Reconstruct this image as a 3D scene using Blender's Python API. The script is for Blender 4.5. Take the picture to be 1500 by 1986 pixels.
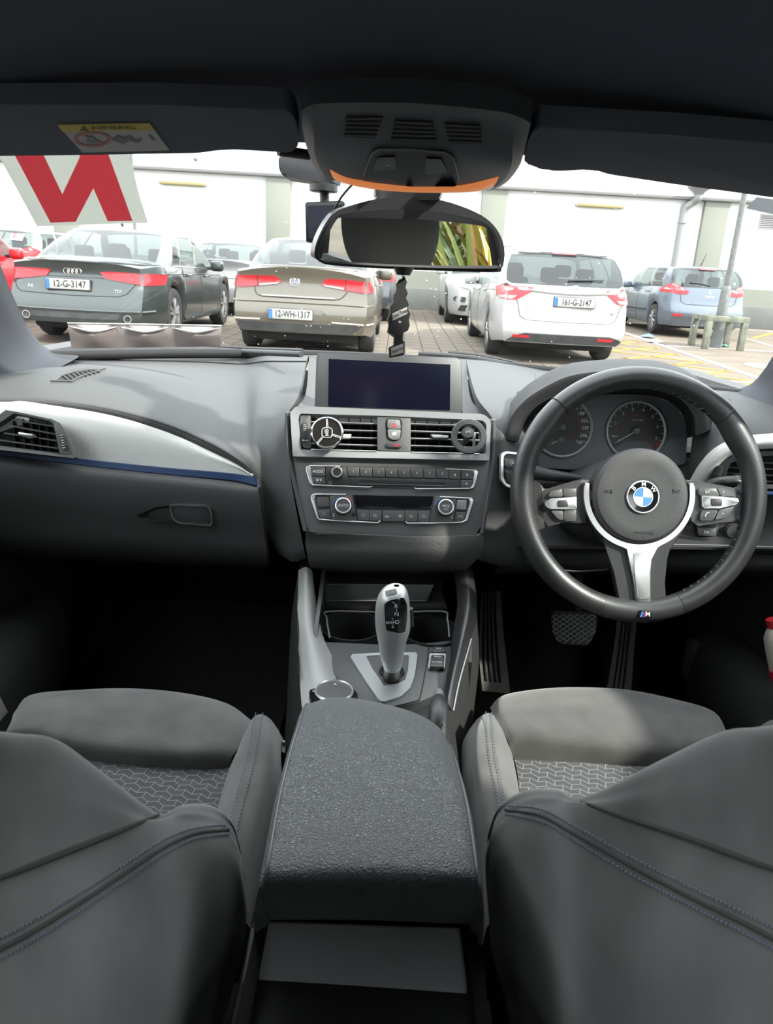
import bpy, bmesh, math, random
from mathutils import Vector, Matrix
from mathutils.bvhtree import BVHTree
random.seed(7)
for o in list(bpy.data.objects): bpy.data.objects.remove(o)
SC = bpy.context.scene
COL = SC.collection
V = Vector
# ------------------------------------------------------------------ camera
CAMZ = 1.14
FPX = 26.0/36.0*1986.0
PITCH, ROLL = math.radians(18.5), math.radians(3.2)
CAM = V((0, 0, CAMZ))
_f = V((0, math.cos(PITCH), -math.sin(PITCH)))
_u0 = V((0, math.sin(PITCH), math.cos(PITCH)))
_r = V((1, 0, 0))*math.cos(ROLL) + _u0*math.sin(ROLL)
_u = V((1, 0, 0))*(-math.sin(ROLL)) + _u0*math.cos(ROLL)
cam_d = bpy.data.cameras.new('camera')
cam_d.sensor_fit = 'VERTICAL'; cam_d.sensor_height = 36; cam_d.sensor_width = 36; cam_d.lens = 26
cam_d.clip_start = .02; cam_d.clip_end = 400
cam_o = bpy.data.objects.new('camera', cam_d); COL.objects.link(cam_o)
m3 = Matrix((_r, _u, -_f)).transposed()
cam_o.matrix_world = Matrix.Translation(CAM) @ m3.to_4x4()
SC.camera = cam_o
cam_d.dof.use_dof = True; cam_d.dof.focus_distance = 1.3; cam_d.dof.aperture_fstop = 16.0
# ------------------------------------------------------------------ world, sun, exposure
w = bpy.data.worlds.new('sky'); SC.world = w; w.use_nodes = True
bg = w.node_tree.nodes['Background']
bg.inputs['Color'].default_value = (.93, .965, 1.0, 1); bg.inputs['Strength'].default_value = 3.6
sun_d = bpy.data.lights.new('sun', 'SUN'); sun_d.energy = 6.0; sun_d.angle = math.radians(2.5); sun_d.color = (1, .95, .86)
sun_o = bpy.data.objects.new('sun', sun_d); COL.objects.link(sun_o)
SUNDIR = V((.80, -.42, .80)).normalized()
sun_o.rotation_euler = SUNDIR.to_track_quat('Z', 'Y').to_euler()
sun_o.location = (8, -6, 12)
vs = SC.view_settings
vs.view_transform = 'Standard'; vs.look = 'None'; vs.gamma = 1; vs.use_curve_mapping = False; vs.exposure = 0.7

# ------------------------------------------------------------------ measuring helpers
def ray(px, py): return _f + _r*((px-750)/FPX) - _u*((py-993)/FPX)
def PY(px, py, Y):
    d = ray(px, py); return CAM + d*(Y/d.y)
def PZ(px, py, z):
    d = ray(px, py); return CAM + d*((z-CAMZ)/d.z)
def PX(px, py, X):
    d = ray(px, py); return CAM + d*(X/d.x)
class Plane:
    """a real plane through three points; pt() gives the point of it behind a measured position"""
    def __init__(s, a, b, c):
        s.o = V(a); s.u = (V(b)-V(a)).normalized()
        s.n = s.u.cross(V(c)-V(a)).normalized()
        if s.n.dot(CAM-s.o) < 0: s.n = -s.n
        s.v = s.n.cross(s.u).normalized()
    def pt(s, px, py, h=0.0):
        d = ray(px, py); o = s.o+s.n*h
        return CAM + d*((o-CAM).dot(s.n)/d.dot(s.n))
    def pts(s, L, h=0.0): return [s.pt(x, y, h) for x, y in L]
    def sc(s, px, py):   # metres per photo pixel here
        return (s.pt(px, py)-CAM).dot(_f)/FPX
# ------------------------------------------------------------------ materials
MATS = {}
def mat(name, col=(.5,.5,.5), rough=.5, metal=0., spec=.5, coat=0., bump=None, bscale=200., bstr=.2, var=0., vscale=8., emit=None, estr=0., sheen=0., alpha=None, btype='noise'):
    if name in MATS: return MATS[name]
    m = bpy.data.materials.new(name); m.use_nodes = True
    nt = m.node_tree; b = nt.nodes['Principled BSDF']
    b.inputs['Base Color'].default_value = (*col, 1); b.inputs['Roughness'].default_value = rough
    b.inputs['Metallic'].default_value = metal; b.inputs['Specular IOR Level'].default_value = spec
    b.inputs['Coat Weight'].default_value = coat; b.inputs['Coat Roughness'].default_value = .05
    if sheen:
        b.inputs['Sheen Weight'].default_value = sheen; b.inputs['Sheen Roughness'].default_value = .5
    if emit:
        b.inputs['Emission Color'].default_value = (*emit, 1); b.inputs['Emission Strength'].default_value = estr
    tc = nt.nodes.new('ShaderNodeTexCoord')
    if bump:
        if btype == 'voronoi':
            t = nt.nodes.new('ShaderNodeTexVoronoi'); t.feature = 'DISTANCE_TO_EDGE'; t.inputs['Scale'].default_value = bscale
            out = t.outputs['Distance']
            nz = nt.nodes.new('ShaderNodeTexNoise'); nz.inputs['Scale'].default_value = bscale*.4
            ad = nt.nodes.new('ShaderNodeVectorMath'); ad.operation = 'MULTIPLY_ADD'
            ad.inputs[1].default_value = (.006,)*3
            nt.links.new(tc.outputs['Object'], nz.inputs['Vector']); nt.links.new(nz.outputs['Color'], ad.inputs[0]); nt.links.new(tc.outputs['Object'], ad.inputs[2])
            nt.links.new(ad.outputs[0], t.inputs['Vector'])
            mr = nt.nodes.new('ShaderNodeMapRange'); mr.inputs['From Max'].default_value = .25
            nt.links.new(out, mr.inputs['Value']); out = mr.outputs['Result']
        else:
            t = nt.nodes.new('ShaderNodeTexNoise'); t.inputs['Scale'].default_value = bscale; t.inputs['Detail'].default_value = 3
            out = t.outputs['Fac']; nt.links.new(tc.outputs['Object'], t.inputs['Vector'])
        bp = nt.nodes.new('ShaderNodeBump'); bp.inputs['Strength'].default_value = bstr; bp.inputs['Distance'].default_value = bump
        nt.links.new(out, bp.inputs['Height']); nt.links.new(bp.outputs['Normal'], b.inputs['Normal'])
    if var:
        n2 = nt.nodes.new('ShaderNodeTexNoise'); n2.inputs['Scale'].default_value = vscale; n2.inputs['Detail'].default_value = 6
        nt.links.new(tc.outputs['Object'], n2.inputs['Vector'])
        mx = nt.nodes.new('ShaderNodeMix'); mx.data_type = 'RGBA'
        mx.inputs['A'].default_value = (*[c*(1-var) for c in col], 1); mx.inputs['B'].default_value = (*[min(1, c*(1+var)) for c in col], 1)
        cr = nt.nodes.new('ShaderNodeMapRange'); cr.inputs['From Min'].default_value = .3; cr.inputs['From Max'].default_value = .7
        nt.links.new(n2.outputs['Fac'], cr.inputs['Value']); nt.links.new(cr.outputs['Result'], mx.inputs['Factor'])
        nt.links.new(mx.outputs['Result'], b.inputs['Base Color'])
    MATS[name] = m
    return m
def glass_mat(name, tint, gloss=.06, dust=0., rough=.0):
    """thin pane: clear, tinted, with a faint reflection and, if asked, dust specks"""
    m = bpy.data.materials.new(name); m.use_nodes = True; nt = m.node_tree; nt.nodes.clear()
    out = nt.nodes.new('ShaderNodeOutputMaterial')
    tr = nt.nodes.new('ShaderNodeBsdfTransparent'); tr.inputs['Color'].default_value = (*tint, 1)
    gl = nt.nodes.new('ShaderNodeBsdfGlossy'); gl.inputs['Roughness'].default_value = rough
    fr = nt.nodes.new('ShaderNodeLayerWeight'); fr.inputs['Blend'].default_value = .25
    mr = nt.nodes.new('ShaderNodeMapRange'); mr.inputs['To Min'].default_value = gloss*.5; mr.inputs['To Max'].default_value = min(1, gloss*6)
    mx = nt.nodes.new('ShaderNodeMixShader')
    nt.links.new(fr.outputs['Fresnel'], mr.inputs['Value']); nt.links.new(mr.outputs['Result'], mx.inputs['Fac'])
    nt.links.new(tr.outputs[0], mx.inputs[1]); nt.links.new(gl.outputs[0], mx.inputs[2])
    last = mx
    if dust:
        tc = nt.nodes.new('ShaderNodeTexCoord')
        df = nt.nodes.new('ShaderNodeBsdfTranslucent'); df.inputs['Color'].default_value = (.9, .9, .88, 1)
        vo = nt.nodes.new('ShaderNodeTexVoronoi'); vo.inputs['Scale'].default_value = 105
        nt.links.new(tc.outputs['Object'], vo.inputs['Vector'])
        cmp_ = nt.nodes.new('ShaderNodeMath'); cmp_.operation = 'LESS_THAN'; cmp_.inputs[1].default_value = .16
        sc_ = nt.nodes.new('ShaderNodeSeparateColor'); nt.links.new(vo.outputs['Color'], sc_.inputs[0])
        g_ = nt.nodes.new('ShaderNodeMath'); g_.operation = 'GREATER_THAN'; g_.inputs[1].default_value = .80; nt.links.new(sc_.outputs[0], g_.inputs[0])
        sz = nt.nodes.new('ShaderNodeMath'); sz.operation = 'DIVIDE'; nt.links.new(vo.outputs['Distance'], sz.inputs[0]); nt.links.new(sc_.outputs[1], sz.inputs[1])
        nt.links.new(sz.outputs[0], cmp_.inputs[0])
        nz = nt.nodes.new('ShaderNodeTexNoise'); nz.inputs['Scale'].default_value = 3.3
        nt.links.new(tc.outputs['Object'], nz.inputs['Vector'])
        c2 = nt.nodes.new('ShaderNodeMapRange'); c2.inputs['From Min'].default_value = .44; c2.inputs['From Max'].default_value = .62; c2.inputs['To Max'].default_value = .75
        nt.links.new(nz.outputs['Fac'], c2.inputs['Value'])
        mu = nt.nodes.new('ShaderNodeMath'); mu.operation = 'MULTIPLY'
        m0 = nt.nodes.new('ShaderNodeMath'); m0.operation = 'MULTIPLY'; nt.links.new(cmp_.outputs[0], m0.inputs[0]); nt.links.new(g_.outputs[0], m0.inputs[1]); nt.links.new(m0.outputs[0], mu.inputs[0]); nt.links.new(c2.outputs['Result'], mu.inputs[1])
        ad = nt.nodes.new('ShaderNodeMath'); ad.operation = 'ADD'; ad.inputs[1].default_value = dust
        nt.links.new(mu.outputs[0], ad.inputs[0])
        m2 = nt.nodes.new('ShaderNodeMixShader')
        nt.links.new(ad.outputs[0], m2.inputs['Fac']); nt.links.new(mx.outputs[0], m2.inputs[1]); nt.links.new(df.outputs[0], m2.inputs[2])
        last = m2
    nt.links.new(last.outputs[0], out.inputs['Surface'])
    MATS[name] = m
    return m
# ------------------------------------------------------------------ object helpers
def finish(me, smooth=40):
    if smooth:
        me.shade_smooth(); me.set_sharp_from_angle(angle=math.radians(smooth))
def obj(name, me, m, parent=None, smooth=40):
    if isinstance(me, bmesh.types.BMesh):
        bm = me; me = bpy.data.meshes.new(name); bm.to_mesh(me); bm.free()
    finish(me, smooth)
    o = bpy.data.objects.new(name, me); COL.objects.link(o)
    if m is not None:
        me.materials.clear(); me.materials.append(m)
    if parent is not None:
        o.parent = parent
        if parent.type == 'EMPTY' and parent.get('_w'): o.matrix_parent_inverse = Matrix.Translation(-V(parent.location))
    return o
def thing(name, label, cat, loc=(0,0,0), group=None):
    o = bpy.data.objects.new(name, None); COL.objects.link(o); o.location = loc; o.empty_display_size = .05
    o['label'] = label; o['category'] = cat; o['_w'] = 1
    if group: o['group'] = group
    return o
def tag(o, label, cat, group=None, kind=None):
    o['label'] = label; o['category'] = cat
    if group: o['group'] = group
    if kind: o['kind'] = kind
    return o
def struct(o, label=None):
    o['kind'] = 'structure'
    if label: o['label'] = label
    return o
def mesh(name, vs_, fs):
    me = bpy.data.meshes.new(name); me.from_pydata([tuple(v) for v in vs_], [], fs); me.update(); return me
def weld(bm, d=1e-5): bmesh.ops.remove_doubles(bm, verts=bm.verts, dist=d)
def cr(p0, p1, p2, p3, t):
    t2 = t*t; t3 = t2*t
    return (p1*2 + (p2-p0)*t + (p0*2-p1*5+p2*4-p3)*t2 + (p1*3-p0-p2*3+p3)*t3)*.5
def spline(P, n, closed=False):
    out = []; N = len(P)
    segs = N if closed else N-1
    for i in range(segs):
        if closed: a, b, c, d = P[(i-1)%N], P[i], P[(i+1)%N], P[(i+2)%N]
        else:
            b, c = P[i], P[i+1]
            a = P[i-1] if i > 0 else b+(b-c); d = P[i+2] if i+2 < N else c+(c-b)
        for k in range(n): out.append(cr(a, b, c, d, k/n))
    if not closed: out.append(P[-1].copy() if hasattr(P[-1], 'copy') else P[-1])
    return out
def loft(rows, nu=4, nv=4, cu=False, cv=False):
    """smooth surface through rows of points; nu along a row, nv between rows"""
    R = [spline([V(p) for p in r], nu, cu) for r in rows]
    M = len(R[0]); cols = [spline([R[i][j] for i in range(len(R))], nv, cv) for j in range(M)]
    K = len(cols[0]); vs_ = [cols[j][k] for k in range(K) for j in range(M)]
    fs = []
    for k in range(K if cv else K-1):
        for j in range(M if cu else M-1):
            k2, j2 = (k+1)%K, (j+1)%M
            fs.append((k*M+j, k*M+j2, k2*M+j2, k2*M+j))
    return vs_, fs
def solid(vs_, fs, off):
    """give an open surface a thickness: every vertex pushed by the vector (or function) off"""
    bm = bmesh.new(); bv = [bm.verts.new(v) for v in vs_]
    for f in fs:
        try: bm.faces.new([bv[i] for i in f])
        except ValueError: pass
    weld(bm, 1e-6)
    r = bmesh.ops.extrude_face_region(bm, geom=list(bm.faces))
    nv = [g for g in r['geom'] if isinstance(g, bmesh.types.BMVert)]
    for v in nv: v.co += V(off)
    bmesh.ops.recalc_face_normals(bm, faces=bm.faces)
    return bm
def surf(name, rows, m, parent=None, nu=4, nv=4, off=None, smooth=50, cu=False, cv=False):
    vs_, fs = loft(rows, nu, nv, cu, cv)
    if off is not None: return obj(name, solid(vs_, fs, off), m, parent, smooth)
    return obj(name, mesh(name, vs_, fs), m, parent, smooth)
def plate_bm(pts, n, t, bev=0., seg=2):
    """flat piece: outline pts is its front face, t its depth behind that face"""
    bm = bmesh.new(); n = V(n).normalized()
    a = [bm.verts.new(p) for p in pts]; b = [bm.verts.new(V(p)-n*t) for p in pts]
    f = bm.faces.new(a); bm.faces.new(b[::-1])
    N = len(a)
    for i in range(N): bm.faces.new((a[i], b[i], b[(i+1)%N], a[(i+1)%N]))
    if bev:
        bmesh.ops.bevel(bm, geom=list(f.edges), offset=bev, segments=seg, affect='EDGES', profile=.5, clamp_overlap=True)
    bmesh.ops.recalc_face_normals(bm, faces=bm.faces)
    return bm
def plate(name, pts, n, t, m, parent=None, bev=0., seg=2, smooth=35): return obj(name, plate_bm(pts, n, t, bev, seg), m, parent, smooth)
def ring_bm(outer, inner, n, t, t2=None):
    bm = bmesh.new(); n = V(n).normalized(); N = len(outer)
    a = [bm.verts.new(p) for p in outer]; b = [bm.verts.new(p) for p in inner]
    c = [bm.verts.new(V(p)-n*t) for p in outer]; d = [bm.verts.new(V(p)-n*(t2 or t)) for p in inner]
    for i in range(N):
        j = (i+1)%N
        bm.faces.new((a[i], a[j], b[j], b[i])); bm.faces.new((c[i], c[j], a[j], a[i]))
        bm.faces.new((b[i], b[j], d[j], d[i])); bm.faces.new((d[i], d[j], c[j], c[i]))
    bmesh.ops.recalc_face_normals(bm, faces=bm.faces)
    return bm
def ring(name, outer, inner, n, t, m, parent=None): return obj(name, ring_bm(outer, inner, n, t), m, parent, 35)
def rpoly(P, r, k=4):
    """round the corners of a 2-D outline"""
    out = []; N = len(P)
    for i in range(N):
        p0, p, p1 = V((*P[i-1], 0)), V((*P[i], 0)), V((*P[(i+1)%N], 0))
        rr = r[i] if isinstance(r, (list, tuple)) else r
        a = p+(p0-p).normalized()*min(rr, (p0-p).length*.48); b = p+(p1-p).normalized()*min(rr, (p1-p).length*.48)
        for j in range(k+1):
            t = j/k; q = a*(1-t)**2+p*2*t*(1-t)+b*t*t; out.append((q.x, q.y))
    return out
def circ(cx, cy, r, n=32, ry=None, a0=0):
    return [(cx+r*math.cos(a0+2*math.pi*i/n), cy+(ry or r)*math.sin(a0+2*math.pi*i/n)) for i in range(n)]
def tube_bm(path, rad, seg=10, closed=False, bm=None, flat=1.0):
    bm = bm or bmesh.new(); P = [V(p) for p in path]; N = len(P); rings = []
    ref = None
    for i in range(N):
        t = (P[(i+1)%N]-P[i-1]) if closed else (P[min(i+1, N-1)]-P[max(i-1, 0)])
        t.normalize()
        if ref is None: ref = t.orthogonal().normalized()
        ref = (ref - t*ref.dot(t)).normalized(); s = t.cross(ref)
        r = rad(i/(N-1)) if callable(rad) else (rad[i] if isinstance(rad, (list, tuple)) else rad)
        rings.append([bm.verts.new(P[i]+(ref*math.cos(a)+s*math.sin(a)*flat)*r) for a in [2*math.pi*k/seg for k in range(seg)]])
    for i in range(N if closed else N-1):
        A, B = rings[i], rings[(i+1)%N]
        for k in range(seg): bm.faces.new((A[k], A[(k+1)%seg], B[(k+1)%seg], B[k]))
    if not closed:
        bm.faces.new(rings[0][::-1]); bm.faces.new(rings[-1])
    bmesh.ops.recalc_face_normals(bm, faces=bm.faces)
    return bm
def tube(name, path, rad, m, parent=None, seg=10, closed=False, smooth=50): return obj(name, tube_bm(path, rad, seg, closed), m, parent, smooth)
def lathe_bm(prof, o, ax, n=32, bm=None, cap=True):
    """prof: (radius, height) pairs turned about axis ax through o"""
    bm = bm or bmesh.new(); ax = V(ax).normalized(); e = ax.orthogonal().normalized(); g = ax.cross(e); o = V(o)
    rings = [[bm.verts.new(o+ax*h+(e*math.cos(2*math.pi*k/n)+g*math.sin(2*math.pi*k/n))*max(r, 1e-5)) for k in range(n)] for r, h in prof]
    for A, B in zip(rings, rings[1:]):
        for k in range(n): bm.faces.new((A[k], A[(k+1)%n], B[(k+1)%n], B[k]))
    if cap:
        bm.faces.new(rings[0][::-1]); bm.faces.new(rings[-1])
    bmesh.ops.recalc_face_normals(bm, faces=bm.faces)
    return bm
def lathe(name, prof, o, ax, m, parent=None, n=32, smooth=35, cap=True): return obj(name, lathe_bm(prof, o, ax, n, cap=cap), m, parent, smooth)
def box_bm(lo, hi, bev=0., seg=2, bm=None):
    bm2 = bmesh.new(); lo, hi = V(lo), V(hi)
    bmesh.ops.create_cube(bm2, size=1)
    for v in bm2.verts: v.co = V([lo[i] if v.co[i] < 0 else hi[i] for i in range(3)])
    if bev: bmesh.ops.bevel(bm2, geom=list(bm2.edges), offset=bev, segments=seg, affect='EDGES', profile=.5, clamp_overlap=True)
    return bm2
def box(name, lo, hi, m, parent=None, bev=0., seg=2): return obj(name, box_bm(lo, hi, bev, seg), m, parent, 35)
_txt = {}
def text(name, s, o, u, v, h, m, parent=None, ext=.0002, align='CENTER', squash=1.0):
    """raised lettering: o middle of the line, u reading direction, v up, h letter height"""
    if s not in _txt:
        c = bpy.data.curves.new('lettering', 'FONT'); c.body = s; c.align_x = 'CENTER'; c.align_y = 'CENTER'; c.resolution_u = 3; c.offset = .012
        to = bpy.data.objects.new('lettering', c); COL.objects.link(to)
        bpy.context.view_layer.update()
        me = bpy.data.meshes.new_from_object(to.evaluated_get(bpy.context.evaluated_depsgraph_get()))
        bpy.data.objects.remove(to); _txt[s] = me
    src = _txt[s]; n = V(u).cross(V(v)).normalized()
    k = h/.7
    me = bpy.data.meshes.new(name)
    vv = [tuple(V(o)+V(u)*q.co.x*k*squash+V(v)*q.co.y*k+n*ext) for q in src.vertices]
    me.from_pydata(vv, [], [tuple(p.vertices) for p in src.polygons]); me.update()
    return obj(name, me, m, parent, 0)
def ptext(name, s, pl, px, py, hpx, m, parent=None, h=.0, rot=0, squash=1.0):
    k = pl.sc(px, py); u, v = pl.u, pl.v
    if rot:
        a = math.radians(rot); u, v = u*math.cos(a)+v*math.sin(a), v*math.cos(a)-u*math.sin(a)
    return text(name, s, pl.pt(px, py, h), u, v, hpx*k, m, parent, ext=.0004, squash=squash)
# ================================================================== OUTSIDE
def lerp(a, b, t): return a+(b-a)*t
def pw(L, x):
    """piecewise-linear lookup"""
    if x <= L[0][0]: return L[0][1]
    for (a, b), (c, d) in zip(L, L[1:]):
        if x <= c: return lerp(b, d, (x-a)/(c-a) if c > a else 0)
    return L[-1][1]
def sm(L, x, r=.06):
    return sum(pw(L, x+k*r) for k in (-1, -.5, 0, .5, 1))/5
rubber = mat('tyre rubber', (.02,.02,.021), .8)
alloy = mat('wheel alloy', (.30,.30,.30), .35, .7)
chromeX = mat('bright chrome trim', (.75,.75,.75), .15, 1.)
blackpl = mat('weathered black bumper plastic', (.035,.037,.038), .6, var=.3)
under = mat('underbody black', (.008,.008,.008), .9)
tail = mat('red tail lamp', (.30,.004,.010), .3, coat=.25)
tail2 = mat('bright red tail lamp band', (.45,.02,.03), .3, coat=.2)
clearl = mat('clear lamp lens', (.36,.32,.29), .12, coat=.8)
platew = mat('number plate white', (.30,.30,.28), .5)
plateb = mat('number plate blue', (.02,.10,.42), .5)
inkb = mat('number plate ink', (.012,.012,.014), .6)
dkseat = mat('dark seat cloth', (.03,.032,.035), .9)
seamm = mat('panel gap black', (.012,.012,.013), .8)
wglass = glass_mat('car window glass', (.62,.70,.68), .12)
wglassd = glass_mat('privacy window glass', (.26,.30,.30), .12)
def paint(name, c, metal=.15, rough=.32): return mat(name, c, rough, metal, coat=.7)

def wheel_parts(root, cx, cy, r, wdt, side, spokes=5):
    ax = V((side, 0, 0)); o = V((cx, cy, r))
    prof = [(r*.60, -wdt/2), (r*.9, -wdt/2), (r, -wdt*.32), (r, wdt*.32), (r*.95, wdt*.46), (r*.80, wdt/2), (r*.66, wdt*.47), (r*.64, wdt*.3), (r*.60, -wdt*.1)]
    t = lathe('wheel', prof, o, ax, rubber, root, 36)
    bm = lathe_bm([(r*.645, wdt*.30), (r*.65, wdt*.44), (r*.60, wdt*.45), (r*.585, wdt*.25)], o, ax, 36, cap=False)
    e, g = V((0,1,0)), V((0,0,1))
    for k in range(spokes):
        for da in ((-.14, .14) if spokes == 5 else (0,)):
            a = 2*math.pi*k/spokes+.3; a2 = a+da*1.4
            d0 = e*math.cos(a)+g*math.sin(a); d1 = e*math.cos(a2)+g*math.sin(a2)
            p0 = o+d0*r*.10+ax*wdt*.40; p1 = o+d1*r*.61+ax*wdt*.36
            tube_bm([p0, (p0+p1)/2+ax*.006, p1], [.022, .019, .024], 6, bm=bm)
    lathe_bm([(r*.17, wdt*.3), (r*.17, wdt*.42), (r*.1, wdt*.45), (.001, wdt*.45)], o, ax, 16, bm=bm)
    obj('rim', bm, alloy, t, 35)
    lathe('brake_disc', [(r*.58, wdt*.05), (r*.58, wdt*.1), (.001, wdt*.1)], o, ax, blackpl, t, 24)
    return t

class Car:
    """one parked car, built in its own frame: x right, y forward from the rear bumper, z up"""
    def __init__(s, name, label, loc, yaw, P, group='cars parked outside the windscreen', category='car'):
        s.P = P; L, W = P['L'], P['W']
        s.root = thing(name, label, category, (*loc, 0), group)
        del s.root['_w']
        s.root.rotation_euler.z = math.radians(yaw)
        s.pm = P['paint']
        ws = P['axles']; rw = P.get('rw', .325); ra = rw+.045
        belt, deck, rp, fp = P['belt'], P['deck'], P['rear'], P['front']
        ys = {0, L}
        for a in [i/18 for i in range(19)]:
            ys.add(.75*a*a); ys.add(L-.95*a*a)
        y = .75
        while y < L-.9: ys.add(y); y += .16
        for c in ws:
            for k in range(13):
                ys.add(c+ra*math.cos(math.pi*k/12)); 
            ys.add(c-ra-.004); ys.add(c+ra+.004)
        ys = sorted(ys); out = [ys[0]]
        for q in ys[1:]:
            if q-out[-1] > .003: out.append(q)
        ys = out; ys[-1] = L
        T = [0, .06, .16, .3, .44, .56, .68, .8, .9, 1.0]
        FW = P.get('fw', [.925, .955, .98, .995, 1.0, .998, .992, .978, .965, .945])
        M = 9
        def half(y):
            k = 1.0
            if y < .75: k -= P.get('rk', .15)*(1-y/.75)**2.4
            if y > L-.95: k -= .26*((y-L+.95)/.95)**2.4
            return W/2*k
        def low(y):
            z = P.get('sill', .21)
            if y < ws[0]-ra: z = lerp(P.get('rlow', .30), z, max(0, y-.1)/(ws[0]-ra)) if y > .1 else P.get('rlow', .30)
            for c in ws:
                d = abs(y-c)
                if d < ra: z = max(z, rw+math.sqrt(max(0, ra*ra-d*d)))
            return z
        def section(y):
            hw = half(y); zl, zb = low(y), sm(belt, y); zd = sm(deck, y)
            side = []
            for t, f in zip(T, FW):
                z = lerp(zl, zb, t); side.append((hw*f, z))
            top = []
            for k in range(M):
                x = hw*.945*(1-2*(k+1)/(M+1)); q = 1-(abs(x)/(hw*.945))**2.5
                top.append((x, lerp(zb, zd, q)+.0))
            pts = [(x, z) for x, z in side] + top + [(-x, z) for x, z in side[::-1]]
            out = []
            for x, z in pts:
                yo = 0
                if y < .8: yo += pw(rp, z)*(1-y/.8)**1.6
                if y > L-.9: yo -= pw(fp, z)*((y-L+.9)/.9)**1.6
                out.append(V((x, y+yo, z)))
            return out
        S = [section(y) for y in ys]; n = len(S[0])
        vs_ = [p for r in S for p in r]; fs = []
        for i in range(len(S)-1):
            for j in range(n-1): fs.append((i*n+j, (i+1)*n+j, (i+1)*n+j+1, i*n+j+1))
        # end caps: rows across between matching side points
        for end, base in ((0, 0), (1, (len(S)-1)*n)):
            rows = []
            nT = len(T)
            for k in range(nT):
                a, b = base+k, base+n-1-k
                row = [a]
                pa, pb = vs_[a], vs_[b]
                for q in range(M):
                    t = (q+1)/(M+1); p = pa.lerp(pb, t); cr_ = P.get('crown', .07)*(1-(2*t-1)**2)
                    p = p.copy(); p.y += -cr_ if end == 0 else cr_*1.8
                    vs_.append(p); row.append(len(vs_)-1)
                row.append(b); rows.append(row)
            # top row is the deck edge itself
            rows.append([base+nT-1]+[base+nT+q for q in range(M)]+[base+n-nT])
            for q in range(M):
                cr_ = P.get('crown', .07)*(1-(2*(q+1)/(M+1)-1)**2); i = base+nT+q
                vs_[i] = vs_[i]+V((0, -cr_ if end == 0 else cr_*1.8, 0))
            for ra_, rb in zip(rows, rows[1:]):
                for q in range(M+1):
                    f = (ra_[q], ra_[q+1], rb[q+1], rb[q])
                    f = tuple(dict.fromkeys(f))
                    if len(f) > 2: fs.append(f if end == 1 else f[::-1])
        bm = bmesh.new(); bv = [bm.verts.new(v) for v in vs_]
        for f in fs:
            try: bm.faces.new([bv[i] for i in f])
            except ValueError: pass
        weld(bm, .0008)
        bmesh.ops.recalc_face_normals(bm, faces=bm.faces)
        s.bv = [v.co.copy() for v in bm.verts]; bm.verts.index_update(); s.bf = [tuple(v.index for v in f.verts) for f in bm.faces]
        obj('body', bm, s.pm, s.root, 55)
        # underbody
        box('underbody', (-W/2+.24, .28, .17), (W/2-.24, L-.35, .72), under, s.root, .05)
        for c in ws:
            for sd in (-1, 1): wheel_parts(s.root, sd*(W/2-.135), c, rw, .215, sd, P.get('spokes', 5))
        s.cabin(P)
        s.tree = BVHTree.FromPolygons([tuple(v) for v in s.bv], s.bf)
    def cabin(s, P):
        C = P['cabin']  # (tag, xb, yb, zb, xt, yt, zt) half ring, rear middle to front middle
        TT = [0, .07, .3, .55, .8, .93, 1.0]; bul = P.get('bulge', .035)
        half_cols = []
        for (tg, xb, yb, zb, xt, yt, zt) in C:
            col = []
            for t in TT:
                x, y, z = lerp(xb, xt, t), lerp(yb, yt, t), lerp(zb, zt, t)
                d = V((x, (y-P['cy'])*.35, 0)); d = d.normalized() if d.length > 1e-6 else V((0,0,0))
                k = math.sin(math.pi*t)*bul
                col.append(V((x, y, z))+V((d.x*k, (-k*.9 if tg == 'rear' else d.y*k), k*.35)))
            half_cols.append((tg, col))
        paint_v, paint_f = [], []
        groups = {}
        def quad(dst, a, b, c, d):
            i = len(dst[0]); dst[0].extend([a, b, c, d]); dst[1].append((i, i+1, i+2, i+3))
        for sd in (1, -1):
            fx = lambda p: V((p.x*sd, p.y, p.z))
            for (tg, A), (_, B) in zip(half_cols, half_cols[1:]):
                for r in range(len(TT)-1):
                    win = tg in ('rear', 'w1', 'w2', 'w3', 'front') and 1 <= r <= len(TT)-3
                    key = tg if tg in ('rear', 'front') else tg+('r' if sd > 0 else 'l')
                    dst = groups.setdefault(key, ([], [])) if win else (paint_v, paint_f)
                    q = [fx(A[r]), fx(B[r]), fx(B[r+1]), fx(A[r+1])]
                    if sd < 0: q = q[::-1]
                    quad(dst, *q)
        # roof
        tops = [c[-1] for _, c in half_cols]; tags = [t for t, _ in half_cols]
        nr = tags.index(next(t for t in tags if t != 'rear'))   # columns 0..nr belong to the rear edge
        nf = tags.index('front') if 'front' in tags else len(tags)-1
        K = nr; rows = []
        rows.append([V((-tops[i].x, tops[i].y, tops[i].z)) for i in range(nr, 0, -1)]+[tops[i] for i in range(0, nr+1)])
        cnt = len(rows[0])
        crown = P.get('crownz', .045)
        for i in range(nr+1, nf+1):
            p = tops[i]; row = []
            wgt = math.sin(math.pi*min(1, max(0, (p.y-tops[0].y)/(tops[-1].y-tops[0].y))))
            for q in range(cnt):
                x = -p.x+2*p.x*q/(cnt-1); row.append(V((x, p.y, p.z+crown*(1-(x/p.x)**2)*max(.55, wgt))))
            rows.append(row)
        fr = tops[nf:]
        p = tops[-1]; row = []
        for q in range(cnt):
            x = -tops[nf].x+2*tops[nf].x*q/(cnt-1); t = abs(x)/tops[nf].x
            row.append(V((x, lerp(p.y, tops[nf].y, t*t), lerp(p.z, tops[nf].z, t*t))))
        rows.append(row)
        for a, b in zip(rows, rows[1:]):
            for q in range(cnt-1): quad((paint_v, paint_f), a[q], a[q+1], b[q+1], b[q])
        bm = bmesh.new(); bv = [bm.verts.new(v) for v in paint_v]
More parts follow.
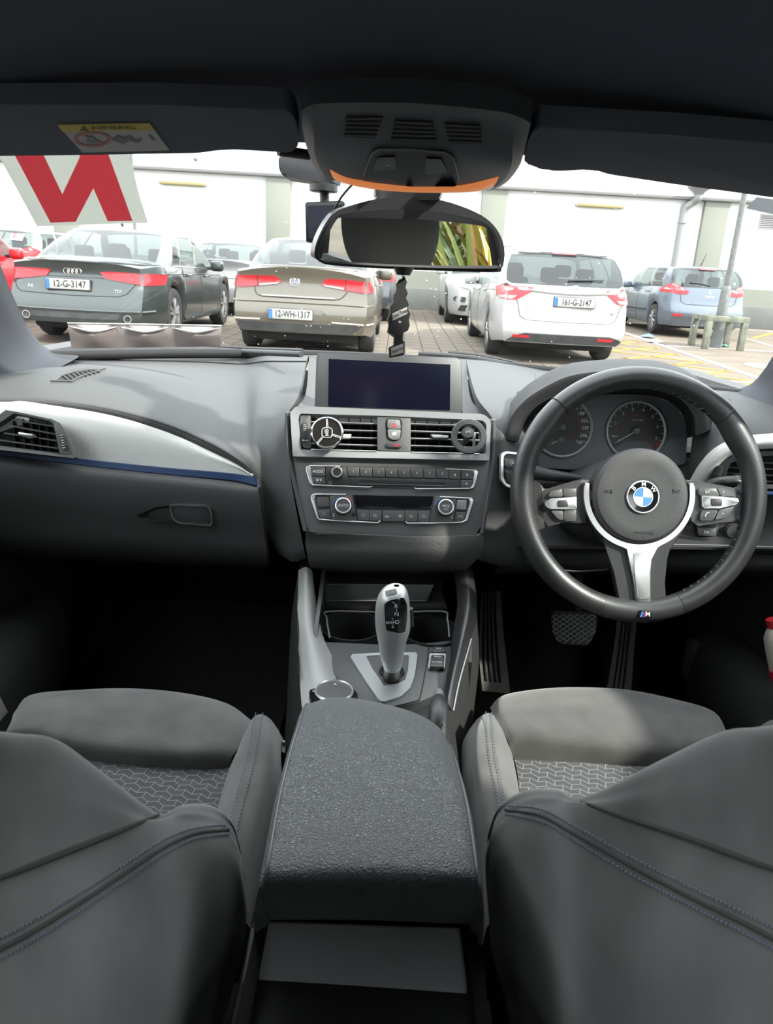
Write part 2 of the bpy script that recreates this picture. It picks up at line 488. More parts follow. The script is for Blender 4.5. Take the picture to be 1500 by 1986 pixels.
        for f in paint_f:
            try: bm.faces.new([bv[i] for i in f])
            except ValueError: pass
        weld(bm, .002); bmesh.ops.recalc_face_normals(bm, faces=bm.faces)
        obj('cabin_shell', bm, s.pm, s.root, 50)
        nm = dict(rear='rear_window', front='windscreen', w1='side_window', w2='side_window', w3='side_window')
        for k, (vv, ff) in groups.items():
            bm = bmesh.new(); bv = [bm.verts.new(v) for v in vv]
            for f in ff: bm.faces.new([bv[i] for i in f])
            weld(bm, .002); bmesh.ops.recalc_face_normals(bm, faces=bm.faces)
            obj(nm[k] if k in nm else nm[k[:2]], bm, P.get('glass', wglass) if k == 'rear' else wglass, s.root, 50)
            i0 = len(s.bv); s.bv.extend([v.copy() for v in vv]); s.bf.extend([tuple(i0+i for i in f) for f in ff])
        i0 = len(s.bv); s.bv.extend([v.copy() for v in paint_v]); s.bf.extend([tuple(i0+i for i in f) for f in paint_f])
        # seats seen through the glass
        yb, zb = P['seat']
        hw = P['W']/2*.56
        for x in (-hw, 0, hw):
            box('rear_headrest', (x-.13, yb, zb-.04), (x+.13, yb+.1, zb+.17), dkseat, s.root, .045, 3)
        box('parcel_shelf', (-P['W']/2*.78, yb-.35, zb-.12), (P['W']/2*.78, yb+.1, zb-.06), dkseat, s.root, .02)
        for x in (-.38, .38):
            box('seat_back', (x-.24, yb+.95, zb-.45), (x+.24, yb+1.1, zb+.02), dkseat, s.root, .06, 3)
            box('front_headrest', (x-.13, yb+.95, zb+.04), (x+.13, yb+1.05, zb+.22), dkseat, s.root, .045, 3)
    # ---- features laid on the real surface
    def hit_rear(s, x, z, off=.004):
        h = s.tree.ray_cast(V((x, -2, z)), V((0, 1, 0)))
        if h[0] is None or h[0].y > 2.6: 
            return None
        n = h[1] if h[1].y < 0 else -h[1]
        return h[0]+n*off
    def hit_side(s, y, z, sd, off=.004):
        h = s.tree.ray_cast(V((sd*3, y, z)), V((-sd, 0, 0)))
        if h[0] is None: return None
        n = h[1] if h[1].x*sd > 0 else -h[1]
        return h[0]+n*off
    def patch(s, name, poly, m, parent=None, where='rear', sd=1, off=.006, res=.05, depth=.0):
        bm = bmesh.new()
        # grid fill of the outline
        f = bm.faces.new([bm.verts.new((p[0], p[1], 0)) for p in poly])
        xs = [p[0] for p in poly]; zs = [p[1] for p in poly]
        x = min(xs)+res
        while x < max(xs):
            bmesh.ops.bisect_plane(bm, geom=list(bm.verts)+list(bm.edges)+list(bm.faces), plane_co=(x, 0, 0), plane_no=(1, 0, 0)); x += res
        z = min(zs)+res
        while z < max(zs):
            bmesh.ops.bisect_plane(bm, geom=list(bm.verts)+list(bm.edges)+list(bm.faces), plane_co=(0, z, 0), plane_no=(0, 1, 0)); z += res
        bad = []
        for v in bm.verts:
            p = s.hit_rear(v.co.x, v.co.y, off) if where == 'rear' else s.hit_side(v.co.x, v.co.y, sd, off)
            if p is None: bad.append(v)
            else: v.co = p
        if bad: bmesh.ops.delete(bm, geom=bad, context='VERTS')
        r = bmesh.ops.extrude_face_region(bm, geom=list(bm.faces))
        d = V((0, .02, 0)) if where == 'rear' else V((-sd*.02, 0, 0))
        for g in r['geom']:
            if isinstance(g, bmesh.types.BMVert): g.co += d
        bmesh.ops.recalc_face_normals(bm, faces=bm.faces)
        return obj(name, bm, m, parent or s.root, 40)
    def line(s, name, pts, m, r=.004, where='rear', sd=1, parent=None, off=.0, close=False):
        q = []
        for (a, b), (c, d) in zip(pts, pts[1:]):
            k = max(1, int(math.hypot(c-a, d-b)/.06))
            for i in range(k): q.append((lerp(a, c, i/k), lerp(b, d, i/k)))
        q.append(pts[-1])
        P3 = [s.hit_rear(a, b, off) if where == 'rear' else s.hit_side(a, b, sd, off) for a, b in q]
        P3 = [p for p in P3 if p is not None]
        if len(P3) > 1: return tube(name, P3, r, m, parent or s.root, 6)
    def plate(s, txt, x, z, w=.52, h=.115, off=.02):
        y = min(s.hit_rear(x+dx, z+dz).y for dx in (-w/2, 0, w/2) for dz in (-h/2, h/2))-off
        b = obj('number_plate', box_bm((x-w/2, y, z-h/2), (x+w/2, y+.012, z+h/2), .004), platew, s.root, 35)
        box('country_band', (x-w/2+.003, y-.002, z-h/2+.004), (x-w/2+.045, y+.002, z+h/2-.004), plateb, b)
        box('plate_frame', (x-w/2-.008, y+.004, z-h/2-.008), (x+w/2+.008, y+.03, z+h/2+.008), blackpl, b, .003)
        text('registration', txt, (x+.022, y-.003, z), V((1,0,0)), V((0,0,1)), .076, inkb, b, squash=.84 if len(txt) < 10 else .72)
        return y
    def mirror(s, y, z, sd):
        p = s.hit_side(y, z, sd) or V((sd*s.P['W']/2, y, z))
        o = obj('door_mirror', box_bm((p.x+(.03 if sd > 0 else -.23), y-.06, z-.03), (p.x+(.23 if sd > 0 else -.03), y+.07, z+.13), .05, 3), s.pm, s.root, 40)
        tube('mirror_arm', [p+V((-sd*.04, .02, 0)), p+V((sd*.1, 0, .03))], .025, blackpl, o, 8)
    def handle(s, y, z, sd):
        p = s.hit_side(y, z, sd)
        if p: tube('door_handle', [p+V((0, -.09, 0)), p+V((sd*.03, -.06, .003)), p+V((sd*.03, .06, .005)), p+V((0, .09, .005))], .013, s.pm, s.root, 8)

def mir(poly): return [(-x, z) for x, z in poly][::-1]
silver = paint('silver car paint', (.18,.185,.19))
# ---------------- dark grey saloon (left)
def saloon_cabin(hw, zb, H, y0=.62, y1=1.5, yf0=3.75, yf1=2.75):
    return [('rear', 0, y0, zb+.05, 0, y1, H-.03), ('rear', hw*.32, y0+.005, zb+.05, hw*.28, y1+.01, H-.033), ('rear', hw*.6, y0+.03, zb+.045, hw*.50, y1+.02, H-.04), ('rear', hw*.8, y0+.07, zb+.03, hw*.64, y1+.05, H-.055),
            ('p', hw*.845, y0+.10, zb+.02, hw*.675, y1+.07, H-.06), ('p', hw*.93, y0+.35, zb, hw*.72, y1+.13, H-.07), ('w3', hw*.945, y0+.52, zb-.005, hw*.735, y1+.22, H-.07), ('p', hw*.95, y0+.86, zb-.01, hw*.745, y1+.40, H-.062), ('w1', hw*.95, y0+.90, zb-.01, hw*.75, y1+.44, H-.06),
            ('p', hw*.955, y0+1.62, zb-.03, hw*.77, y1+.98, H-.05), ('w2', hw*.955, y0+1.70, zb-.03, hw*.77, y1+1.06, H-.05), ('p', hw*.95, yf0-.55, zb-.06, hw*.74, yf1-.10, H-.07), ('p', hw*.93, yf0-.35, zb-.07, hw*.72, yf1-.02, H-.075), ('front', hw*.88, yf0-.22, zb-.07, hw*.69, yf1+.02, H-.07),
            ('front', hw*.5, yf0-.04, zb-.05, hw*.42, yf1+.09, H-.04), ('front', 0, yf0, zb-.05, 0, yf1+.12, H-.03)]
PA = dict(L=4.9, W=1.82, paint=paint('dark grey green metallic paint', (.030,.038,.038), .3, .3), axles=(1.08, 3.98), rw=.345, spokes=5,
          belt=[(0,.93),(.4,.955),(1.2,.95),(3.4,.90),(4.2,.84),(4.9,.62)], deck=[(0,.985),(.25,1.0),(.7,1.02),(3.5,.99),(4.2,.93),(4.6,.84),(4.9,.68)],
          rear=[(.2,.05),(.32,.0),(.5,-.01),(.60,.035),(.66,.08),(.86,.12),(.95,.08),(1.0,.06)], front=[(.2,.05),(.5,0),(.9,.2)], seat=(1.55, 1.0), cy=2.3, bulge=.03,
          cabin=saloon_cabin(.90, .955, 1.43, .55, 1.45, 3.8, 2.75), rlow=.27, rk=.13)
A = Car('saloon_car', 'dark grey-green four-ring saloon with plate 12-G-3147, leftmost large car outside', (-3.86, 9.15), 0, PA)
lampR = [(.29,.875),(.42,.885),(.66,.88),(.885,.865),(.895,.74),(.80,.735),(.50,.775),(.345,.80)]
for pl_ in (lampR, mir(lampR)):
    t = A.patch('tail_lamp', pl_, tail, off=.012)
    c = sum(p[0] for p in pl_)/len(pl_); sg = 1 if c > 0 else -1
    A.patch('lamp_strip', [(sg*.42,.858),(sg*.64,.860),(sg*.66,.845),(sg*.44,.842)][::sg], tail2, t, off=.016)
A.plate('12-G-3147', -.08, .715)
for k in range(4): 
    c = A.hit_rear(-.105+k*.048, .868, .012); e, g = V((1,0,0)), V((0,0,1))
    tube('ring_emblem', [c+e*.033*math.cos(a)+g*.033*math.sin(a) for a in [2*math.pi*i/20 for i in range(20)]], .0055, chromeX, A.root, 6, True)
A.line('boot_seam', [(-.80,.80),(-.72,.64),(-.66,.605),(0,.59),(.52,.60),(.60,.63),(.72,.77)], seamm, .006)
A.line('boot_crease', [(-.78,.785),(-.3,.80),(.3,.80),(.34,.795)], seamm, .004)
A.line('spoiler_edge', [(-.78,.965),(-.4,.978),(0,.982),(.4,.978),(.78,.965)], A.pm, .012, off=.004)
A.patch('diffuser_grille', [(-.72,.40),(.55,.40),(.50,.33),(-.66,.33)], blackpl, off=.006)
A.line('bumper_lip', [(-.86,.435),(-.5,.425),(.5,.425),(.86,.435)], A.pm, .016, off=.006)
for x in (-.6, .62):
    p = A.hit_rear(x, .345); lathe('exhaust_tip', [(.042,-.06),(.047,-.05),(.047,.012),(.040,.012),(.036,-.03)], p, (0,-1,0), chromeX, A.root, 20)
text('model_badge', 'A6', A.hit_rear(-.55,.675,.008), V((1,0,0)), V((0,0,1)), .04, chromeX, A.root)
text('engine_badge', 'TDI', A.hit_rear(.50,.655,.008), V((1,0,0)), V((0,0,1)), .035, chromeX, A.root)
for ys_ in ([(1.42,.95),(1.47,.75),(1.40,.55)], [(2.42,.93),(2.40,.5),(2.38,.25)], [(3.45,.9),(3.50,.6),(3.42,.25)]):
    A.line('door_seam', ys_, seamm, .004, 'side', 1)
A.line('waist_crease', [(.5,.87),(1.5,.865),(3.6,.83)], A.pm, .010, 'side', 1, off=.002)
A.line('sill_trim', [(1.5,.27),(3.5,.27)], A.pm, .03, 'side', 1)
A.line('window_trim', [(1.13,.955),(1.6,.955),(2.6,.93),(3.3,.90)], chromeX, .008, 'side', 1, off=.004)
A.handle(1.75,.84,1); A.handle(2.72,.82,1); A.mirror(3.05,.92,1); A.mirror(3.05,.92,-1)
tube('aerial_fin', [V((0,1.72,1.45)),V((0,1.66,1.49)),V((0,1.63,1.52))], [.02,.012,.004], A.pm, A.root, 6)

# ---------------- champagne saloon (middle)
PB = dict(L=4.77, W=1.80, paint=paint('champagne metallic paint', (.085,.076,.058), .25, .32), axles=(1.02, 3.73), rw=.32, spokes=7,
          belt=[(0,.97),(.4,.99),(1.2,.97),(3.4,.91),(4.2,.84),(4.77,.62)], deck=[(0,1.045),(.25,1.06),(.7,1.07),(3.5,.99),(4.1,.93),(4.5,.84),(4.77,.68)],
          rear=[(.2,.06),(.32,.02),(.44,-.02),(.62,-.01),(.69,.055),(.9,.09),(1.0,.05),(1.06,.03)], front=[(.2,.05),(.5,0),(.9,.2)], seat=(1.5, 1.05), cy=2.3, bulge=.03,
          cabin=saloon_cabin(.89, .985, 1.45, .62, 1.6, 3.75, 2.75), rlow=.30, rk=.12)
B = Car('saloon_car', 'champagne beige saloon with plate 12-WH-1317, behind the dash cam and mirror', (-1.16, 9.15), 0, PB)
lampR = [(.28,.93),(.34,.945),(.56,.94),(.80,.925),(.86,.80),(.73,.79),(.52,.815),(.30,.845),(.24,.865)]
for pl_ in (lampR, mir(lampR)):
    t = B.patch('tail_lamp', pl_, tail, off=.012)
    c = sum(p[0] for p in pl_)/len(pl_); sg = 1 if c > 0 else -1
    B.patch('lamp_strip', [(sg*.26,.868),(sg*.50,.842),(sg*.50,.822),(sg*.29,.850)][::sg], clearl, t, off=.016)
    B.patch('lamp_strip', [(sg*.54,.835),(sg*.84,.815),(sg*.85,.802),(sg*.54,.818)][::sg], tail2, t, off=.016)
    B.line('lamp_joint', [(sg*.525,.94),(sg*.52,.815)], seamm, .004, parent=t, off=.014)
B.plate('12-WH-1317', -.11, .515)
p = B.hit_rear(-.08,.885,.0); 
em = lathe('round_emblem', [(.058,-.02),(.058,.006),(.052,.010),(.048,.006),(.001,.006)], p, (0,-1,.15), chromeX, B.root, 28)
lathe('emblem_field', [(.047,0),(.047,.0075),(.001,.0075)], p, (0,-1,.15), mat('emblem blue grey', (.08,.09,.11), .3), em, 24)
text('emblem_letter', 'V', p+V((0,-.009,.022)), V((1,0,0)), V((0,0,1)), .036, chromeX, em)
text('emblem_letter', 'W', p+V((0,-.009,-.018)), V((1,0,0)), V((0,0,1)), .036, chromeX, em)
B.line('boot_seam', [(-.58,.93),(-.55,.75),(-.52,.715),(-.45,.70),(.40,.70),(.47,.715),(.51,.75),(.55,.80)], seamm, .006)
B.line('chrome_strip', [(-.47,.712),(.40,.712)], chromeX, .009, off=.006)
B.line('boot_edge', [(-.62,1.035),(-.3,1.048),(.3,1.048),(.62,1.035)], B.pm, .012, off=.002)
B.line('bumper_crease', [(-.86,.64),(-.4,.65),(.4,.65),(.86,.64)], B.pm, .014, off=.002)
B.patch('plate_recess', [(-.36,.60),(.26,.60),(.36,.455),(-.46,.455)], B.pm, off=.002)
for sg in (-1, 1): B.line('chrome_strip', [(sg*.84,.435),(sg*.48,.44)] if sg < 0 else [(.38,.44),(.86,.425)], chromeX, .010, off=.006)
B.patch('lower_valance', [(-.80,.41),(.74,.41),(.62,.31),(-.72,.31)], blackpl, off=.004)
for ys_ in ([(1.40,.96),(1.45,.75),(1.38,.55)], [(2.32,.93),(2.30,.5),(2.28,.25)], [(3.2,.9),(3.25,.6),(3.2,.25)]):
    B.line('door_seam', ys_, seamm, .004, 'side', 1)
B.line('waist_crease', [(.5,.88),(1.5,.87),(3.6,.83)], B.pm, .008, 'side', 1, off=.002)
B.handle(1.7,.84,1); B.handle(2.62,.82,1); B.mirror(2.95,.93,1); B.mirror(2.95,.93,-1)

# ---------------- white estate (right of the mirror)
def estate_cabin(hw, zb, H, y0=.16, y1=.62, yf0=3.7, yf1=2.7):
    return [('rear', 0, y0, zb-.01, 0, y1, H-.035), ('rear', hw*.32, y0+.01, zb-.01, hw*.29, y1+.0, H-.037), ('rear', hw*.62, y0+.04, zb-.01, hw*.54, y1+.02, H-.045), ('rear', hw*.78, y0+.09, zb-.005, hw*.68, y1+.05, H-.06),
            ('p', hw*.845, y0+.13, zb+.03, hw*.74, y1+.08, H-.065), ('p', hw*.92, y0+.32, zb, hw*.775, y1+.2, H-.07), ('w3', hw*.93, y0+.46, zb, hw*.785, y1+.32, H-.07), ('p', hw*.945, y0+1.1, zb-.01, hw*.79, y1+.93, H-.06), ('w1', hw*.95, y0+1.18, zb-.01, hw*.79, y1+1.0, H-.06),
            ('p', hw*.955, y0+1.98, zb-.03, hw*.79, y1+1.62, H-.05), ('w2', hw*.955, y0+2.06, zb-.03, hw*.79, y1+1.70, H-.05), ('p', hw*.95, yf0-.50, zb-.06, hw*.76, yf1-.05, H-.075), ('p', hw*.93, yf0-.35, zb-.07, hw*.74, yf1+.0, H-.08), ('front', hw*.88, yf0-.22, zb-.07, hw*.72, yf1+.03, H-.08),
            ('front', hw*.5, yf0-.04, zb-.05, hw*.43, yf1+.09, H-.045), ('front', 0, yf0, zb-.05, 0, yf1+.12, H-.035)]
PC = dict(L=4.77, W=1.81, paint=paint('white car paint', (.33,.33,.325), 0, .3), axles=(.98, 3.75), rw=.325, spokes=5, glass=wglassd,
          belt=[(0,.93),(.4,.97),(1.2,.96),(3.4,.91),(4.2,.84),(4.77,.62)], deck=[(0,.975),(.25,.985),(.7,1.0),(3.5,.99),(4.1,.93),(4.5,.84),(4.77,.68)],
          rear=[(.2,.06),(.32,.02),(.42,-.03),(.52,-.03),(.56,.03),(.75,.05),(.9,.06),(1.05,.10)], front=[(.2,.05),(.5,0),(.9,.2)], seat=(1.3, 1.05), cy=2.2, bulge=.05,
          cabin=estate_cabin(.90, .965, 1.45, .10, .55, 3.7, 2.7), rlow=.27, rk=.12)
Cc = Car('estate_car', 'white estate car with roof rails and plate 161-G-2147', (2.16, 9.9), 0, PC)
lampR = [(.50,.955),(.60,.96),(.86,.955),(.885,.94),(.885,.82),(.80,.79),(.66,.80),(.52,.90)]
for pl_ in (lampR, mir([(x-.06 if x < .6 else x-.03, z) for x, z in lampR])):
    t = Cc.patch('tail_lamp', pl_, tail, off=.012)
    sg = 1 if sum(p[0] for p in pl_) > 0 else -1
    Cc.patch('lamp_lens', [(sg*.64,.845),(sg*.85,.845),(sg*.84,.81),(sg*.70,.805)][::sg], clearl, t, off=.016)
    Cc.patch('lamp_strip', [(sg*.50,.935),(sg*.64,.94),(sg*.62,.92),(sg*.50,.915)][::sg], clearl, t, off=.016)
Cc.line('chrome_strip', [(-.50,.925),(-.25,.905),(0,.90),(.25,.905),(.50,.925)], mat('satin grey strip', (.30,.30,.28), .35, .4), .016, off=.008)
Cc.plate('161-G-2147', .095, .80)
p = Cc.hit_rear(.09,.97,.006)
tube('oval_emblem', [p+V((.06*math.cos(a), 0, .032*math.sin(a))) for a in [2*math.pi*i/20 for i in range(20)]], .005, chromeX, Cc.root, 6, True)
text('emblem_letter', 'H', p+V((0,-.004,0)), V((1,0,.0)), V((.25,0,.97)), .045, chromeX, Cc.root, squash=1.3)
Cc.line('tailgate_seam', [(-.84,1.05),(-.70,.96),(-.62,.75),(-.58,.60),(-.50,.555),(0,.545),(.60,.555),(.66,.60),(.72,.80)], seamm, .005)
Cc.patch('lower_valance', [(-.74,.28),(-.62,.36),(-.50,.395),(.60,.395),(.74,.36),(.84,.28)], blackpl, off=.008)
for sg in (-1, 1): Cc.patch('reflector', [(sg*.44,.372),(sg*.66,.372),(sg*.64,.335),(sg*.44,.338)][::sg], tail2, off=.014)
for x in (-.62, -.22, .30, .70):
    p = Cc.hit_rear(x, .475); 
    if p: lathe('parking_sensor', [(.018,-.01),(.018,.004),(.001,.005)], p, (0,-1,0), mat('sensor grey', (.3,.3,.3), .5), Cc.root, 14)
for sg in (-1, 1):
    tube('roof_rail', [V((sg*.62,.85,1.42)),V((sg*.625,.95,1.462)),V((sg*.63,1.6,1.48)),V((sg*.62,2.5,1.47)),V((sg*.61,2.62,1.42))], .014, alloy, Cc.root, 8)
Cc.patch('roof_spoiler', [(-.56,1.40),(0,1.425),(.56,1.40),(.60,1.375),(0,1.395),(-.60,1.375)], Cc.pm, off=.02)
Cc.patch('brake_light', [(-.16,1.388),(.16,1.388),(.16,1.368),(-.16,1.368)], tail, off=.022)
text('model_badge', 'i40', Cc.hit_rear(.60,.675,.006), V((1,0,0)), V((0,0,1)), .035, chromeX, Cc.root)
text('model_badge', 'BLUE', Cc.hit_rear(-.46,.68,.006), V((1,0,0)), V((0,0,1)), .03, chromeX, Cc.root)
tube('rear_wiper', [Cc.hit_rear(.02,1.06,.02), Cc.hit_rear(.3,1.075,.02), Cc.hit_rear(.48,1.075,.02)], .01, blackpl, Cc.root, 6)
for ys_ in ([(1.30,.96),(1.35,.75),(1.30,.55)], [(2.28,.93),(2.26,.5),(2.24,.25)], [(3.2,.9),(3.25,.6),(3.2,.25)]):
    Cc.line('door_seam', ys_, seamm, .004, 'side', -1)
Cc.line('waist_crease', [(.5,.90),(1.5,.88),(3.6,.83)], Cc.pm, .010, 'side', -1, off=.002)
Cc.handle(1.62,.86,-1); Cc.handle(2.55,.84,-1); Cc.mirror(2.9,.93,-1); Cc.mirror(2.9,.93,1)

# ---------------- blue-grey hatchback (far right)
PD = dict(L=4.3, W=1.80, paint=paint('pale blue grey paint', (.095,.118,.150), .25, .32), axles=(.78, 3.42), rw=.315, spokes=8,
          belt=[(0,.98),(.4,1.0),(1.2,.99),(3.0,.92),(3.7,.84),(4.3,.62)], deck=[(0,1.0),(.25,1.01),(.7,1.02),(3.1,.99),(3.7,.92),(4.05,.84),(4.3,.68)],
          rear=[(.2,.06),(.32,.02),(.45,-.04),(.60,-.04),(.66,.03),(.85,.05),(1.0,.08),(1.05,.12)], front=[(.2,.05),(.5,0),(.9,.2)], seat=(1.1, 1.08), cy=2.0, bulge=.06,
          cabin=estate_cabin(.89, .985, 1.47, .06, .42, 3.3, 2.35), rlow=.22, rk=.16)
D = Car('hatchback_car', 'pale blue-grey hatchback parked behind the lamp post', (6.52, 16.3), 0, PD)
lampR = [(.42,.92),(.46,.87),(.60,.865),(.86,.90),(.87,.94),(.80,1.04),(.72,1.09),(.58,1.02)]
for pl_ in (lampR, mir(lampR)):
    t = D.patch('tail_lamp', pl_, tail, off=.012)
    sg = 1 if sum(p[0] for p in pl_) > 0 else -1
    D.patch('lamp_lens', [(sg*.50,.945),(sg*.60,1.0),(sg*.71,1.065),(sg*.78,1.02),(sg*.83,.955)][::-sg], clearl, t, off=.018)
D.line('tailgate_seam', [(-.62,.95),(-.56,.72),(-.48,.675),(0,.665),(.48,.675),(.56,.72),(.62,.95)], seamm, .006)
D.patch('plate_recess', [(-.34,.80),(.34,.80),(.36,.69),(-.36,.69)], D.pm, off=.003)
D.patch('diamond_emblem', [(-.035,.93),(0,.98),(.035,.93),(0,.88)], chromeX, off=.01, res=.2)
text('model_badge', 'MEGANE', D.hit_rear(0,.845,.006), V((1,0,0)), V((0,0,1)), .035, chromeX, D.root)
D.patch('lower_bumper', [(-.84,.46),(.84,.46),(.80,.24),(-.80,.24)], mat('grey bumper plastic', (.09,.10,.11), .6), off=.006)
for sg in (-1, 1): D.patch('reflector', [(sg*.52,.475),(sg*.72,.475),(sg*.70,.43),(sg*.52,.435)][::sg], tail2, off=.014)
D.patch('brake_light', [(-.17,1.40),(.17,1.40),(.17,1.365),(-.17,1.365)], tail2, off=.02)
tube('roof_aerial', [V((-.05,.62,1.47)),V((-.03,.45,1.72))], [.012,.004], blackpl, D.root, 6)
tube('rear_wiper', [D.hit_rear(.02,1.06,.02), D.hit_rear(-.2,1.10,.02), D.hit_rear(-.4,1.11,.02)], .012, blackpl, D.root, 6)
for ys_ in ([(1.05,.96),(1.1,.75),(1.05,.55)], [(1.95,.93),(1.93,.5),(1.9,.25)], [(2.85,.9),(2.9,.6),(2.85,.25)]):
    D.line('door_seam', ys_, seamm, .005, 'side', -1)
D.line('rubbing_strip', [(1.2,.50),(2.9,.48)], blackpl, .03, 'side', -1)
D.handle(1.35,.88,-1); D.handle(2.25,.86,-1); D.mirror(2.6,.95,-1); D.mirror(2.6,.95,1)

# ---------------- cars seen in the gaps
PE = dict(PA); PE.update(L=4.6, W=1.78, paint=silver, axles=(.95, 3.65), rw=.32, cabin=saloon_cabin(.88, .985, 1.43, .62, 1.35, 3.6, 2.6), belt=PB['belt'], deck=PB['deck'], rear=PB['rear'], seat=(1.4, 1.06), front=PB['front'])
E_ = Car('saloon_car', 'silver saloon half hidden between the dark grey and beige saloons', (-3.55, 15.0), 0, PE)
for pl_ in ([(.62,.96),(.86,.95),(.87,.80),(.70,.84)], mir([(.62,.96),(.86,.95),(.87,.80),(.70,.84)])): E_.patch('tail_lamp', pl_, tail, off=.012)
for sg in (-1, 1): E_.patch('reflector', [(sg*.66,.58),(sg*.84,.58),(sg*.84,.53),(sg*.66,.53)][::sg], tail2, off=.012)
E_.line('boot_seam', [(-.58,.93),(-.52,.715),(.47,.715),(.55,.80)], seamm, .006)
PF = dict(PB); PF.update(paint=paint('dark blue grey paint', (.03,.035,.045)))
F_ = Car('saloon_car', 'dark blue-grey saloon mostly hidden behind the beige saloon', (-.98, 15.2), 0, PF)
for pl_ in ([(.45,.96),(.86,.95),(.87,.80),(.50,.84)], mir([(.45,.96),(.86,.95),(.87,.80),(.50,.84)])): F_.patch('tail_lamp', pl_, tail, off=.012)
# white crossover facing us
PG = dict(PD); PG.update(L=4.3, W=1.79, paint=MATS['white car paint'], axles=(.85, 3.45), rw=.345, cabin=estate_cabin(.89, 1.02, 1.58, .10, .5, 3.1, 2.2), rlow=.3,
      belt=[(0,1.02),(2.9,.98),(3.6,.92),(4.3,.80)], deck=[(0,1.08),(2.9,1.06),(3.6,1.0),(4.1,.93),(4.3,.80)], rear=[(.2,.05),(.6,0),(1.1,.1)], front=[(.2,.08),(.4,0),(.7,.02),(.95,.12)])
G_ = Car('crossover_car', 'white crossover facing the camera with black lower grille, behind the white estate', (1.9, 20.3), 180, PG)
gt = G_.tree
def gfront(name, poly, m, off=.01):
    bm = bmesh.new(); vv = []
    for x, z in poly:
        h = gt.ray_cast(V((x, 8, z)), V((0, -1, 0))); vv.append(bm.verts.new((h[0] if h[0] else V((x, 4.2, z)))+V((0, off, 0))))
    f = bm.faces.new(vv); r = bmesh.ops.extrude_face_region(bm, geom=[f])
    for g in r['geom']:
        if isinstance(g, bmesh.types.BMVert): g.co += V((0, -.08, 0))
    bmesh.ops.recalc_face_normals(bm, faces=bm.faces)
    return obj(name, bm, m, G_.root, 35)
for sg in (-1, 1):
    gfront('head_lamp', [(sg*.40,.80),(sg*.62,.86),(sg*.80,.93),(sg*.82,.87),(sg*.66,.78),(sg*.45,.75)][::sg], clearl, .06)
    gfront('fog_lamp', rpoly([(sg*.50,.58),(sg*.74,.58),(sg*.76,.50),(sg*.52,.48)][::sg], .03), blackpl, .045)
gfront('lower_grille', rpoly([(-.6,.42),(.6,.42),(.66,.30),(-.66,.30)], .04), blackpl, .05)
gfront('upper_grille', rpoly([(-.42,.80),(.42,.80),(.38,.64),(-.38,.64)], .04), blackpl, .04)
G_.mirror(2.6, 1.02, -1); G_.mirror(2.6, 1.02, 1)
# red car at the left edge, white hatch with a small N sticker behind it
PH = dict(PD); PH.update(paint=paint('bright red paint', (.42,.012,.02)), cabin=estate_cabin(.89, .96, 1.45, .10, .5, 3.3, 2.35))
H_ = Car('hatchback_car', 'bright red hatchback cut off by the left edge of the windscreen', (-6.62, 8.8), 0, PH)
H_.mirror(2.6, .95, 1); H_.handle(1.35,.86,1); H_.handle(2.25,.85,1)
H_.line('door_seam', [(1.95,.93),(1.93,.5),(1.9,.25)], seamm, .005, 'side', 1)
PI_ = dict(PD); PI_.update(paint=MATS['white car paint'])
I_ = Car('hatchback_car', 'small white hatchback with an N sticker on its rear window', (-8.72, 16.6), 0, PI_)
for pl_ in (lampR, mir(lampR)): I_.patch('tail_lamp', pl_, tail, off=.012)
sk = I_.patch('learner_sticker', [(.30,1.34),(.56,1.33),(.56,1.19),(.30,1.20)], platew, off=.015, res=.3)
text('sticker_letter', 'N', I_.hit_rear(.43,1.265,.06)+V((0,-.03,0)), V((0,0,1)), V((-1,0,0)), .10, tail, sk)
# ------------------------------------------------------------------ ground
asph = mat('worn tan asphalt', (.105,.084,.062), .9, bump=.004, bscale=60, bstr=.4, var=.25, vscale=1.2)
pavm = mat('sandy concrete paver', (.115,.095,.073), .9, bump=.003, bscale=80, bstr=.3, var=.3, vscale=1.7)
gr = struct(obj('ground', mesh('ground', [(-60,-40,-.02),(60,-40,-.02),(60,60,-.02),(-60,60,-.02)], [(0,1,2,3)]), asph), 'worn tan tarmac of the car park')
px_, py_, joint = .26, .50, .008
pv = {}
def paver_mesh(k):
    if k not in pv:
        bm = box_bm((-px_/2+joint/2, -py_/2+joint/2, -.03), (px_/2-joint/2, py_/2-joint/2, .0), .006, 1); pv[k] = bpy.data.meshes.new('paver'); bm.to_mesh(pv[k]); bm.free(); pv[k].materials.append(pavm)
    return pv[k]
rest_v, rest_f = [], []
nx = 0
for i in range(-30, 14):
    for j in range(0, 27):
        X = i*px_; Y = 7.5+j*py_+(i%2)*py_/2
        if not -7.6 < X < 3.35: continue
        near = (-.32 < X < 1.3 and 10.2 < Y < 20) or (-3.0 < X < -2.0 and 9.4 < Y < 15.2)
        if near and nx < 300:
            o = bpy.data.objects.new('paver', paver_mesh(0)); COL.objects.link(o); o.parent = gr; o.location = (X, Y, random.uniform(-.002, .002)); nx += 1
        else:
            b = len(rest_v); z = random.uniform(-.003, .001)
            hx, hy = px_/2-joint/2, py_/2-joint/2
            for zz in (-.03, z):
                for sx, sy in ((-1,-1),(1,-1),(1,1),(-1,1)): rest_v.append((X+sx*hx, Y+sy*hy, zz))
            rest_f += [(b+4,b+5,b+6,b+7)]+[(b+k, b+(k+1)%4, b+4+(k+1)%4, b+4+k) for k in range(4)]
o = obj('paver_field', mesh('paver_field', rest_v, rest_f), pavm, gr, 0); o['kind'] = 'stuff'
white_m = mat('white road paint', (.32,.31,.29), .8, var=.2, vscale=9); yel_m = mat('yellow road paint', (.30,.16,.014), .8, var=.2, vscale=9)
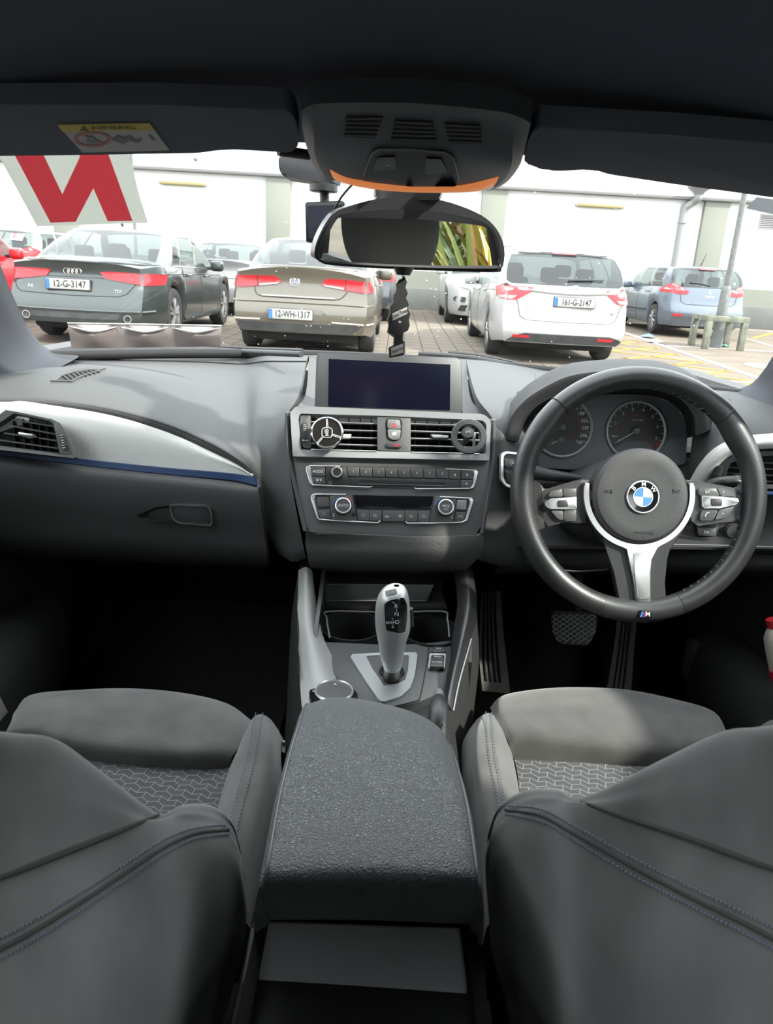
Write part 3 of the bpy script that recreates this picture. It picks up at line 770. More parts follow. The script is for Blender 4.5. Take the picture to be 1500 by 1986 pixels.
def stripe(name, a, b, w, m):
    a, b = V((*a, 0)), V((*b, 0)); d = (b-a).normalized(); n = V((-d.y, d.x, 0))*w/2
    P = [a-n, b-n, b+n, a+n]; Z = V((0,0,-.012))
    return plate(name, [p+Z for p in P], (0,0,1), .007, m, gr, .0015, 1)
stripe('white_line', (5.06, 17.2), (4.72, 8.6), .12, white_m)
stripe('white_line', (4.9, 14.06), (8.2, 14.10), .10, white_m)
stripe('white_line', (3.6, 9.34), (5.5, 9.36), .12, white_m)
stripe('white_line', (7.9, 17.6), (7.35, 13.4), .10, white_m)
stripe('white_line', (8.6, 20.66), (12, 20.66), .10, white_m)
stripe('white_line', (9.9, 20.6), (9.6, 18.6), .10, white_m)
for k in range(9):
    y = 8.3+k*1.02
    stripe('yellow_hatch', (3.45, y), (4.66, y+1.15), .075, yel_m)
    stripe('yellow_hatch', (3.45, y+1.1), (4.66, y), .075, yel_m)
for k in range(4): stripe('yellow_hatch', (8.0+k*.8, 17.2+k*.3), (9.6+k*.8, 19.6+k*.3), .10, yel_m)
plate('white_arrow', [PZ(x, y, -.012) for x, y in rpoly([(1441,706),(1452,703),(1500,708),(1545,712),(1545,722),(1500,718),(1462,712)], 3)], (0,0,1), .006, white_m, gr)
# ------------------------------------------------------------------ building
bwall = mat('white rendered wall', (.62,.62,.60), .9, var=.03, vscale=.6)
bpil = mat('pale green grey pilaster render', (.165,.172,.145), .9, var=.05, vscale=.9)
bpan = mat('white cladding panel', (.84,.84,.83), .5)
bgrey = mat('grey plinth render', (.10,.104,.10), .9, var=.15, vscale=1.5)
btrim = mat('grey drip trim', (.11,.11,.105), .6)
WY = 21.4
bld = thing('building', 'long white rendered building with pale pilasters behind the parked cars', 'building', (0, WY, 0))
X0, X1 = -24, 26
pil = [-20.6, -14.85, -9.1, -3.35, 2.4, 8.3, 14.1, 19.9]
ed = [X0]+[p for q in pil for p in (q-.33, q+.33)]+[X1]
for k in range(0, len(ed), 2):
    box('wall_panel', (ed[k], WY, 1.02), (ed[k+1], WY+.3, 3.2), bwall, bld)
    box('wall_dado', (ed[k], WY-.02, .55), (ed[k+1], WY+.3, 1.02), bpil, bld)
for q in pil: box('pilaster', (q-.33, WY-.14, .55), (q+.33, WY+.3, 3.2), bpil, bld, .01)
box('plinth', (X0, WY-.16, -.02), (X1, WY+.3, .55), bgrey, bld, .01)
box('drip_ledge', (X0, WY-.22, 3.17), (X1, WY+.3, 3.245), btrim, bld, .01)
fx = [X0, -18.2, -12.6, -6.35, -.3, 5.55, 9.35, 15.2, 21, X1]
for a, b in zip(fx, fx[1:]): box('fascia_panel', (a+.012, WY-.18, 3.25), (b-.012, WY+.3, 5.6), bpan, bld, .008)
box('backing', (X0, WY+.05, 3.2), (X1, WY+.25, 5.6), btrim, bld)
tubem = mat('yellowed batten lamp diffuser', (.20,.17,.075), .5); tubec = mat('batten lamp cap', (.22,.20,.13), .5)
for k, (xa, ya, xb, yb) in enumerate(((307,354,400,358),(1117,397,1211,402))):
    a, b = PY(xa, ya, WY-.10), PY(xb, yb, WY-.10); z = (a.z+b.z)/2
    t = thing('batten_lamp', ('batten lamp on the white wall left, above the silver saloon', 'batten lamp on the white wall above the white estate')[k], 'lamp', (a.x, WY-.05, z), 'batten lamps on the white wall')
    box('diffuser', (a.x+.06, WY-.13, z-.045), (b.x-.06, WY-.03, z+.045), tubem, t, .03, 3)
    for x, s_ in ((a.x, 1), (b.x, -1)): box('end_cap', (min(x, x+s_*.07), WY-.12, z-.035), (max(x, x+s_*.07), WY-.03, z+.035), tubec, t, .015)
    box('back_plate', (a.x+.05, WY-.03, z-.03), (b.x-.05, WY, z+.03), tubec, t)
# downpipe
pg = mat('pale grey rain pipe', (.19,.19,.187), .5)
t = thing('downpipe', 'pale grey rain downpipe with hopper on the white wall', 'pipe', (7.5, WY, .5))
a, b, c, d = PY(1355,385,WY-.30), PY(1350,392,WY-.16), PY(1332,401,WY-.12), PY(1327,412,WY-.10)
bt = V((d.x, d.y, .5))
tube('pipe', spline([V((a.x, a.y, a.z+.1)), a, V((lerp(a.x, c.x, .3), b.y, b.z)), c, V((d.x, d.y, d.z)), V((d.x, d.y, 1.8)), bt], 6), .095, pg, t, 14)
lathe('hopper', [(.10,-.12),(.14,-.05),(.30,.06),(.32,.14),(.30,.14)], V((a.x, a.y, a.z+.2)), (0,0,1), pg, t, 16)
tube('clip', [V((d.x+.11*math.cos(q), d.y+.11*math.sin(q), 2.6)) for q in [2*math.pi*i/16 for i in range(16)]], .012, pg, t, 6, True)
# louvre
a, b = PY(1477,415,WY-.02), PY(1540,447,WY-.02)
t = thing('wall_louvre', 'louvred ventilation grille on the white wall at far right', 'vent', (a.x, WY, b.z))
obj('louvre_frame', ring_bm([V((a.x,WY-.03,b.z)),V((b.x,WY-.03,b.z)),V((b.x,WY-.03,a.z)),V((a.x,WY-.03,a.z))], [V((a.x+.04,WY-.03,b.z+.04)),V((b.x-.04,WY-.03,b.z+.04)),V((b.x-.04,WY-.03,a.z-.04)),V((a.x+.04,WY-.03,a.z-.04))], (0,-1,0), .03), pg, t, 35)
for k in range(6):
    z = lerp(b.z+.07, a.z-.07, k/5)
    plate('louvre_slat', [V((a.x+.04,WY-.045,z-.02)),V((b.x-.04,WY-.045,z-.02)),V((b.x-.04,WY-.015,z+.02)),V((a.x+.04,WY-.015,z+.02))], (0,-.8,.6), .006, pg, t)
# wall camera dot on the fascia
p = PY(380, 308, WY-.2); lathe('wall_sensor', [(.05,-.02),(.05,.05),(.03,.09),(.001,.1)], p, (0,-1,-.3), btrim, bld, 14)
# ------------------------------------------------------------------ lamp post and guard
galv = mat('weathered galvanised steel', (.115,.12,.115), .6, .3, var=.2, vscale=14)
conc = mat('mossy weathered guard concrete', (.12,.125,.10), .9, var=.35, vscale=7, bump=.004, bscale=40)
PXY = V((5.98, 14.22, 0))
t = thing('lamp_post', 'galvanised lamp post rising from the square guard frame', 'lamp post', PXY)
lathe('post_base', [(.115,-.02),(.11,0),(.095,.5),(.088,1.02),(.075,1.06),(.06,1.09)], PXY, (0,0,1), galv, t, 18)
lathe('post_shaft', [(.056,1.06),(.05,2.4),(.042,5.2),(.03,5.3)], PXY, (0,0,1), galv, t, 16)
box('lantern', (PXY.x-.12, PXY.y-.55, 5.2), (PXY.x+.12, PXY.y+.05, 5.34), galv, t, .03)
t = thing('post_guard', 'square weathered guard frame around the foot of the lamp post', 'guard', PXY)
gx0, gx1, gy0, gy1, gz = 5.60, 6.36, 13.86, 14.62, .57
for x in (gx0, gx1-.11):
    for y in (gy0, gy1-.11): box('guard_leg', (x, y, -.02), (x+.11, y+.11, gz-.09), conc, t, .012)
for x in (gx0, gx1-.11): box('top_rail', (x, gy0+.11, gz-.1), (x+.11, gy1-.11, gz), conc, t, .012)
for y in (gy0, gy1-.11): box('top_rail', (gx0, y, gz-.1), (gx1, y+.11, gz), conc, t, .012)
# litter
def scrap(name, px, py, r, m, label):
    c = PZ(px, py, 0); vs_ = []; fs = []
    n = 10
    for i in range(n): vs_.append(c+V((r*math.cos(i*.628)*random.uniform(.7,1.1), r*1.3*math.sin(i*.628)*random.uniform(.7,1.1), random.uniform(-.005,.02))))
    vs_.append(c+V((0,0,.07))); fs = [(i, (i+1)%n, n) for i in range(n)]
    return tag(obj(name, mesh(name, vs_, fs), m, None, 30), label, 'litter', 'litter on the tarmac')
scrap('plastic_litter', 1258, 653, .17, mat('blue plastic film', (.10,.17,.33), .4), 'crumpled blue plastic litter near the pale blue-grey hatchback')
scrap('paper_litter', 1272, 663, .14, white_m, 'scrap of white paper litter on the white line')
scrap('wrapper_litter', 1406, 671, .07, mat('green wrapper', (.08,.30,.16), .4), 'green wrapper litter at the foot of the guard frame')
# ------------------------------------------------------------------ small blue sign on a pole behind the grey saloon
sgx = PY(256, 330, 16.2)
t = thing('sign_post', 'thin pole with a small blue sign, partly behind the N sticker', 'sign', (sgx.x, 16.2, 0))
tube('pole', [V((sgx.x, 16.2, 0)), V((sgx.x, 16.2, 3.05))], .035, galv, t, 10)
box('sign_panel', (sgx.x-.30, 16.12, 2.28), (sgx.x-.05, 16.15, 2.95), mat('blue sign face', (.010,.12,.27), .5), t, .01)
# ================================================================== CAR INTERIOR: SHELL
headl = mat('charcoal headliner cloth', (.070,.084,.122), .95, bump=.0006, bscale=900, bstr=.3)
pillm = mat('charcoal pillar trim', (.024,.027,.035), .8, bump=.0004, bscale=900, bstr=.3)
padm = mat('grained soft dash plastic', (.062,.064,.065), .68, spec=.28, bump=.0010, bscale=650, bstr=.5)
lowp = mat('shade toned black dash plastic', (.043,.043,.045), .6, spec=.35, bump=.0005, bscale=700, bstr=.4)  # darker than the pad; shade of the lower dash put into the colour
satin = mat('satin black fascia', (.078,.078,.078), .42, spec=.5)
gloss = mat('piano black', (.008,.008,.010), .12, spec=.6)
dark = mat('matt black recess', (.006,.006,.007), .8)
blk = mat('black switch plastic', (.030,.030,.032), .5)
chrome = mat('satin chrome', (.78,.78,.78), .34, .7)
sgrey = mat('satin silver grey paint', (.27,.28,.285), .40, .35)
glyph = mat('pale printed symbol', (.50,.50,.50), .6)
carpet = mat('black carpet', (.011,.0105,.0105), .98, bump=.003, bscale=500, bstr=.6, var=.2, vscale=30)
matm = mat('dark grey floor mat', (.024,.022,.021), .95, bump=.003, bscale=400, bstr=.6)
# headliner
rows = []
for Y, zc in ((-1.3,1.27),(-.8,1.315),(-.3,1.335),(.1,1.335),(.45,1.325),(.66,1.302),(.80,1.278),(.90,1.262)):
    rows.append([V((x, Y-.12*(abs(x)/.6)**2*(1 if Y > .5 else 0), zc-d)) for x, d in ((-.66,.11),(-.60,.06),(-.45,.022),(-.22,.004),(0,0),(.22,.004),(.45,.022),(.60,.06),(.66,.11))])
struct(surf('ceiling', rows, headl, None, 3, 4, off=(0,0,.04)), 'charcoal cloth headliner of the car')
# floor and footwell front
struct(obj('floor', box_bm((-.72,-1.4,.24),(.72,1.45,.27)), carpet, None), 'black carpeted car floor')
struct(surf('wall_front', [[V((-.72,1.30,.26)),V((0,1.30,.26)),V((.72,1.30,.26))],[V((-.72,1.55,.40)),V((0,1.55,.40)),V((.72,1.55,.40))],[V((-.72,1.66,.62)),V((0,1.68,.62)),V((.72,1.66,.62))],[V((-.72,1.66,.90)),V((0,1.72,.90)),V((.72,1.66,.90))]], carpet, None, 2, 3, off=(0,.04,-.03)), 'dark carpeted bulkhead of the footwells')
struct(obj('wall_back', box_bm((-.66,-1.45,.27),(.66,-1.38,.96)), lowp, None), 'dark load bay panel behind the rear seats')
# doors
doorm = mat('black door plastic', (.020,.020,.021), .6)
for sd, nm, lb in ((-1,'wall_left','black passenger door panel'),(1,'wall_right','black driver door panel')):
    R = []
    for Y in (-1.4,-.4,.3,.9,1.28,1.46,1.78):
        k = 0 if Y < 1.0 else (Y-1.0)*.12
        R.append([V((sd*(x-k), Y, z)) for x, z in ((.70,.26),(.72,.40),(.69,.52),(.675,.66),(.685,.72),(.715,.80),(.72,.90),(.735,.945))])
    o = struct(surf(nm, R, doorm, None, 4, 3, off=(sd*.05,0,0)), lb)
    # door bin
    surf('door_bin', [[V((sd*.69,.45,.52)),V((sd*.60,.45,.50)),V((sd*.60,.45,.34)),V((sd*.69,.45,.30))],[V((sd*.69,.9,.53)),V((sd*.585,.9,.51)),V((sd*.59,.9,.34)),V((sd*.69,.9,.30))],[V((sd*.69,1.25,.53)),V((sd*.60,1.25,.51)),V((sd*.60,1.25,.36)),V((sd*.68,1.25,.32))]], doorm, o, 3, 4, off=(0,0,-.008))
    surf('armrest_pull', [[V((sd*.70,.35,.70)),V((sd*.615,.35,.70)),V((sd*.61,.35,.66)),V((sd*.69,.35,.64))],[V((sd*.70,.7,.73)),V((sd*.605,.7,.73)),V((sd*.60,.7,.69)),V((sd*.69,.7,.66))],[V((sd*.70,1.0,.77)),V((sd*.64,1.0,.77)),V((sd*.64,1.0,.73)),V((sd*.70,1.0,.70))]], lowp, o, 3, 4)
    # roof rail over the side windows
    # B and C pillars
    for Y0, Y1, tp in ((.30,.42,-.04),(-1.38,-.78,.20)):
        surf('pillar', [[V((sd*.735,Y0,.94)),V((sd*.72,(Y0+Y1)/2,.94)),V((sd*.735,Y1,.94))],[V((sd*.65,Y0+tp,1.25)),V((sd*.64,(Y0+Y1)/2+tp,1.25)),V((sd*.65,Y1+tp,1.25))]], pillm, o, 3, 4, off=(sd*.03,0,0))
side_gl = glass_mat('car side glass', (.80,.86,.84), .05)
n = 2
for sd in (-1, 1):
    for Y0, Y1, t0, t1, nm in ((.42,1.30,.38,.80,'front'),(-.78,.30,-.58,.26,'rear')):
        o = struct(surf('window_%d' % n, [[V((sd*.737,Y0,.945)),V((sd*.737,(Y0+Y1)/2,.945)),V((sd*.70,Y1,.955))],[V((sd*.665,t0,1.225)),V((sd*.66,(t0+t1)/2,1.225)),V((sd*.645,t1,1.215))]], side_gl, None, 3, 4), '%s door glass on the %s side' % (nm, 'passenger' if sd < 0 else 'driver')); n += 1
struct(surf('window_6', [[V((-.6,-1.42,.93)),V((0,-1.46,.93)),V((.6,-1.42,.93))],[V((-.55,-1.2,1.24)),V((0,-1.24,1.27)),V((.55,-1.2,1.24))]], side_gl, None, 3, 3), 'tailgate glass behind the rear seats')
# windscreen
wrows = []
for t in (0, .25, .5, .75, 1.0):
    r_ = []
    for x in (-1, -.66, -.33, 0, .33, .66, 1):
        hw = lerp(.70, .60, t); Yc = lerp(1.66, .92, t); Ys = lerp(1.36, .72, t); zc = lerp(.945, 1.292, t); zs = lerp(.945, 1.235, t)
        r_.append(V((x*hw, lerp(Yc, Ys, x*x), lerp(zc, zs, x*x)+.03*math.sin(math.pi*t)*1.0)))
    wrows.append(r_)
wv, wf = loft(wrows, 4, 4)
wsg = glass_mat('windscreen glass', (.94,.97,.96), .02, dust=1e-6)
o = struct(obj('window_1', mesh('window_1', wv, wf), wsg, None, 60), 'dusty curved windscreen')
WST = BVHTree.FromPolygons([tuple(v) for v in wv], wf)
# windscreen seal and wipers
tube('seal', [p+V((0,-.012,.0)) for p in spline(wrows[0], 4)], .010, dark, o, 8)
def onglass(px, py, off=-.004):
    d = ray(px, py).normalized(); h = WST.ray_cast(CAM, d)
    p = h[0] if h[0] else PY(px, py, 1.4)
    return p + d*off
def decal_grid(poly, f, res, m, name, parent=None, thick=None):
    """a thin sheet with the given outline laid on a real surface"""
    bm = bmesh.new(); bm.faces.new([bm.verts.new((x, y, 0)) for x, y in poly])
    xs = [p[0] for p in poly]; ys_ = [p[1] for p in poly]
    for ax, L in ((0, xs), (1, ys_)):
        q = min(L)+res
        while q < max(L):
            bmesh.ops.bisect_plane(bm, geom=list(bm.verts)+list(bm.edges)+list(bm.faces), plane_co=(q, q, 0), plane_no=(1-ax, ax, 0)); q += res
    for v in bm.verts: v.co = f(v.co.x, v.co.y)
    if thick:
        r = bmesh.ops.extrude_face_region(bm, geom=list(bm.faces))
        for g in r['geom']:
            if isinstance(g, bmesh.types.BMVert): g.co += (g.co-CAM).normalized()*thick
    bmesh.ops.recalc_face_normals(bm, faces=bm.faces)
    return obj(name, bm, m, parent, 30)
# N learner sticker
stk = mat('translucent white sticker', (.50,.51,.48), .6)
stk.node_tree.nodes['Principled BSDF'].inputs['Transmission Weight'].default_value = 0
stkN = mat('red sticker print', (.95,.27,.33), .6)
def sheet_mat(m, k):   # back-lit thin film: part of the light passes through
    nt = m.node_tree; b = nt.nodes['Principled BSDF']; out = nt.nodes['Material Output']
    tr = nt.nodes.new('ShaderNodeBsdfTranslucent'); tr.inputs['Color'].default_value = b.inputs['Base Color'].default_value
    mx = nt.nodes.new('ShaderNodeMixShader'); mx.inputs['Fac'].default_value = k
    nt.links.new(b.outputs[0], mx.inputs[1]); nt.links.new(tr.outputs[0], mx.inputs[2]); nt.links.new(mx.outputs[0], out.inputs['Surface'])
sheet_mat(stk, .6); sheet_mat(stkN, .88)
t = thing('learner_sticker', 'white windscreen sticker with a reversed red letter N', 'sticker', onglass(150, 370))
decal_grid([(-20,268),(246,268),(252,305),(268,370),(287,432),(72,439),(40,380),(10,325)], lambda x, y: onglass(x, y, -.004), 25, stk, 'sticker_sheet', t, .001)
decal_grid([(12,270),(70,270),(121,377),(155,304),(148,270),(200,270),(212,304),(257,428),(209,429),(181,365),(147,430),(98,432)], lambda x, y: onglass(x, y, -.006), 25, stkN, 'letter', t, .001)
# small grey band at the right top of the glass, and printed makers marks
tag(decal_grid([(1448,404),(1468,382),(1540,392),(1540,425)], lambda x, y: onglass(x, y, -.004), 20, mat('grey tint film', (.30,.31,.32), .6), 'tint_sticker', None, .001), 'small grey sticker on the windscreen at upper right', 'sticker')
sheet_mat(MATS['grey tint film'], .7)
# plastic holder strip standing at the foot of the windscreen
holdm = mat('smoky plastic sleeve', (.22,.185,.175), .22, .45, spec=.8)
hp = []
for j, fy in enumerate((0, .12, .3, .5, .75, 1)):
    r_ = []
    for i in range(13):
        fx_ = i/12; x = lerp(131+8*fy, 430-2*fy, fx_); y = lerp(627+5*fx_, 676-4*fx_, fy)
        b = .010*math.sin(math.pi*fx_*3)**2*math.sin(math.pi*fy)
        r_.append(PY(x, y, 1.345+.02*math.sin(math.pi*fx_)-b))
    hp.append(r_)
t = thing('document_sleeve', 'smoky plastic document sleeve at the foot of the windscreen on the left', 'sleeve', PY(280, 675, 1.35))
surf('sleeve_sheet', hp, holdm, t, 3, 3, off=(0,.0015,.0005))
tube('sleeve_edge', [p+V((0,-.001,.0005)) for p in spline(hp[0], 3)], .0012, chrome, t, 6)
for a, b in ((0,4),(4,8),(8,12)):  # bright chrome beads stand in for highlights on the bulging plastic
    tube('sleeve_highlight', spline([hp[1][a]+V((.004,-.001,0)), hp[2][(a+b)//2]+V((0,-.002,.0)), hp[1][b]+V((-.004,-.001,0))], 8), lambda s: .0004+.0022*math.sin(math.pi*s), chrome, t, 6)
# wipers outside
wip = mat('wiper rubber', (.02,.02,.021), .6)
for pts, lb in ((((812,686),(870,690),(935,697),(1010,712)), 'black wiper blade resting below the white estate'), (((240,680),(340,676),(450,681),(585,687)), 'black wiper blade resting at the lower left of the glass')):
    P = [onglass(x, y, .02) for x, y in pts]
    t = thing('wiper', lb, 'wiper', P[0], 'windscreen wipers')
    tube('blade', spline(P, 6), .006, wip, t, 8)
    tube('arm', [p+V((0,.012,.006)) for p in spline(P[1:], 6)], .004, wip, t, 6)
# A pillars
pl = [[(150,688,1.43),(95,677,1.40),(58,640,1.34),(28,580,1.26),(-6,500,1.16),(-70,380,1.02),(-180,200,.84)],
      [(150,694,1.38),(85,690,1.34),(35,655,1.28),(0,590,1.20),(-40,500,1.10),(-110,380,.97),(-220,200,.80)],
      [(110,716,1.30),(50,725,1.25),(-10,700,1.20),(-60,620,1.13),(-100,510,1.04),(-160,390,.93),(-270,210,.77)],
      [(60,745,1.24),(0,768,1.19),(-60,760,1.14),(-120,680,1.07),(-160,560,1.0),(-220,420,.90),(-320,230,.74)]]
struct(surf('trim_1', [[PY(*p) for p in r_] for r_ in pl], pillm, None, 5, 4, off=(-.02,.02,0)), 'charcoal windscreen pillar on the passenger side')
pr = [[(1405,759,1.42),(1440,752,1.40),(1468,735,1.37),(1503,685,1.29),(1550,590,1.16),(1600,470,1.03),(1680,300,.86)],
      [(1405,764,1.38),(1450,764,1.35),(1490,745,1.31),(1530,690,1.22),(1580,590,1.10),(1640,470,.97),(1720,300,.82)],
      [(1420,778,1.31),(1470,795,1.27),(1520,785,1.22),(1580,720,1.13),(1640,610,1.02),(1700,480,.92),(1770,310,.78)],
      [(1450,795,1.26),(1510,822,1.20),(1580,820,1.13),(1650,750,1.05),(1700,640,.96),(1750,500,.88),(1820,330,.75)]]
struct(surf('trim_2', [[PY(*p) for p in r_] for r_ in pr], pillm, None, 5, 4, off=(.02,.02,0)), 'charcoal windscreen pillar on the driver side')
# sun visors
vism = mat('charcoal visor cloth', (.085,.098,.130), .85, bump=.0005, bscale=900, bstr=.3)
vpL = Plane(PY(0,302,.825), PY(560,297+31,.825), PY(300,205,.70))
poly = rpoly([(-120,203),(300,203),(562,213),(577,240),(580,285),(562,297),(455,290),(420,292),(385,297),(200,300),(-120,305)], [5,20,16,20,14,10,10,10,10,10,5])
t = thing('sun_visor', 'folded-up passenger sun visor with an airbag warning label', 'sun visor', vpL.pt(300,250), 'sun visors')
plate('visor_panel', vpL.pts(poly), vpL.n, .018, vism, t, .006, 3)
lab = plate('warning_label', vpL.pts([(112,243),(290,240),(329,292),(160,296)], .0012), vpL.n, .001, mat('label white', (.42,.42,.42), .6), t)
plate('yellow_band', vpL.pts([(112,243),(290,240),(300,253),(122,256)], .0016), vpL.n, .0006, mat('label yellow', (.52,.40,.06), .6), lab)
uL = (vpL.pt(300,262)-vpL.pt(130,264)).normalized(); vL = vpL.n.cross(uL)
text('label_print', 'AIRBAG', vpL.pt(219,248,.002), uL, vL, .007, mat('label ink', (.10,.085,.03), .7), lab, squash=1.25)
plate('warning_triangle', vpL.pts([(155,254),(172,254),(162,244)], .0019), vpL.n, .0004, MATS['label ink'], lab)
pinkr = mat('label red ring', (.40,.16,.17), .6)
obj('prohibition_ring', ring_bm(vpL.pts(circ(179,271,36,28,15), .0019), vpL.pts(circ(179,271,29,28,11), .0019), vpL.n, .0004), pinkr, lab, 30)
plate('prohibition_bar', vpL.pts([(156,262),(161,260),(203,279),(198,282)], .0019), vpL.n, .0004, pinkr, lab)
gink = mat('label grey drawing', (.17,.18,.20), .7)
plate('label_drawing', vpL.pts([(168,277),(172,266),(180,264),(186,270),(190,278)], .0021), vpL.n, .0004, gink, lab)
plate('label_drawing', vpL.pts([(218,272),(228,262),(240,268),(252,263),(262,272),(276,268),(270,278),(250,274),(240,280),(228,276)], .0019), vpL.n, .0004, gink, lab)
plate('label_drawing', vpL.pts([(288,262),(296,266),(302,273),(294,272)], .0019), vpL.n, .0004, gink, lab)
vpR = Plane(PY(1010,325,.825), PY(1500,325+27,.825), PY(1100,248,.70))
poly = rpoly([(1040,247),(1300,262),(1640,290),(1640,400),(1500,383),(1300,356),(1180,338),(1150,328),(1120,330),(1090,332),(1060,331),(1015,318),(1025,270)], 12)
t = thing('sun_visor', 'folded-up plain sun visor above the steering wheel', 'sun visor', vpR.pt(1200,300), 'sun visors')
plate('visor_panel', vpR.pts(poly), vpR.n, .018, vism, t, .006, 3)
tube('visor_hinge', [vpL.pt(540,292,-.006), vpL.pt(600,300,-.01)], .005, blk, bpy.data.objects['sun_visor'], 8)
# overhead console
ohm = mat('charcoal overhead plastic', (.070,.075,.088), .45)
t = thing('overhead_console', 'charcoal overhead console with two buttons and an orange lit strip', 'overhead console', PY(800,300,.76))
ocr = [[(585,215,.685),(600,205,.68),(640,200,.675),(800,200,.67),(960,215,.675),(1010,228,.68),(1030,240,.685)],
       [(588,255,.73),(606,245,.71),(632,232,.70),(800,232,.695),(972,246,.70),(1000,262,.71),(1020,280,.73)],
       [(600,300,.79),(612,298,.765),(627,292,.75),(800,292,.735),(975,316,.75),(992,322,.765),(1008,322,.79)],
       [(625,345,.86),(632,340,.83),(640,336,.81),(800,345,.79),(962,348,.81),(970,354,.83),(980,356,.86)],
       [(660,362,.90),(655,358,.88),(652,350,.845),(800,362,.825),(950,360,.845),(950,369,.88),(945,372,.90)]]
surf('housing', [[PY(*p) for p in r_] for r_ in ocr], ohm, t, 5, 5, off=(0,.01,.02))
oc_v, oc_f = loft([[PY(*p) for p in r_] for r_ in ocr], 5, 5)
OCT = BVHTree.FromPolygons([tuple(v) for v in oc_v], oc_f)
def ocp(x, y, off):
    d = ray(x, y).normalized(); h = OCT.ray_cast(CAM, d); p = h[0] if h[0] else PY(x, y, .80)
    return p - d*off
grm = mat('grille black', (.012,.013,.016), .6)
for k, q in enumerate(([(672,226),(745,226),(728,268),(668,266)], [(768,232),(838,236),(848,276),(758,274)], [(862,238),(930,242),(935,280),(872,279)])):
    g = decal_grid(q, lambda x, y: ocp(x, y, .0015), 12, grm, 'speaker_grille', t)
    for i in range(5):
        s_ = (i+.5)/5
        a = (lerp(q[0][0], q[3][0], s_), lerp(q[0][1], q[3][1], s_)); b = (lerp(q[1][0], q[2][0], s_), lerp(q[1][1], q[2][1], s_))
        tube('grille_slat', [ocp(lerp(a[0], b[0], e), lerp(a[1], b[1], e), .0025) for e in (0,.25,.5,.75,1)], .0009, ohm, g, 6)
sw = decal_grid(rpoly([(705,342),(722,296),(735,289),(865,295),(880,304),(890,350),(885,362),(795,362),(703,352)], 5), lambda x, y: ocp(x, y, .003), 14, mat('overhead switch panel', (.026,.028,.034), .45), 'switch_panel', t, .004)
tube('panel_border', [ocp(x, y, .0045) for x, y in ((705,342),(713,318),(722,298),(735,290),(800,290),(865,296),(880,306),(886,330),(890,350))], .0009, mat('panel border', (.16,.17,.19), .4), sw, 6)
for q in (rpoly([(733,306),(766,305),(770,328),(722,333)], 4), rpoly([(826,308),(856,309),(869,335),(825,337)], 4)):
    b = decal_grid(q, lambda x, y: ocp(x, y, .0065), 12, mat('overhead button', (.10,.107,.12), .45), 'button', sw, .004)
tube('button_mark', [ocp(748,322,.006), ocp(752,320,.006), ocp(758,321,.006)], .0006, glyph, sw, 6)
amber = mat('amber lit strip', (.75,.30,.12), .4, emit=(1,.30,.08), estr=.28)
ar = [[(640,331,.0),(668,345,.0),(700,352,0),(800,364,0),(890,362,0),(940,352,0),(968,345,0)],[(652,350,0),(690,361,0),(740,369,0),(800,373,0),(870,374,0),(925,371,0),(955,362,0)]]
def ocs(x, y): return ocp(x, min(y, 360), .0) 
A0 = [ocp(x, y-2, .002) for x, y, _ in ar[0]]
A1 = [PY(x, y, .845+.0) for x, y, _ in ar[1]]
surf('light_strip', [A0, [a.lerp(b, .5)+V((0,-.004,-.002)) for a, b in zip(A0, A1)], A1], amber, t, 5, 3, off=(0,.012,.008))
# ------------------------------------------------------------------ rear-view mirror
MC = PY(795, 462, 1.0)
TGT = V((.495, .22, 1.10))
mn = ((CAM-MC).normalized()+(TGT-MC).normalized()).normalized()
mu_ = V((0,0,1)).cross(mn).normalized(); mu_ = mu_ if mu_.x > 0 else -mu_
mp = Plane(MC, MC+mu_, MC+mn.cross(mu_))
t = thing('rear_view_mirror', 'rear-view mirror reflecting a headrest and sunlit plants', 'mirror', MC)
mo = [(610,495),(617,462),(639,422),(665,404),(735,385),(793,382),(859,389),(922,411),(958,437),(977,473),(978,508),(972,522),(955,528),(793,523),(647,515),(621,506)]
mi = [(625,497),(636,459),(652,428),(668,422),(749,424),(793,425),(834,427),(920,436),(945,443),(958,459),(967,495),(966,508),(957,515),(793,514),(645,506),(630,503)]
hm = mat('mirror housing black', (.018,.018,.020), .35)
sp = lambda L: [(v.x, v.y) for v in spline([V((x, y, 0)) for x, y in L], 4, True)]
so_, si = sp(mo), sp(mi)
plate('housing', mp.pts(so_, -.002), mp.n, .030, hm, t, .006, 4)
obj('frame_lip', ring_bm(mp.pts(sp([(lerp(a[0],b[0],.55), lerp(a[1],b[1],.55)) for a, b in zip(mo, mi)]), .003), mp.pts(si, .002), mp.n, .006), hm, t, 50)
plate('mirror_glass', mp.pts(si, .0012), mp.n, .002, mat('mirror silver', (.86,.86,.84), .0, 1.), t)
kn = mp.pt(783, 524); tube('adjust_knob', [kn+V((0,0,.004)), kn+V((0,0,-.006))], [.014, .009], hm, t, 12)
a = mp.pt(800, 395, -.02); b = PY(795, 378, .93); c = PY(792, 365, .96)
obj('stalk_cover', solid(*loft([[PY(728,372,.97),PY(733,384,.99),PY(760,386,1.0),PY(845,388,1.0),PY(852,383,.99),PY(856,374,.97)],[PY(725,368,1.03),PY(728,384,1.05),PY(760,390,1.06),PY(845,392,1.06),PY(855,386,1.05),PY(860,372,1.03)]], 4, 3), (0,0,.03)), hm, t, 40)
tube('stalk', [mp.pt(800, 450, -.03), mp.pt(797,420,-.05)+V((0,.02,.02)), PY(793,382,1.05)], .012, hm, t, 10)
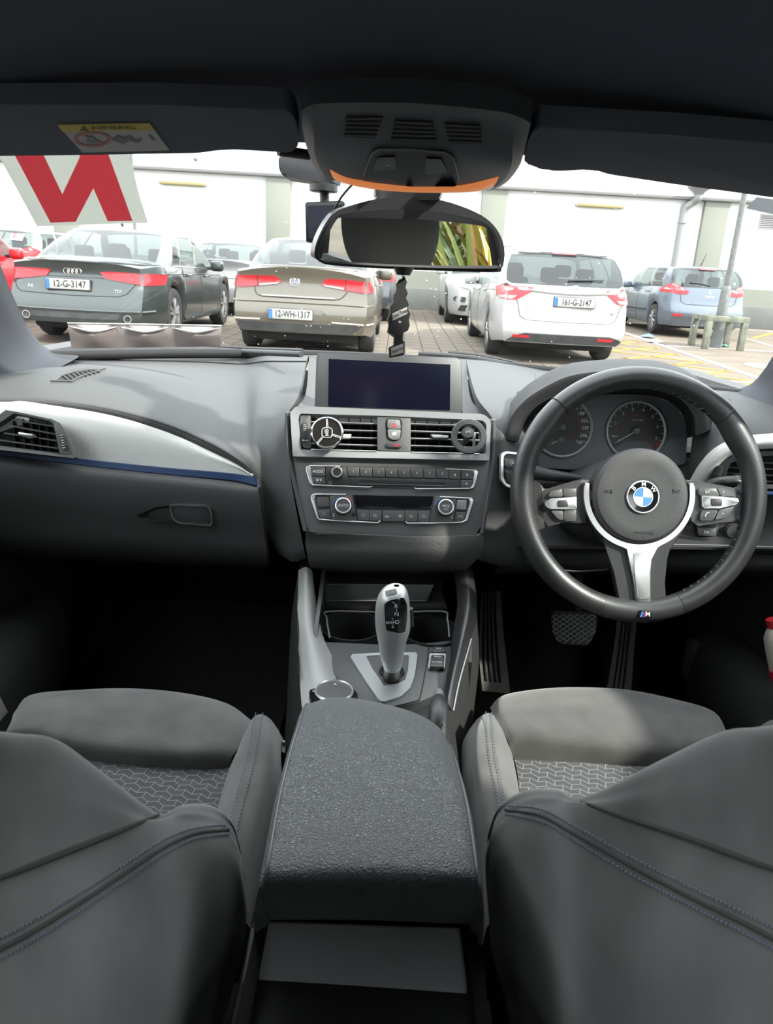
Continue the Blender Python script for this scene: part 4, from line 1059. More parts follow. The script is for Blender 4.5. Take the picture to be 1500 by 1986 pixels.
# ------------------------------------------------------------------ hanging air freshener
fr_pl = Plane(V((.0,1.0,1.1)), V((.10,1.015,1.1)), V((0,1.0,1.2)))
Zf = lambda L: [(500+x*.3667, 180+y*.3667) for x, y in L]
tree = Zf([(765,985),(775,965),(790,1000),(782,1030),(795,1060),(785,1085),(800,1120),(793,1140),(808,1170),(800,1200),(805,1230),(795,1258),(770,1268),(768,1310),(778,1320),(776,1385),(700,1400),(697,1345),(722,1335),(725,1290),(690,1265),(697,1225),(690,1195),(705,1165),(703,1130),(725,1100),(722,1070),(740,1040),(738,1010),(752,985)])
t = thing('air_freshener', 'black tree-shaped card air freshener hanging from the mirror', 'air freshener', fr_pl.pt(775, 690))
cream = mat('cream card edge', (.42,.38,.29), .8); cardm = mat('black printed card', (.016,.016,.018), .7)
plate('card', fr_pl.pts(tree), fr_pl.n, .0018, cardm, t)
plate('card_back', fr_pl.pts([(x-2.2, y+1.5) for x, y in tree], -.0022), fr_pl.n, .0008, cream, t)
whitep = mat('white print', (.46,.45,.42), .7)
l1 = plate('name_label', fr_pl.pts(Zf([(712,1168),(790,1132),(793,1168),(715,1205)]), .0008), fr_pl.n, .0005, whitep, t)
d0 = (fr_pl.pt(*Zf([(790,1150)])[0])-fr_pl.pt(*Zf([(714,1186)])[0])).normalized()
text('name_print', 'Little Trees', fr_pl.pt(*Zf([(752,1168)])[0], .0014), d0, fr_pl.n.cross(d0), .0048, inkb, l1, squash=.78)
l2 = plate('scent_label', fr_pl.pts(Zf([(706,1350),(772,1325),(771,1375),(708,1392)]), .0008), fr_pl.n, .0005, whitep, t)
text('scent_print', 'Black Ice', fr_pl.pt(*Zf([(740,1360)])[0], .0014), d0, fr_pl.n.cross(d0), .0038, inkb, l2, squash=.75)
plate('round_mark', fr_pl.pts(circ(*Zf([(752,1212)])[0], 2.6, 14), .0006), fr_pl.n, .0004, whitep, t)
tube('cord', [kn+V((0,0,-.004)), fr_pl.pt(780, 536)], .0007, cream, t, 6)
# ------------------------------------------------------------------ dash camera
dcm = mat('dash camera black', (.010,.010,.012), .45)
t = thing('dash_camera', 'black dash camera with knob and cable on a windscreen mount', 'camera', PY(630, 430, 1.06))
dp = Plane(PY(593,430,1.06), PY(668,434,1.06), PY(630,391,1.06))
plate('body', dp.pts(rpoly([(592,392),(668,389),(670,470),(594,470)], 4)), dp.n, .035, dcm, t, .002)
plate('screen', dp.pts(rpoly([(597,399),(664,397),(665,462),(599,463)], 3), .0006), dp.n, .001, mat('dash camera screen', (.012,.013,.022), .25), t)
tube('stem', [dp.pt(630, 391, -.015), dp.pt(629, 365, -.015)], .0065, dcm, t, 10)
kp_ = dp.pt(628, 365, -.015)
kb = lathe_bm([(.016,-.005),(.019,-.004),(.019,.004),(.016,.005)], kp_, dp.v, 20)
obj('knob', kb, dcm, t, 30)
plate('mount_block', dp.pts(rpoly([(540,300),(600,296),(650,330),(648,358),(610,352),(552,344),(541,332)], 8), -.006), dp.n, .045, dcm, t, .008, 3)
tube('cable', spline([PY(690,352,1.0), PY(676,366,1.02), PY(660,386,1.04), PY(645,415,1.05), PY(640,440,1.055)], 8), .0014, dcm, t, 8)
# ================================================================== DASHBOARD
dash = thing('dashboard', 'grained charcoal dashboard with silver trim and blue accent strip', 'dashboard', (0, 1.3, .6))
def PYs(L): return [PY(*p) for p in L]
def column(base, fold, roll, bulge=.006):
    a, f, r_ = PY(*base), PY(*fold), PY(*roll)
    return [a, a.lerp(f, .12)+V((0,0,-.002)), a.lerp(f, .45)+V((0,0,bulge)), a.lerp(f, .8)+V((0,0,bulge)), f, f.lerp(r_, .45)+V((0,-.006,0)), r_]
cols = [column((-90,705,1.30), (-90,763,1.06), (-90,776,1.055)),
        column((60,700,1.37), (0,766,1.10), (5,779,1.088)),
        column((130,692,1.43), (90,769,1.118), (95,785,1.105)),
        column((215,688,1.50), (215,787,1.125), (215,805,1.115)),
        column((320,687,1.56), (325,816,1.128), (325,838,1.118)),
        column((410,687,1.60), (412,853,1.125), (410,876,1.116)),
        column((470,687,1.61), (470,888,1.12), (488,921,1.108)),
        PYs([(520,687,1.61),(515,702,1.53),(505,760,1.32),(495,850,1.165),(500,905,1.125),(510,965,1.115),(522,1040,1.115)]),
        PYs([(565,687,1.62),(558,702,1.54),(545,765,1.30),(525,850,1.165),(530,930,1.12),(546,1010,1.105),(560,1080,1.10)]),
        PYs([(600,688,1.62),(594,702,1.54),(580,765,1.27),(554,815,1.165),(557,880,1.128),(574,985,1.09),(592,1075,1.085)])]
rows = [[c[i] for c in cols] for i in range(7)]
surf('top_pad', rows, padm, dash, 5, 5, off=(0,.012,-.012), smooth=60)
box('dash_light_block', (-.70,1.32,.70), (.70,1.70,.845), dark, dash)  # unseen boxes added inside the dash to stop light leaking into the footwells
box('dash_light_block', (-.66,1.20,.70), (.66,1.32,.80), dark, dash)
# seam line along the back of the pad
tube('pad_seam', spline([c[1]+V((0,0,.0012)) for c in cols[1:]], 5), .0012, dark, dash, 6)
# middle, behind the screen
surf('screen_shelf', [PYs([(600,688,1.62),(680,689,1.63),(830,693,1.63),(905,697,1.62)]), PYs([(594,760,1.36),(680,800,1.36),(830,806,1.36),(912,768,1.36)]), PYs([(580,785,1.25),(680,812,1.25),(830,818,1.25),(935,800,1.25)]), PYs([(566,802,1.155),(680,820,1.15),(830,826,1.155),(955,818,1.165)])], padm, dash, 4, 5, off=(0,.01,-.012))
# right of the stack
rc = [PYs([(905,697,1.62),(908,712,1.54),(925,770,1.27),(958,818,1.17),(957,885,1.143),(945,990,1.10),(930,1078,1.09)]),
      PYs([(940,700,1.62),(943,715,1.54),(955,770,1.29),(978,815,1.175),(980,890,1.14),(975,995,1.11),(955,1085,1.10)]),
      PYs([(1000,708,1.60),(998,722,1.54),(1000,768,1.32),(1003,815,1.20),(1010,890,1.165),(1012,1000,1.13),(985,1090,1.12)]),
      PYs([(1080,720,1.58),(1070,735,1.52),(1050,780,1.36),(1045,830,1.26),(1045,900,1.22),(1045,1010,1.17),(1020,1095,1.15)])]
surf('top_pad', [[c[i] for c in rc] for i in range(7)], padm, dash, 5, 5, off=(0,.012,-.012), smooth=60)
# back filler under the glass across the driver side
surf('top_pad', [PYs([(1040,714,1.60),(1200,722,1.56),(1330,738,1.49),(1420,757,1.40),(1530,790,1.24)]), PYs([(1040,735,1.50),(1200,742,1.46),(1330,758,1.40),(1420,776,1.32),(1530,802,1.18)])], padm, dash, 5, 3, off=(0,.01,-.012), smooth=60)
surf('top_pad', [PYs([(1330,758,1.40),(1372,766,1.36),(1420,776,1.32),(1530,802,1.18)]), PYs([(1345,790,1.28),(1382,793,1.27),(1422,800,1.22),(1530,822,1.12)]), PYs([(1352,815,1.22),(1385,818,1.20),(1425,826,1.165),(1530,842,1.09)]), PYs([(1345,880,1.19),(1362,885,1.165),(1392,868,1.145),(1530,858,1.08)]), PYs([(1335,940,1.18),(1345,938,1.16),(1380,900,1.15),(1530,866,1.09)])], padm, dash, 5, 5, off=(0,.01,-.012), smooth=60)
# silver passenger trim
def weave(name, col):
    m = mat(name, col, .45, .15)
    nt = m.node_tree; b = nt.nodes['Principled BSDF']; tc = nt.nodes.new('ShaderNodeTexCoord')
    t = nt.nodes.new('ShaderNodeTexVoronoi'); t.inputs['Scale'].default_value = 420; nt.links.new(tc.outputs['Object'], t.inputs['Vector'])
    bp = nt.nodes.new('ShaderNodeBump'); bp.inputs['Strength'].default_value = .35; bp.inputs['Distance'].default_value = .0006
    nt.links.new(t.outputs['Distance'], bp.inputs['Height']); nt.links.new(bp.outputs['Normal'], b.inputs['Normal']); return m
alu = weave('woven aluminium trim', (.56,.56,.54))
top = [(-90,777,1.053),(5,780,1.086),(40,779,1.093),(95,786,1.103),(215,806,1.113),(325,839,1.116),(410,877,1.114),(460,901,1.110),(490,922,1.106)]
bot = [(-90,866,1.05),(0,872,1.068),(50,877,1.078),(110,884,1.086),(215,896,1.095),(325,907,1.10),(410,914,1.103),(460,919,1.105),(490,924,1.105)]
mid = [(lerp(a[0],b[0],.5), lerp(a[1],b[1],.5), (a[2]+b[2])/2-.010*(1-i/8)) for i, (a, b) in enumerate(zip(top, bot))]
surf('silver_trim', [PYs(top), PYs([(lerp(a[0],b[0],.5), lerp(a[1],b[1],.5), (a[2]+b[2])/2-.002) for a, b in zip(top, mid)]), PYs(mid), PYs(bot)], alu, dash, 4, 5, off=(0,.012,0), smooth=60)
blu = mat('matt blue accent', (.004,.024,.085), .5)
b2 = [(x, y+6+5*(i/8), Y-.001) for i, (x, y, Y) in enumerate(bot)]; b2[-1] = (500,938,1.10)
surf('blue_strip', [[p+V((0,-.004,0)) for p in PYs(bot)], [p+V((0,-.006,-.001)) for p in PYs(b2)]], blu, dash, 4, 3, off=(0,.012,0))
# lower passenger side: roll and glovebox door
g0 = [(x, y+1, Y) for x, y, Y in b2]
g1 = [(-90,905,1.03),(0,908,1.045),(50,912,1.052),(110,918,1.06),(215,929,1.07),(325,940,1.075),(410,950,1.08),(460,957,1.083),(505,962,1.086)]
g2 = [(-90,990,1.05),(0,992,1.06),(50,995,1.065),(110,1000,1.07),(215,1008,1.075),(325,1016,1.08),(410,1022,1.083),(460,1026,1.085),(512,1030,1.087)]
g3 = [(-90,1065,1.12),(0,1067,1.12),(50,1070,1.12),(110,1074,1.12),(215,1080,1.12),(325,1086,1.12),(410,1090,1.12),(460,1093,1.12),(520,1095,1.12)]
g4 = [(-90,1085,1.35),(0,1086,1.35),(50,1088,1.35),(110,1090,1.35),(215,1092,1.35),(325,1094,1.35),(410,1096,1.35),(460,1098,1.35),(520,1100,1.35)]
gb = surf('glovebox_door', [PYs(g0), PYs(g1), PYs(g2), PYs(g3), PYs(g4)], lowp, dash, 4, 5, off=(0,.02,.004), smooth=60)
tube('door_gap', spline(PYs([(503,945,1.088),(508,985,1.084),(514,1030,1.088)]), 5), .0016, dark, gb, 6)
hpn = Plane(PY(325,985,1.070), PY(412,990,1.076), PY(360,1030,1.075))
hr = ring('handle_ring', hpn.pts(rpoly([(327,978),(405,981),(411,992),(412,1021),(345,1016),(333,1006)], 7), .003), hpn.pts(rpoly([(331,981),(403,984),(408,993),(409,1018),(346,1013),(337,1004)], 6), .003), hpn.n, .006, mat('dark chrome', (.30,.30,.31), .25, .9), gb)
plate('handle', hpn.pts(rpoly([(331,981),(403,984),(408,993),(409,1018),(346,1013),(337,1004)], 6), .001), hpn.n, .006, lowp, gb, .002)
surf('handle_recess', [[hpn.pt(265,1000,.002),hpn.pt(300,985,-.001),hpn.pt(330,980,.0)],[hpn.pt(270,1003,-.001),hpn.pt(305,1000,-.014),hpn.pt(334,1000,-.014)],[hpn.pt(280,1008,.002),hpn.pt(310,1012,.0),hpn.pt(338,1014,.0)]], dark, gb, 4, 4, off=(0,.002,0))
# left side vent
svp = Plane(PY(10,870,1.043), PY(140,886,1.058), PY(60,805,1.070))
sv = thing('side_air_vent', 'angular air vent at the passenger end of the dashboard', 'air vent', svp.pt(70, 850), 'dashboard air vents')
Zl = lambda L: [(x*.37333, 660+y*.37333) for x, y in L]
vo_ = Zl([(-120,470),(30,362),(90,372),(270,410),(310,430),(345,480),(380,560),(395,605),(385,612),(310,604),(-120,555)])
vi_ = Zl([(-110,500),(70,380),(100,384),(255,418),(275,430),(290,490),(305,560),(312,590),(308,592),(250,583),(-110,535)])
obj('vent_frame', ring_bm(svp.pts(vo_, .006), svp.pts(vi_, .005), svp.n, .02), satin, sv, 35)
plate('vent_cavity', svp.pts(vi_, -.018), svp.n, .004, dark, sv)
for a, b in (((60,408),(290,445)),((45,438),(295,485)),((20,478),(300,518)),((-20,512),(305,558)),((-60,540),(305,585))):
    q = Zl([a, b]); u_ = V((0,0,.0)); A_, B_ = svp.pt(*q[0], -.002), svp.pt(*q[1], -.002)
    plate('vent_slat', [A_, B_, B_-svp.n*.018+svp.v*.003, A_-svp.n*.018+svp.v*.003], svp.v, .0022, blk, sv)
for x in (70,120,165,205,245):
    q = Zl([(x, 395+x*.12), (x+12, 570)]); A_, B_ = svp.pt(*q[0], -.010), svp.pt(*q[1], -.010)
    plate('vent_vane', [A_, B_, B_-svp.n*.008, A_-svp.n*.008], svp.u, .0014, dark, sv)
plate('vent_tab', svp.pts(Zl([(92,475),(180,488),(195,505),(150,512),(92,490)]), .004), svp.n, .006, blk, sv, .001)
plate('tab_insert', svp.pts(Zl([(95,476),(170,487),(168,498),(96,487)]), .0048), svp.n, .002, chrome, sv, .0006)
wp_ = plate('wheel_surround', svp.pts(Zl([(275,430),(300,432),(335,480),(368,550),(380,598),(315,592),(300,520)]), .0062), svp.n, .006, satin, sv, .001)
tw = plate('thumbwheel', svp.pts(rpoly(Zl([(305,482),(328,484),(350,545),(352,568),(330,570),(315,530)]), 3), .009), svp.n, .006, blk, sv, .002)
for k in range(6):
    s_ = k/5; a = lerp(312, 325, s_), lerp(495, 560, s_); q = Zl([a, (a[0]+13, a[1]-2)])
    tube('ridge', [svp.pt(*q[0], .0098), svp.pt(*q[1], .0098)], .0006, glyph, tw, 6)
# right side vent with silver trim
rtop = [(1340,942,1.13),(1362,905,1.125),(1388,876,1.12),(1420,858,1.115),(1460,848,1.105),(1530,842,1.08)]
rbot = [(1368,945,1.125),(1385,918,1.12),(1402,896,1.115),(1425,880,1.11),(1462,872,1.10),(1530,868,1.075)]
surf('silver_trim', [PYs(rtop), [ (a+b)/2+V((0,-.006,0)) for a, b in zip(PYs(rtop), PYs(rbot))], PYs(rbot)], alu, dash, 4, 4, off=(0,.012,0))
rvp = Plane(PY(1400,930,1.115), PY(1500,938,1.09), PY(1450,880,1.108))
rv = thing('side_air_vent', 'air vent behind the rim at the driver end of the dashboard', 'air vent', rvp.pt(1450, 910), 'dashboard air vents')
o_ = [(1372,942),(1388,912),(1410,890),(1440,878),(1540,872),(1540,950)]; i_ = [(1408,938),(1412,912),(1418,898),(1444,886),(1540,881),(1540,942)]
obj('vent_frame', ring_bm(rvp.pts(o_, .004), rvp.pts(i_, .003), rvp.n, .02), satin, rv, 35)
plate('vent_cavity', rvp.pts(i_, -.018), rvp.n, .004, dark, rv)
for y in (893,905,917,929): 
    A_, B_ = rvp.pt(1412, y, -.001), rvp.pt(1540, y+6, -.001)
    plate('vent_slat', [A_, B_, B_-rvp.n*.018, A_-rvp.n*.018], rvp.v, .002, blk, rv)
tube('thumbwheel', [rvp.pt(1399,905,.004), rvp.pt(1391,922,.004)], .006, blk, rv, 10)
# defrost vent in the pad
dfp = cols
DT = BVHTree.FromPolygons(*[[tuple(v) for v in q] if i == 0 else q for i, q in enumerate(loft(rows, 5, 5))])
def ondash(x, y, off=.001):
    d = ray(x, y).normalized(); h = DT.ray_cast(CAM, d)
    return (h[0]+V((0,0,off))) if h[0] else PY(x, y, 1.25)
dv = thing('defrost_vent', 'slim curved demister grille on top of the dashboard near the left pillar', 'air vent', ondash(150,730))
do = [(98,741),(116,728),(140,720),(170,716),(205,716),(190,722),(165,730),(140,742)]
di = [(110,739),(122,730),(143,723),(170,719),(192,718),(182,722),(160,729),(137,740)]
obj('grille_frame', ring_bm([ondash(x, y, .003) for x, y in do], [ondash(x, y, .002) for x, y in di], (0,-.2,1), .004), padm, dv, 40)
decal_grid(di, lambda x, y: ondash(x, y, .0005), 10, dark, 'grille_well', dv)
for k in range(8):
    s_ = (k+.5)/8; a = (lerp(118,186,s_), lerp(733,719,s_**.6)); b = (a[0]+12, lerp(741,722,s_)+1)
    A_, B_ = ondash(*a, .003), ondash(*b, .003)
    plate('grille_fin', [A_, B_, B_-V((0,0,.004)), A_-V((0,0,.004))], V((1,0,0)), .0016, padm, dv)
# ------------------------------------------------------------------ centre stack
SP = Plane(PY(580,830,1.120), PY(948,841,1.137), PY(765,1000,1.07))
stk_ = rpoly([(566,872),(952,882),(945,960),(932,1030),(915,1040),(606,1036),(594,1020),(580,960)], 8)
plate('stack_fascia', SP.pts(stk_, .0), SP.n, .03, satin, dash, .003)
surf('stack_surround', [[SP.pt(x, y, .002) for x, y in ((553,800),(555,872),(572,960),(588,1030))], [SP.pt(x, y, .004) for x, y in ((558,800),(560,872),(577,960),(593,1030))], [SP.pt(x, y, -.008) for x, y in ((566,800),(568,872),(585,960),(601,1030))]], padm, dash, 4, 3, off=(0,.01,0))
surf('stack_surround', [[SP.pt(x, y, .002) for x, y in ((962,815),(960,885),(950,965),(940,1035))], [SP.pt(x, y, .004) for x, y in ((957,815),(955,885),(945,965),(935,1035))], [SP.pt(x, y, -.008) for x, y in ((949,815),(947,885),(937,965),(927,1035))]], padm, dash, 4, 3, off=(0,.01,0))
# roll under the fascia and knee panel
surf('knee_panel', [[SP.pt(x, y, .001) for x, y in ((598,1030),(680,1036),(765,1040),(850,1041),(935,1038))], PYs([(592,1048,1.062),(680,1052,1.055),(765,1055,1.053),(850,1056,1.055),(940,1056,1.064)]), PYs([(596,1075,1.065),(680,1078,1.055),(765,1080,1.053),(850,1080,1.055),(930,1080,1.067)]), PYs([(600,1098,1.085),(680,1102,1.08),(765,1104,1.078),(850,1104,1.08),(905,1104,1.087)]), PYs([(604,1108,1.16),(680,1112,1.16),(765,1114,1.16),(850,1114,1.16),(900,1112,1.16)])], mat('grained black leatherette', (.075,.074,.074), .55, bump=.0012, bscale=420, bstr=.5, btype='voronoi'), dash, 4, 4, off=(0,.012,.004))
# driver lower panels
surf('driver_lower_panel', [PYs([(985,880,1.24),(1150,890,1.26),(1320,890,1.24),(1400,930,1.17),(1530,950,1.10)]), PYs([(985,1000,1.17),(1150,1010,1.18),(1320,1010,1.17),(1400,1015,1.14),(1530,1025,1.10)]), PYs([(985,1056,1.13),(1150,1060,1.12),(1320,1060,1.11),(1400,1062,1.10),(1530,1066,1.08)]), PYs([(985,1070,1.15),(1150,1072,1.14),(1320,1072,1.13),(1400,1074,1.12),(1530,1078,1.10)]), PYs([(960,1108,1.18),(1150,1108,1.17),(1320,1110,1.16),(1400,1112,1.15),(1530,1116,1.12)]), PYs([(960,1112,1.42),(1150,1112,1.42),(1320,1114,1.42),(1400,1116,1.42),(1530,1118,1.42)])], lowp, dash, 4, 4, off=(0,.015,.004))
tube('panel_edge', spline(PYs([(1300,1056,1.105),(1400,1058,1.095),(1530,1062,1.075)]), 5), .0012, sgrey, dash, 6)
tube('blue_strip', spline(PYs([(1478,957,1.085),(1500,958,1.08),(1540,960,1.07)]), 4), .004, blu, dash, 8)
# ---- vent panel
vp = thing('centre_vent_panel', 'silver-grey framed centre air vents with hazard switch between', 'air vent', SP.pt(760, 840))
H0 = .010
of = rpoly([(563,800),(574,787),(760,795),(940,803),(953,816),(950,893),(568,885)], [6,8,1,10,8,4,4], 4); inf = rpoly([(579,812),(582,802),(760,807),(936,815),(944,822),(943,880),(584,872)], [5,5,1,6,6,3,3], 4)
obj('vent_frame', ring_bm(SP.pts(of, H0), SP.pts(inf, H0-.001), SP.n, .022), sgrey, vp, 35)
plate('vent_cavity', SP.pts(inf, -.030), SP.n, .004, dark, vp)
plate('wheel_surround', SP.pts(rpoly([(583,804),(603,804),(603,870),(588,868),(580,835)], 3), .006), SP.n, .01, satin, vp, .0015)
tw = plate('thumbwheel', SP.pts(rpoly([(587,819),(597,818),(597,851),(588,852)], 2), .010), SP.n, .008, blk, vp, .003)
for k in range(4): tube('ridge', [SP.pt(589, 824+k*3.4, .0103), SP.pt(594, 824+k*3.4, .0103)], .0004, glyph, tw, 6)
tube('wheel_clip', [SP.pt(587,854,.0075), SP.pt(597,854,.0075)], .0009, chrome, tw, 6)
mb = plate('switch_block', SP.pts(rpoly([(732,806),(797,809),(797,876),(733,873)], 1), .007), SP.n, .02, satin, vp, .001)
plate('switch_well', SP.pts(rpoly([(750,811),(778,812),(781,820),(779,848),(772,855),(756,854),(749,845),(748,818)], 4), .0074), SP.n, .002, dark, vp)
s1 = plate('switch', SP.pts(rpoly([(752,813),(776,814),(778,832),(752,831)], 3), .0105), SP.n, .005, mat('grey switch', (.13,.13,.132), .45), vp, .0012)
plate('hazard_mark', SP.pts([(759,828),(770,828),(764.5,819)], .0109), SP.n, .0003, mat('red symbol', (.55,.03,.05), .5), s1)
s2 = plate('switch', SP.pts(rpoly([(752,832),(778,833),(776,849),(772,853),(758,852),(754,848)], 3), .0105), SP.n, .005, MATS['grey switch'], vp, .0012)
plate('lock_mark', SP.pts([(761,844),(769,844),(769,839),(767,837),(763,838),(761,840)], .0109), SP.n, .0003, glyph, s2)
tw2 = plate('thumbwheel', SP.pts(rpoly([(751,858),(779,859),(779,868),(751,867)], 2.5), .011), SP.n, .006, blk, vp, .002)
for k in range(5): tube('ridge', [SP.pt(764+k*2.8, 861, .0113), SP.pt(764+k*2.8, 866, .0113)], .0004, MATS['red symbol'], tw2, 6)
for xa, xb, ys_ in ((603,732,(818,832,846,860)),(797,936,(822,836,850,864))):
    for y in ys_:
        A_, B_ = SP.pt(xa, y+(xa-603)*.0, .0), SP.pt(xb, y+4, .0)
        bm = plate_bm([A_, B_, B_-SP.n*.022+SP.v*.004, A_-SP.n*.022+SP.v*.004], SP.v, .0018, .0)
        sl = obj('vent_slat', bm, blk, vp, 35)
        tube('slat_edge', [A_+SP.n*.0004, B_+SP.n*.0004], .0010, sgrey, sl, 6)
    for k in range(6):
        x = lerp(xa+10, xb-10, k/5); A_, B_ = SP.pt(x, 812, -.014), SP.pt(x, 872, -.014)
        plate('vent_vane', [A_, B_, B_-SP.n*.010, A_-SP.n*.010], SP.u, .002, blk, vp)
plate('vent_tab', SP.pts(rpoly([(662,842),(682,842),(679,850),(662,850)], 1), .004), SP.n, .008, chrome, vp, .001)
plate('vent_tab', SP.pts(rpoly([(834,843),(838,841),(871,844),(871,852),(840,851)], 2), .004), SP.n, .008, blk, vp, .001)
plate('tab_insert', SP.pts(rpoly([(838,843),(870,845),(869,849),(840,848)], 1), .0048), SP.n, .002, chrome, vp, .0005)
tube('chrome_lip', [SP.pt(604,871.5,H0), SP.pt(731,875,H0)], .0008, chrome, vp, 6)
tube('chrome_lip', [SP.pt(798,877,H0), SP.pt(930,880,H0)], .0008, chrome, vp, 6)
# ---- phone holders
t = thing('phone_holder', 'round chrome and dark phone holder with three spokes clipped on the left vent', 'phone holder', SP.pt(635,840,.03), 'vent phone holders')
cx, cy = 634.5, 839.5
rr = SP.sc(cx, cy)
c0 = SP.pt(cx, cy, .026)
dkc = mat('dark smoked chrome', (.035,.032,.030), .2, .5)
lathe('disc', [(27*rr,-.006),(29*rr,-.004),(29*rr,.0),(1e-4,.0)], c0, SP.n, dkc, t, 40)
lathe('rim', [(29*rr,-.006),(31*rr,-.003),(31*rr,.001),(29*rr,.0025),(27.2*rr,.001),(27.2*rr,-.001)], c0, SP.n, chromeX, t, 40, cap=False)
for a in (95, -15, 232):
    d = SP.u*math.cos(math.radians(a))+SP.v*math.sin(math.radians(a))
    tube('spoke', [c0+d*9*rr+SP.n*.0006, c0+d*27.5*rr+SP.n*.0006], .0007, chrome, t, 6); 
    e = d.cross(SP.n)*2.4*rr
    tube('spoke', [c0+d*9*rr+SP.n*.0006+e, c0+d*27.5*rr+SP.n*.0006+e], .0005, chrome, t, 6)
hx = [c0+(SP.u*math.cos(q)+SP.v*math.sin(q))*10.5*rr*(1+.08*math.cos(4*q)*-1)+SP.n*.001 for q in [2*math.pi*i/24 for i in range(24)]]
plate('hub', hx, SP.n, .003, dkc, t, .0006); tube('hub_ring', [p+SP.n*.0002 for p in hx], .0008, chrome, t, 6, True)
text('monogram', 'MB', c0+SP.n*.0016, SP.v*.98-SP.u*.12, -SP.u*.98-SP.v*.12, 7.5*rr, chrome, t)
tube('clip', [c0-SP.n*.005, SP.pt(640,842,-.012)], .006, blk, t, 10)
t = thing('phone_holder', 'dark grey ring-shaped magnetic phone holder clipped on the right vent', 'phone holder', SP.pt(911,847,.03), 'vent phone holders')
c1 = SP.pt(910, 846.5, .032); dg = mat('dark grey anodised ring', (.085,.088,.09), .42, .3)
lathe('ring', [(22.5*rr,-.005),(33*rr,-.005),(34*rr,-.003),(34*rr,.001),(33*rr,.0022),(23.5*rr,.0022),(22.5*rr,.001),(22.5*rr,-.005)], c1, SP.n, dg, t, 48, cap=False)
pd = [c1-SP.n*.001+(SP.u*(math.cos(q)*12.5-2)+SP.v*(math.sin(q)*10.5+8.5))*rr for q in [2*math.pi*i/28 for i in range(28)]]
pdo = plate('pad', pd, SP.n, .004, mat('grey rubber pad', (.10,.10,.10), .6), t, .001)
text('maker_print', 'bufl', c1+SP.v*9*rr-SP.u*1.5*rr, -SP.u, -SP.v, 5*rr, glyph, pdo)
tube('neck', spline([c1+SP.v*3*rr-SP.n*.004, c1-SP.v*4*rr-SP.u*3*rr-SP.n*.012, c1-SP.v*7*rr-SP.u*9*rr-SP.n*.022], 6), .0045, blk, t, 10)
plate('clamp', [c1+SP.u*x*rr+SP.v*y*rr-SP.n*.016 for x, y in ((13,14),(16,14),(16,-16),(12,-16))], SP.n, .012, sgrey, t, .0008)
# ---- radio
rd = thing('car_radio', 'car radio panel with eight preset buttons and a disc slot', 'radio', SP.pt(760, 925))
Zr = lambda L: [(580+x*.24, 890+y*.24) for x, y in L]
ro = rpoly(Zr([(55,60),(90,52),(760,66),(1440,88),(1452,110),(1420,228),(1385,242),(760,232),(90,212)]), [4,4,1,4,4,6,5,1,6])
plate('faceplate', SP.pts(ro, .0015), SP.n, .012, blk, rd, .001)
def btn(par, q, h=.0035, m=None, nm='button', r=1.2): return plate(nm, SP.pts(rpoly(Zr(q), r, 2), h), SP.n, .004, m or satin, par, .0007, 2)
def lbl(par, s, x, y, hp, m=None): q = Zr([(x, y)])[0]; return ptext('lettering', s, SP, q[0], q[1], hp, m or glyph, par, .0037)
b = btn(rd, [(95,66),(208,66),(212,138),(98,140)]); lbl(b, 'MODE', 153, 103, 5)
b = btn(rd, [(98,146),(212,144),(218,200),(112,204)]); lbl(b, '♪', 150, 170, 5) if False else plate('glyph', SP.pts(circ(*Zr([(150,170)])[0], 2.6, 12), .0037), SP.n, .0002, glyph, b)
plate('glyph', SP.pts(Zr([(168,160),(186,162),(180,182),(172,178)]), .0037), SP.n, .0002, glyph, b)
kb = btn(rd, [(216,62),(380,66),(408,214),(226,206)], .0028, blk, 'knob_base')
kc = SP.pt(*Zr([(308,118)])[0], .003)
kk = lathe('knob', [(12*rr,0),(12*rr,.004),(11*rr,.010),(9*rr,.012),(8.4*rr,.0115),(1e-4,.0115)], kc, SP.n, blk, rd, 28)
tube('knob_ring', [kc+SP.n*.0118+(SP.u*math.cos(q)+SP.v*math.sin(q))*9.2*rr for q in [2*math.pi*i/28 for i in range(28)]], .0011, chrome, kk, 6, True)
pw_ = SP.pt(*Zr([(254,188)])[0], .0032); tube('power_mark', [pw_+(SP.u*math.cos(q)+SP.v*math.sin(q))*2.6*rr for q in [math.radians(120+i*30) for i in range(11)]], .0003, glyph, kb, 4)
for k in range(8):
    x0 = lerp(387, 1108, k/7); y0 = lerp(66, 82, k/7)
    b = btn(rd, [(x0,y0),(x0+98,y0+2),(x0+103,y0+76),(x0+10,y0+73)]); lbl(b, str(k+1), x0+52, y0+37, 4.2)
for x0, s_ in ((1212,-1),(1314,1)):
    b = btn(rd, [(x0,86),(x0+96,88),(x0+92,164),(x0+3,160)]); c = x0+48
    plate('arrow', SP.pts(Zr([(c-8*s_,116),(c-8*s_,142),(c+9*s_,129)][::s_]), .0037), SP.n, .0002, glyph, b)
b = btn(rd, [(1312,170),(1405,172),(1390,228),(1310,226)]); plate('arrow', SP.pts(Zr([(1345,205),(1365,205),(1355,190)]), .0037), SP.n, .0002, glyph, b)
btn(rd, [(412,146),(1305,170),(1302,232),(416,212)], .0025, blk, 'slot_panel')
plate('disc_slot', SP.pts(Zr([(485,168),(1183,190),(1180,216),(488,200)]), .0029), SP.n, .0006, dark, rd)
tube('slot_lip', [SP.pt(*Zr([(488,202)])[0], .003), SP.pt(*Zr([(1180,218)])[0], .003)], .0006, satin, rd, 6)
def trimline(par, pts, r=.0012): 
    P = [SP.pt(*q, .003) for q in [tuple(v) for v in Zr(pts)]]; tube('chrome_trim', P, r, chrome, par, 8)
trimline(rd, [(335,58),(90,56),(70,66),(62,90)], .0013)
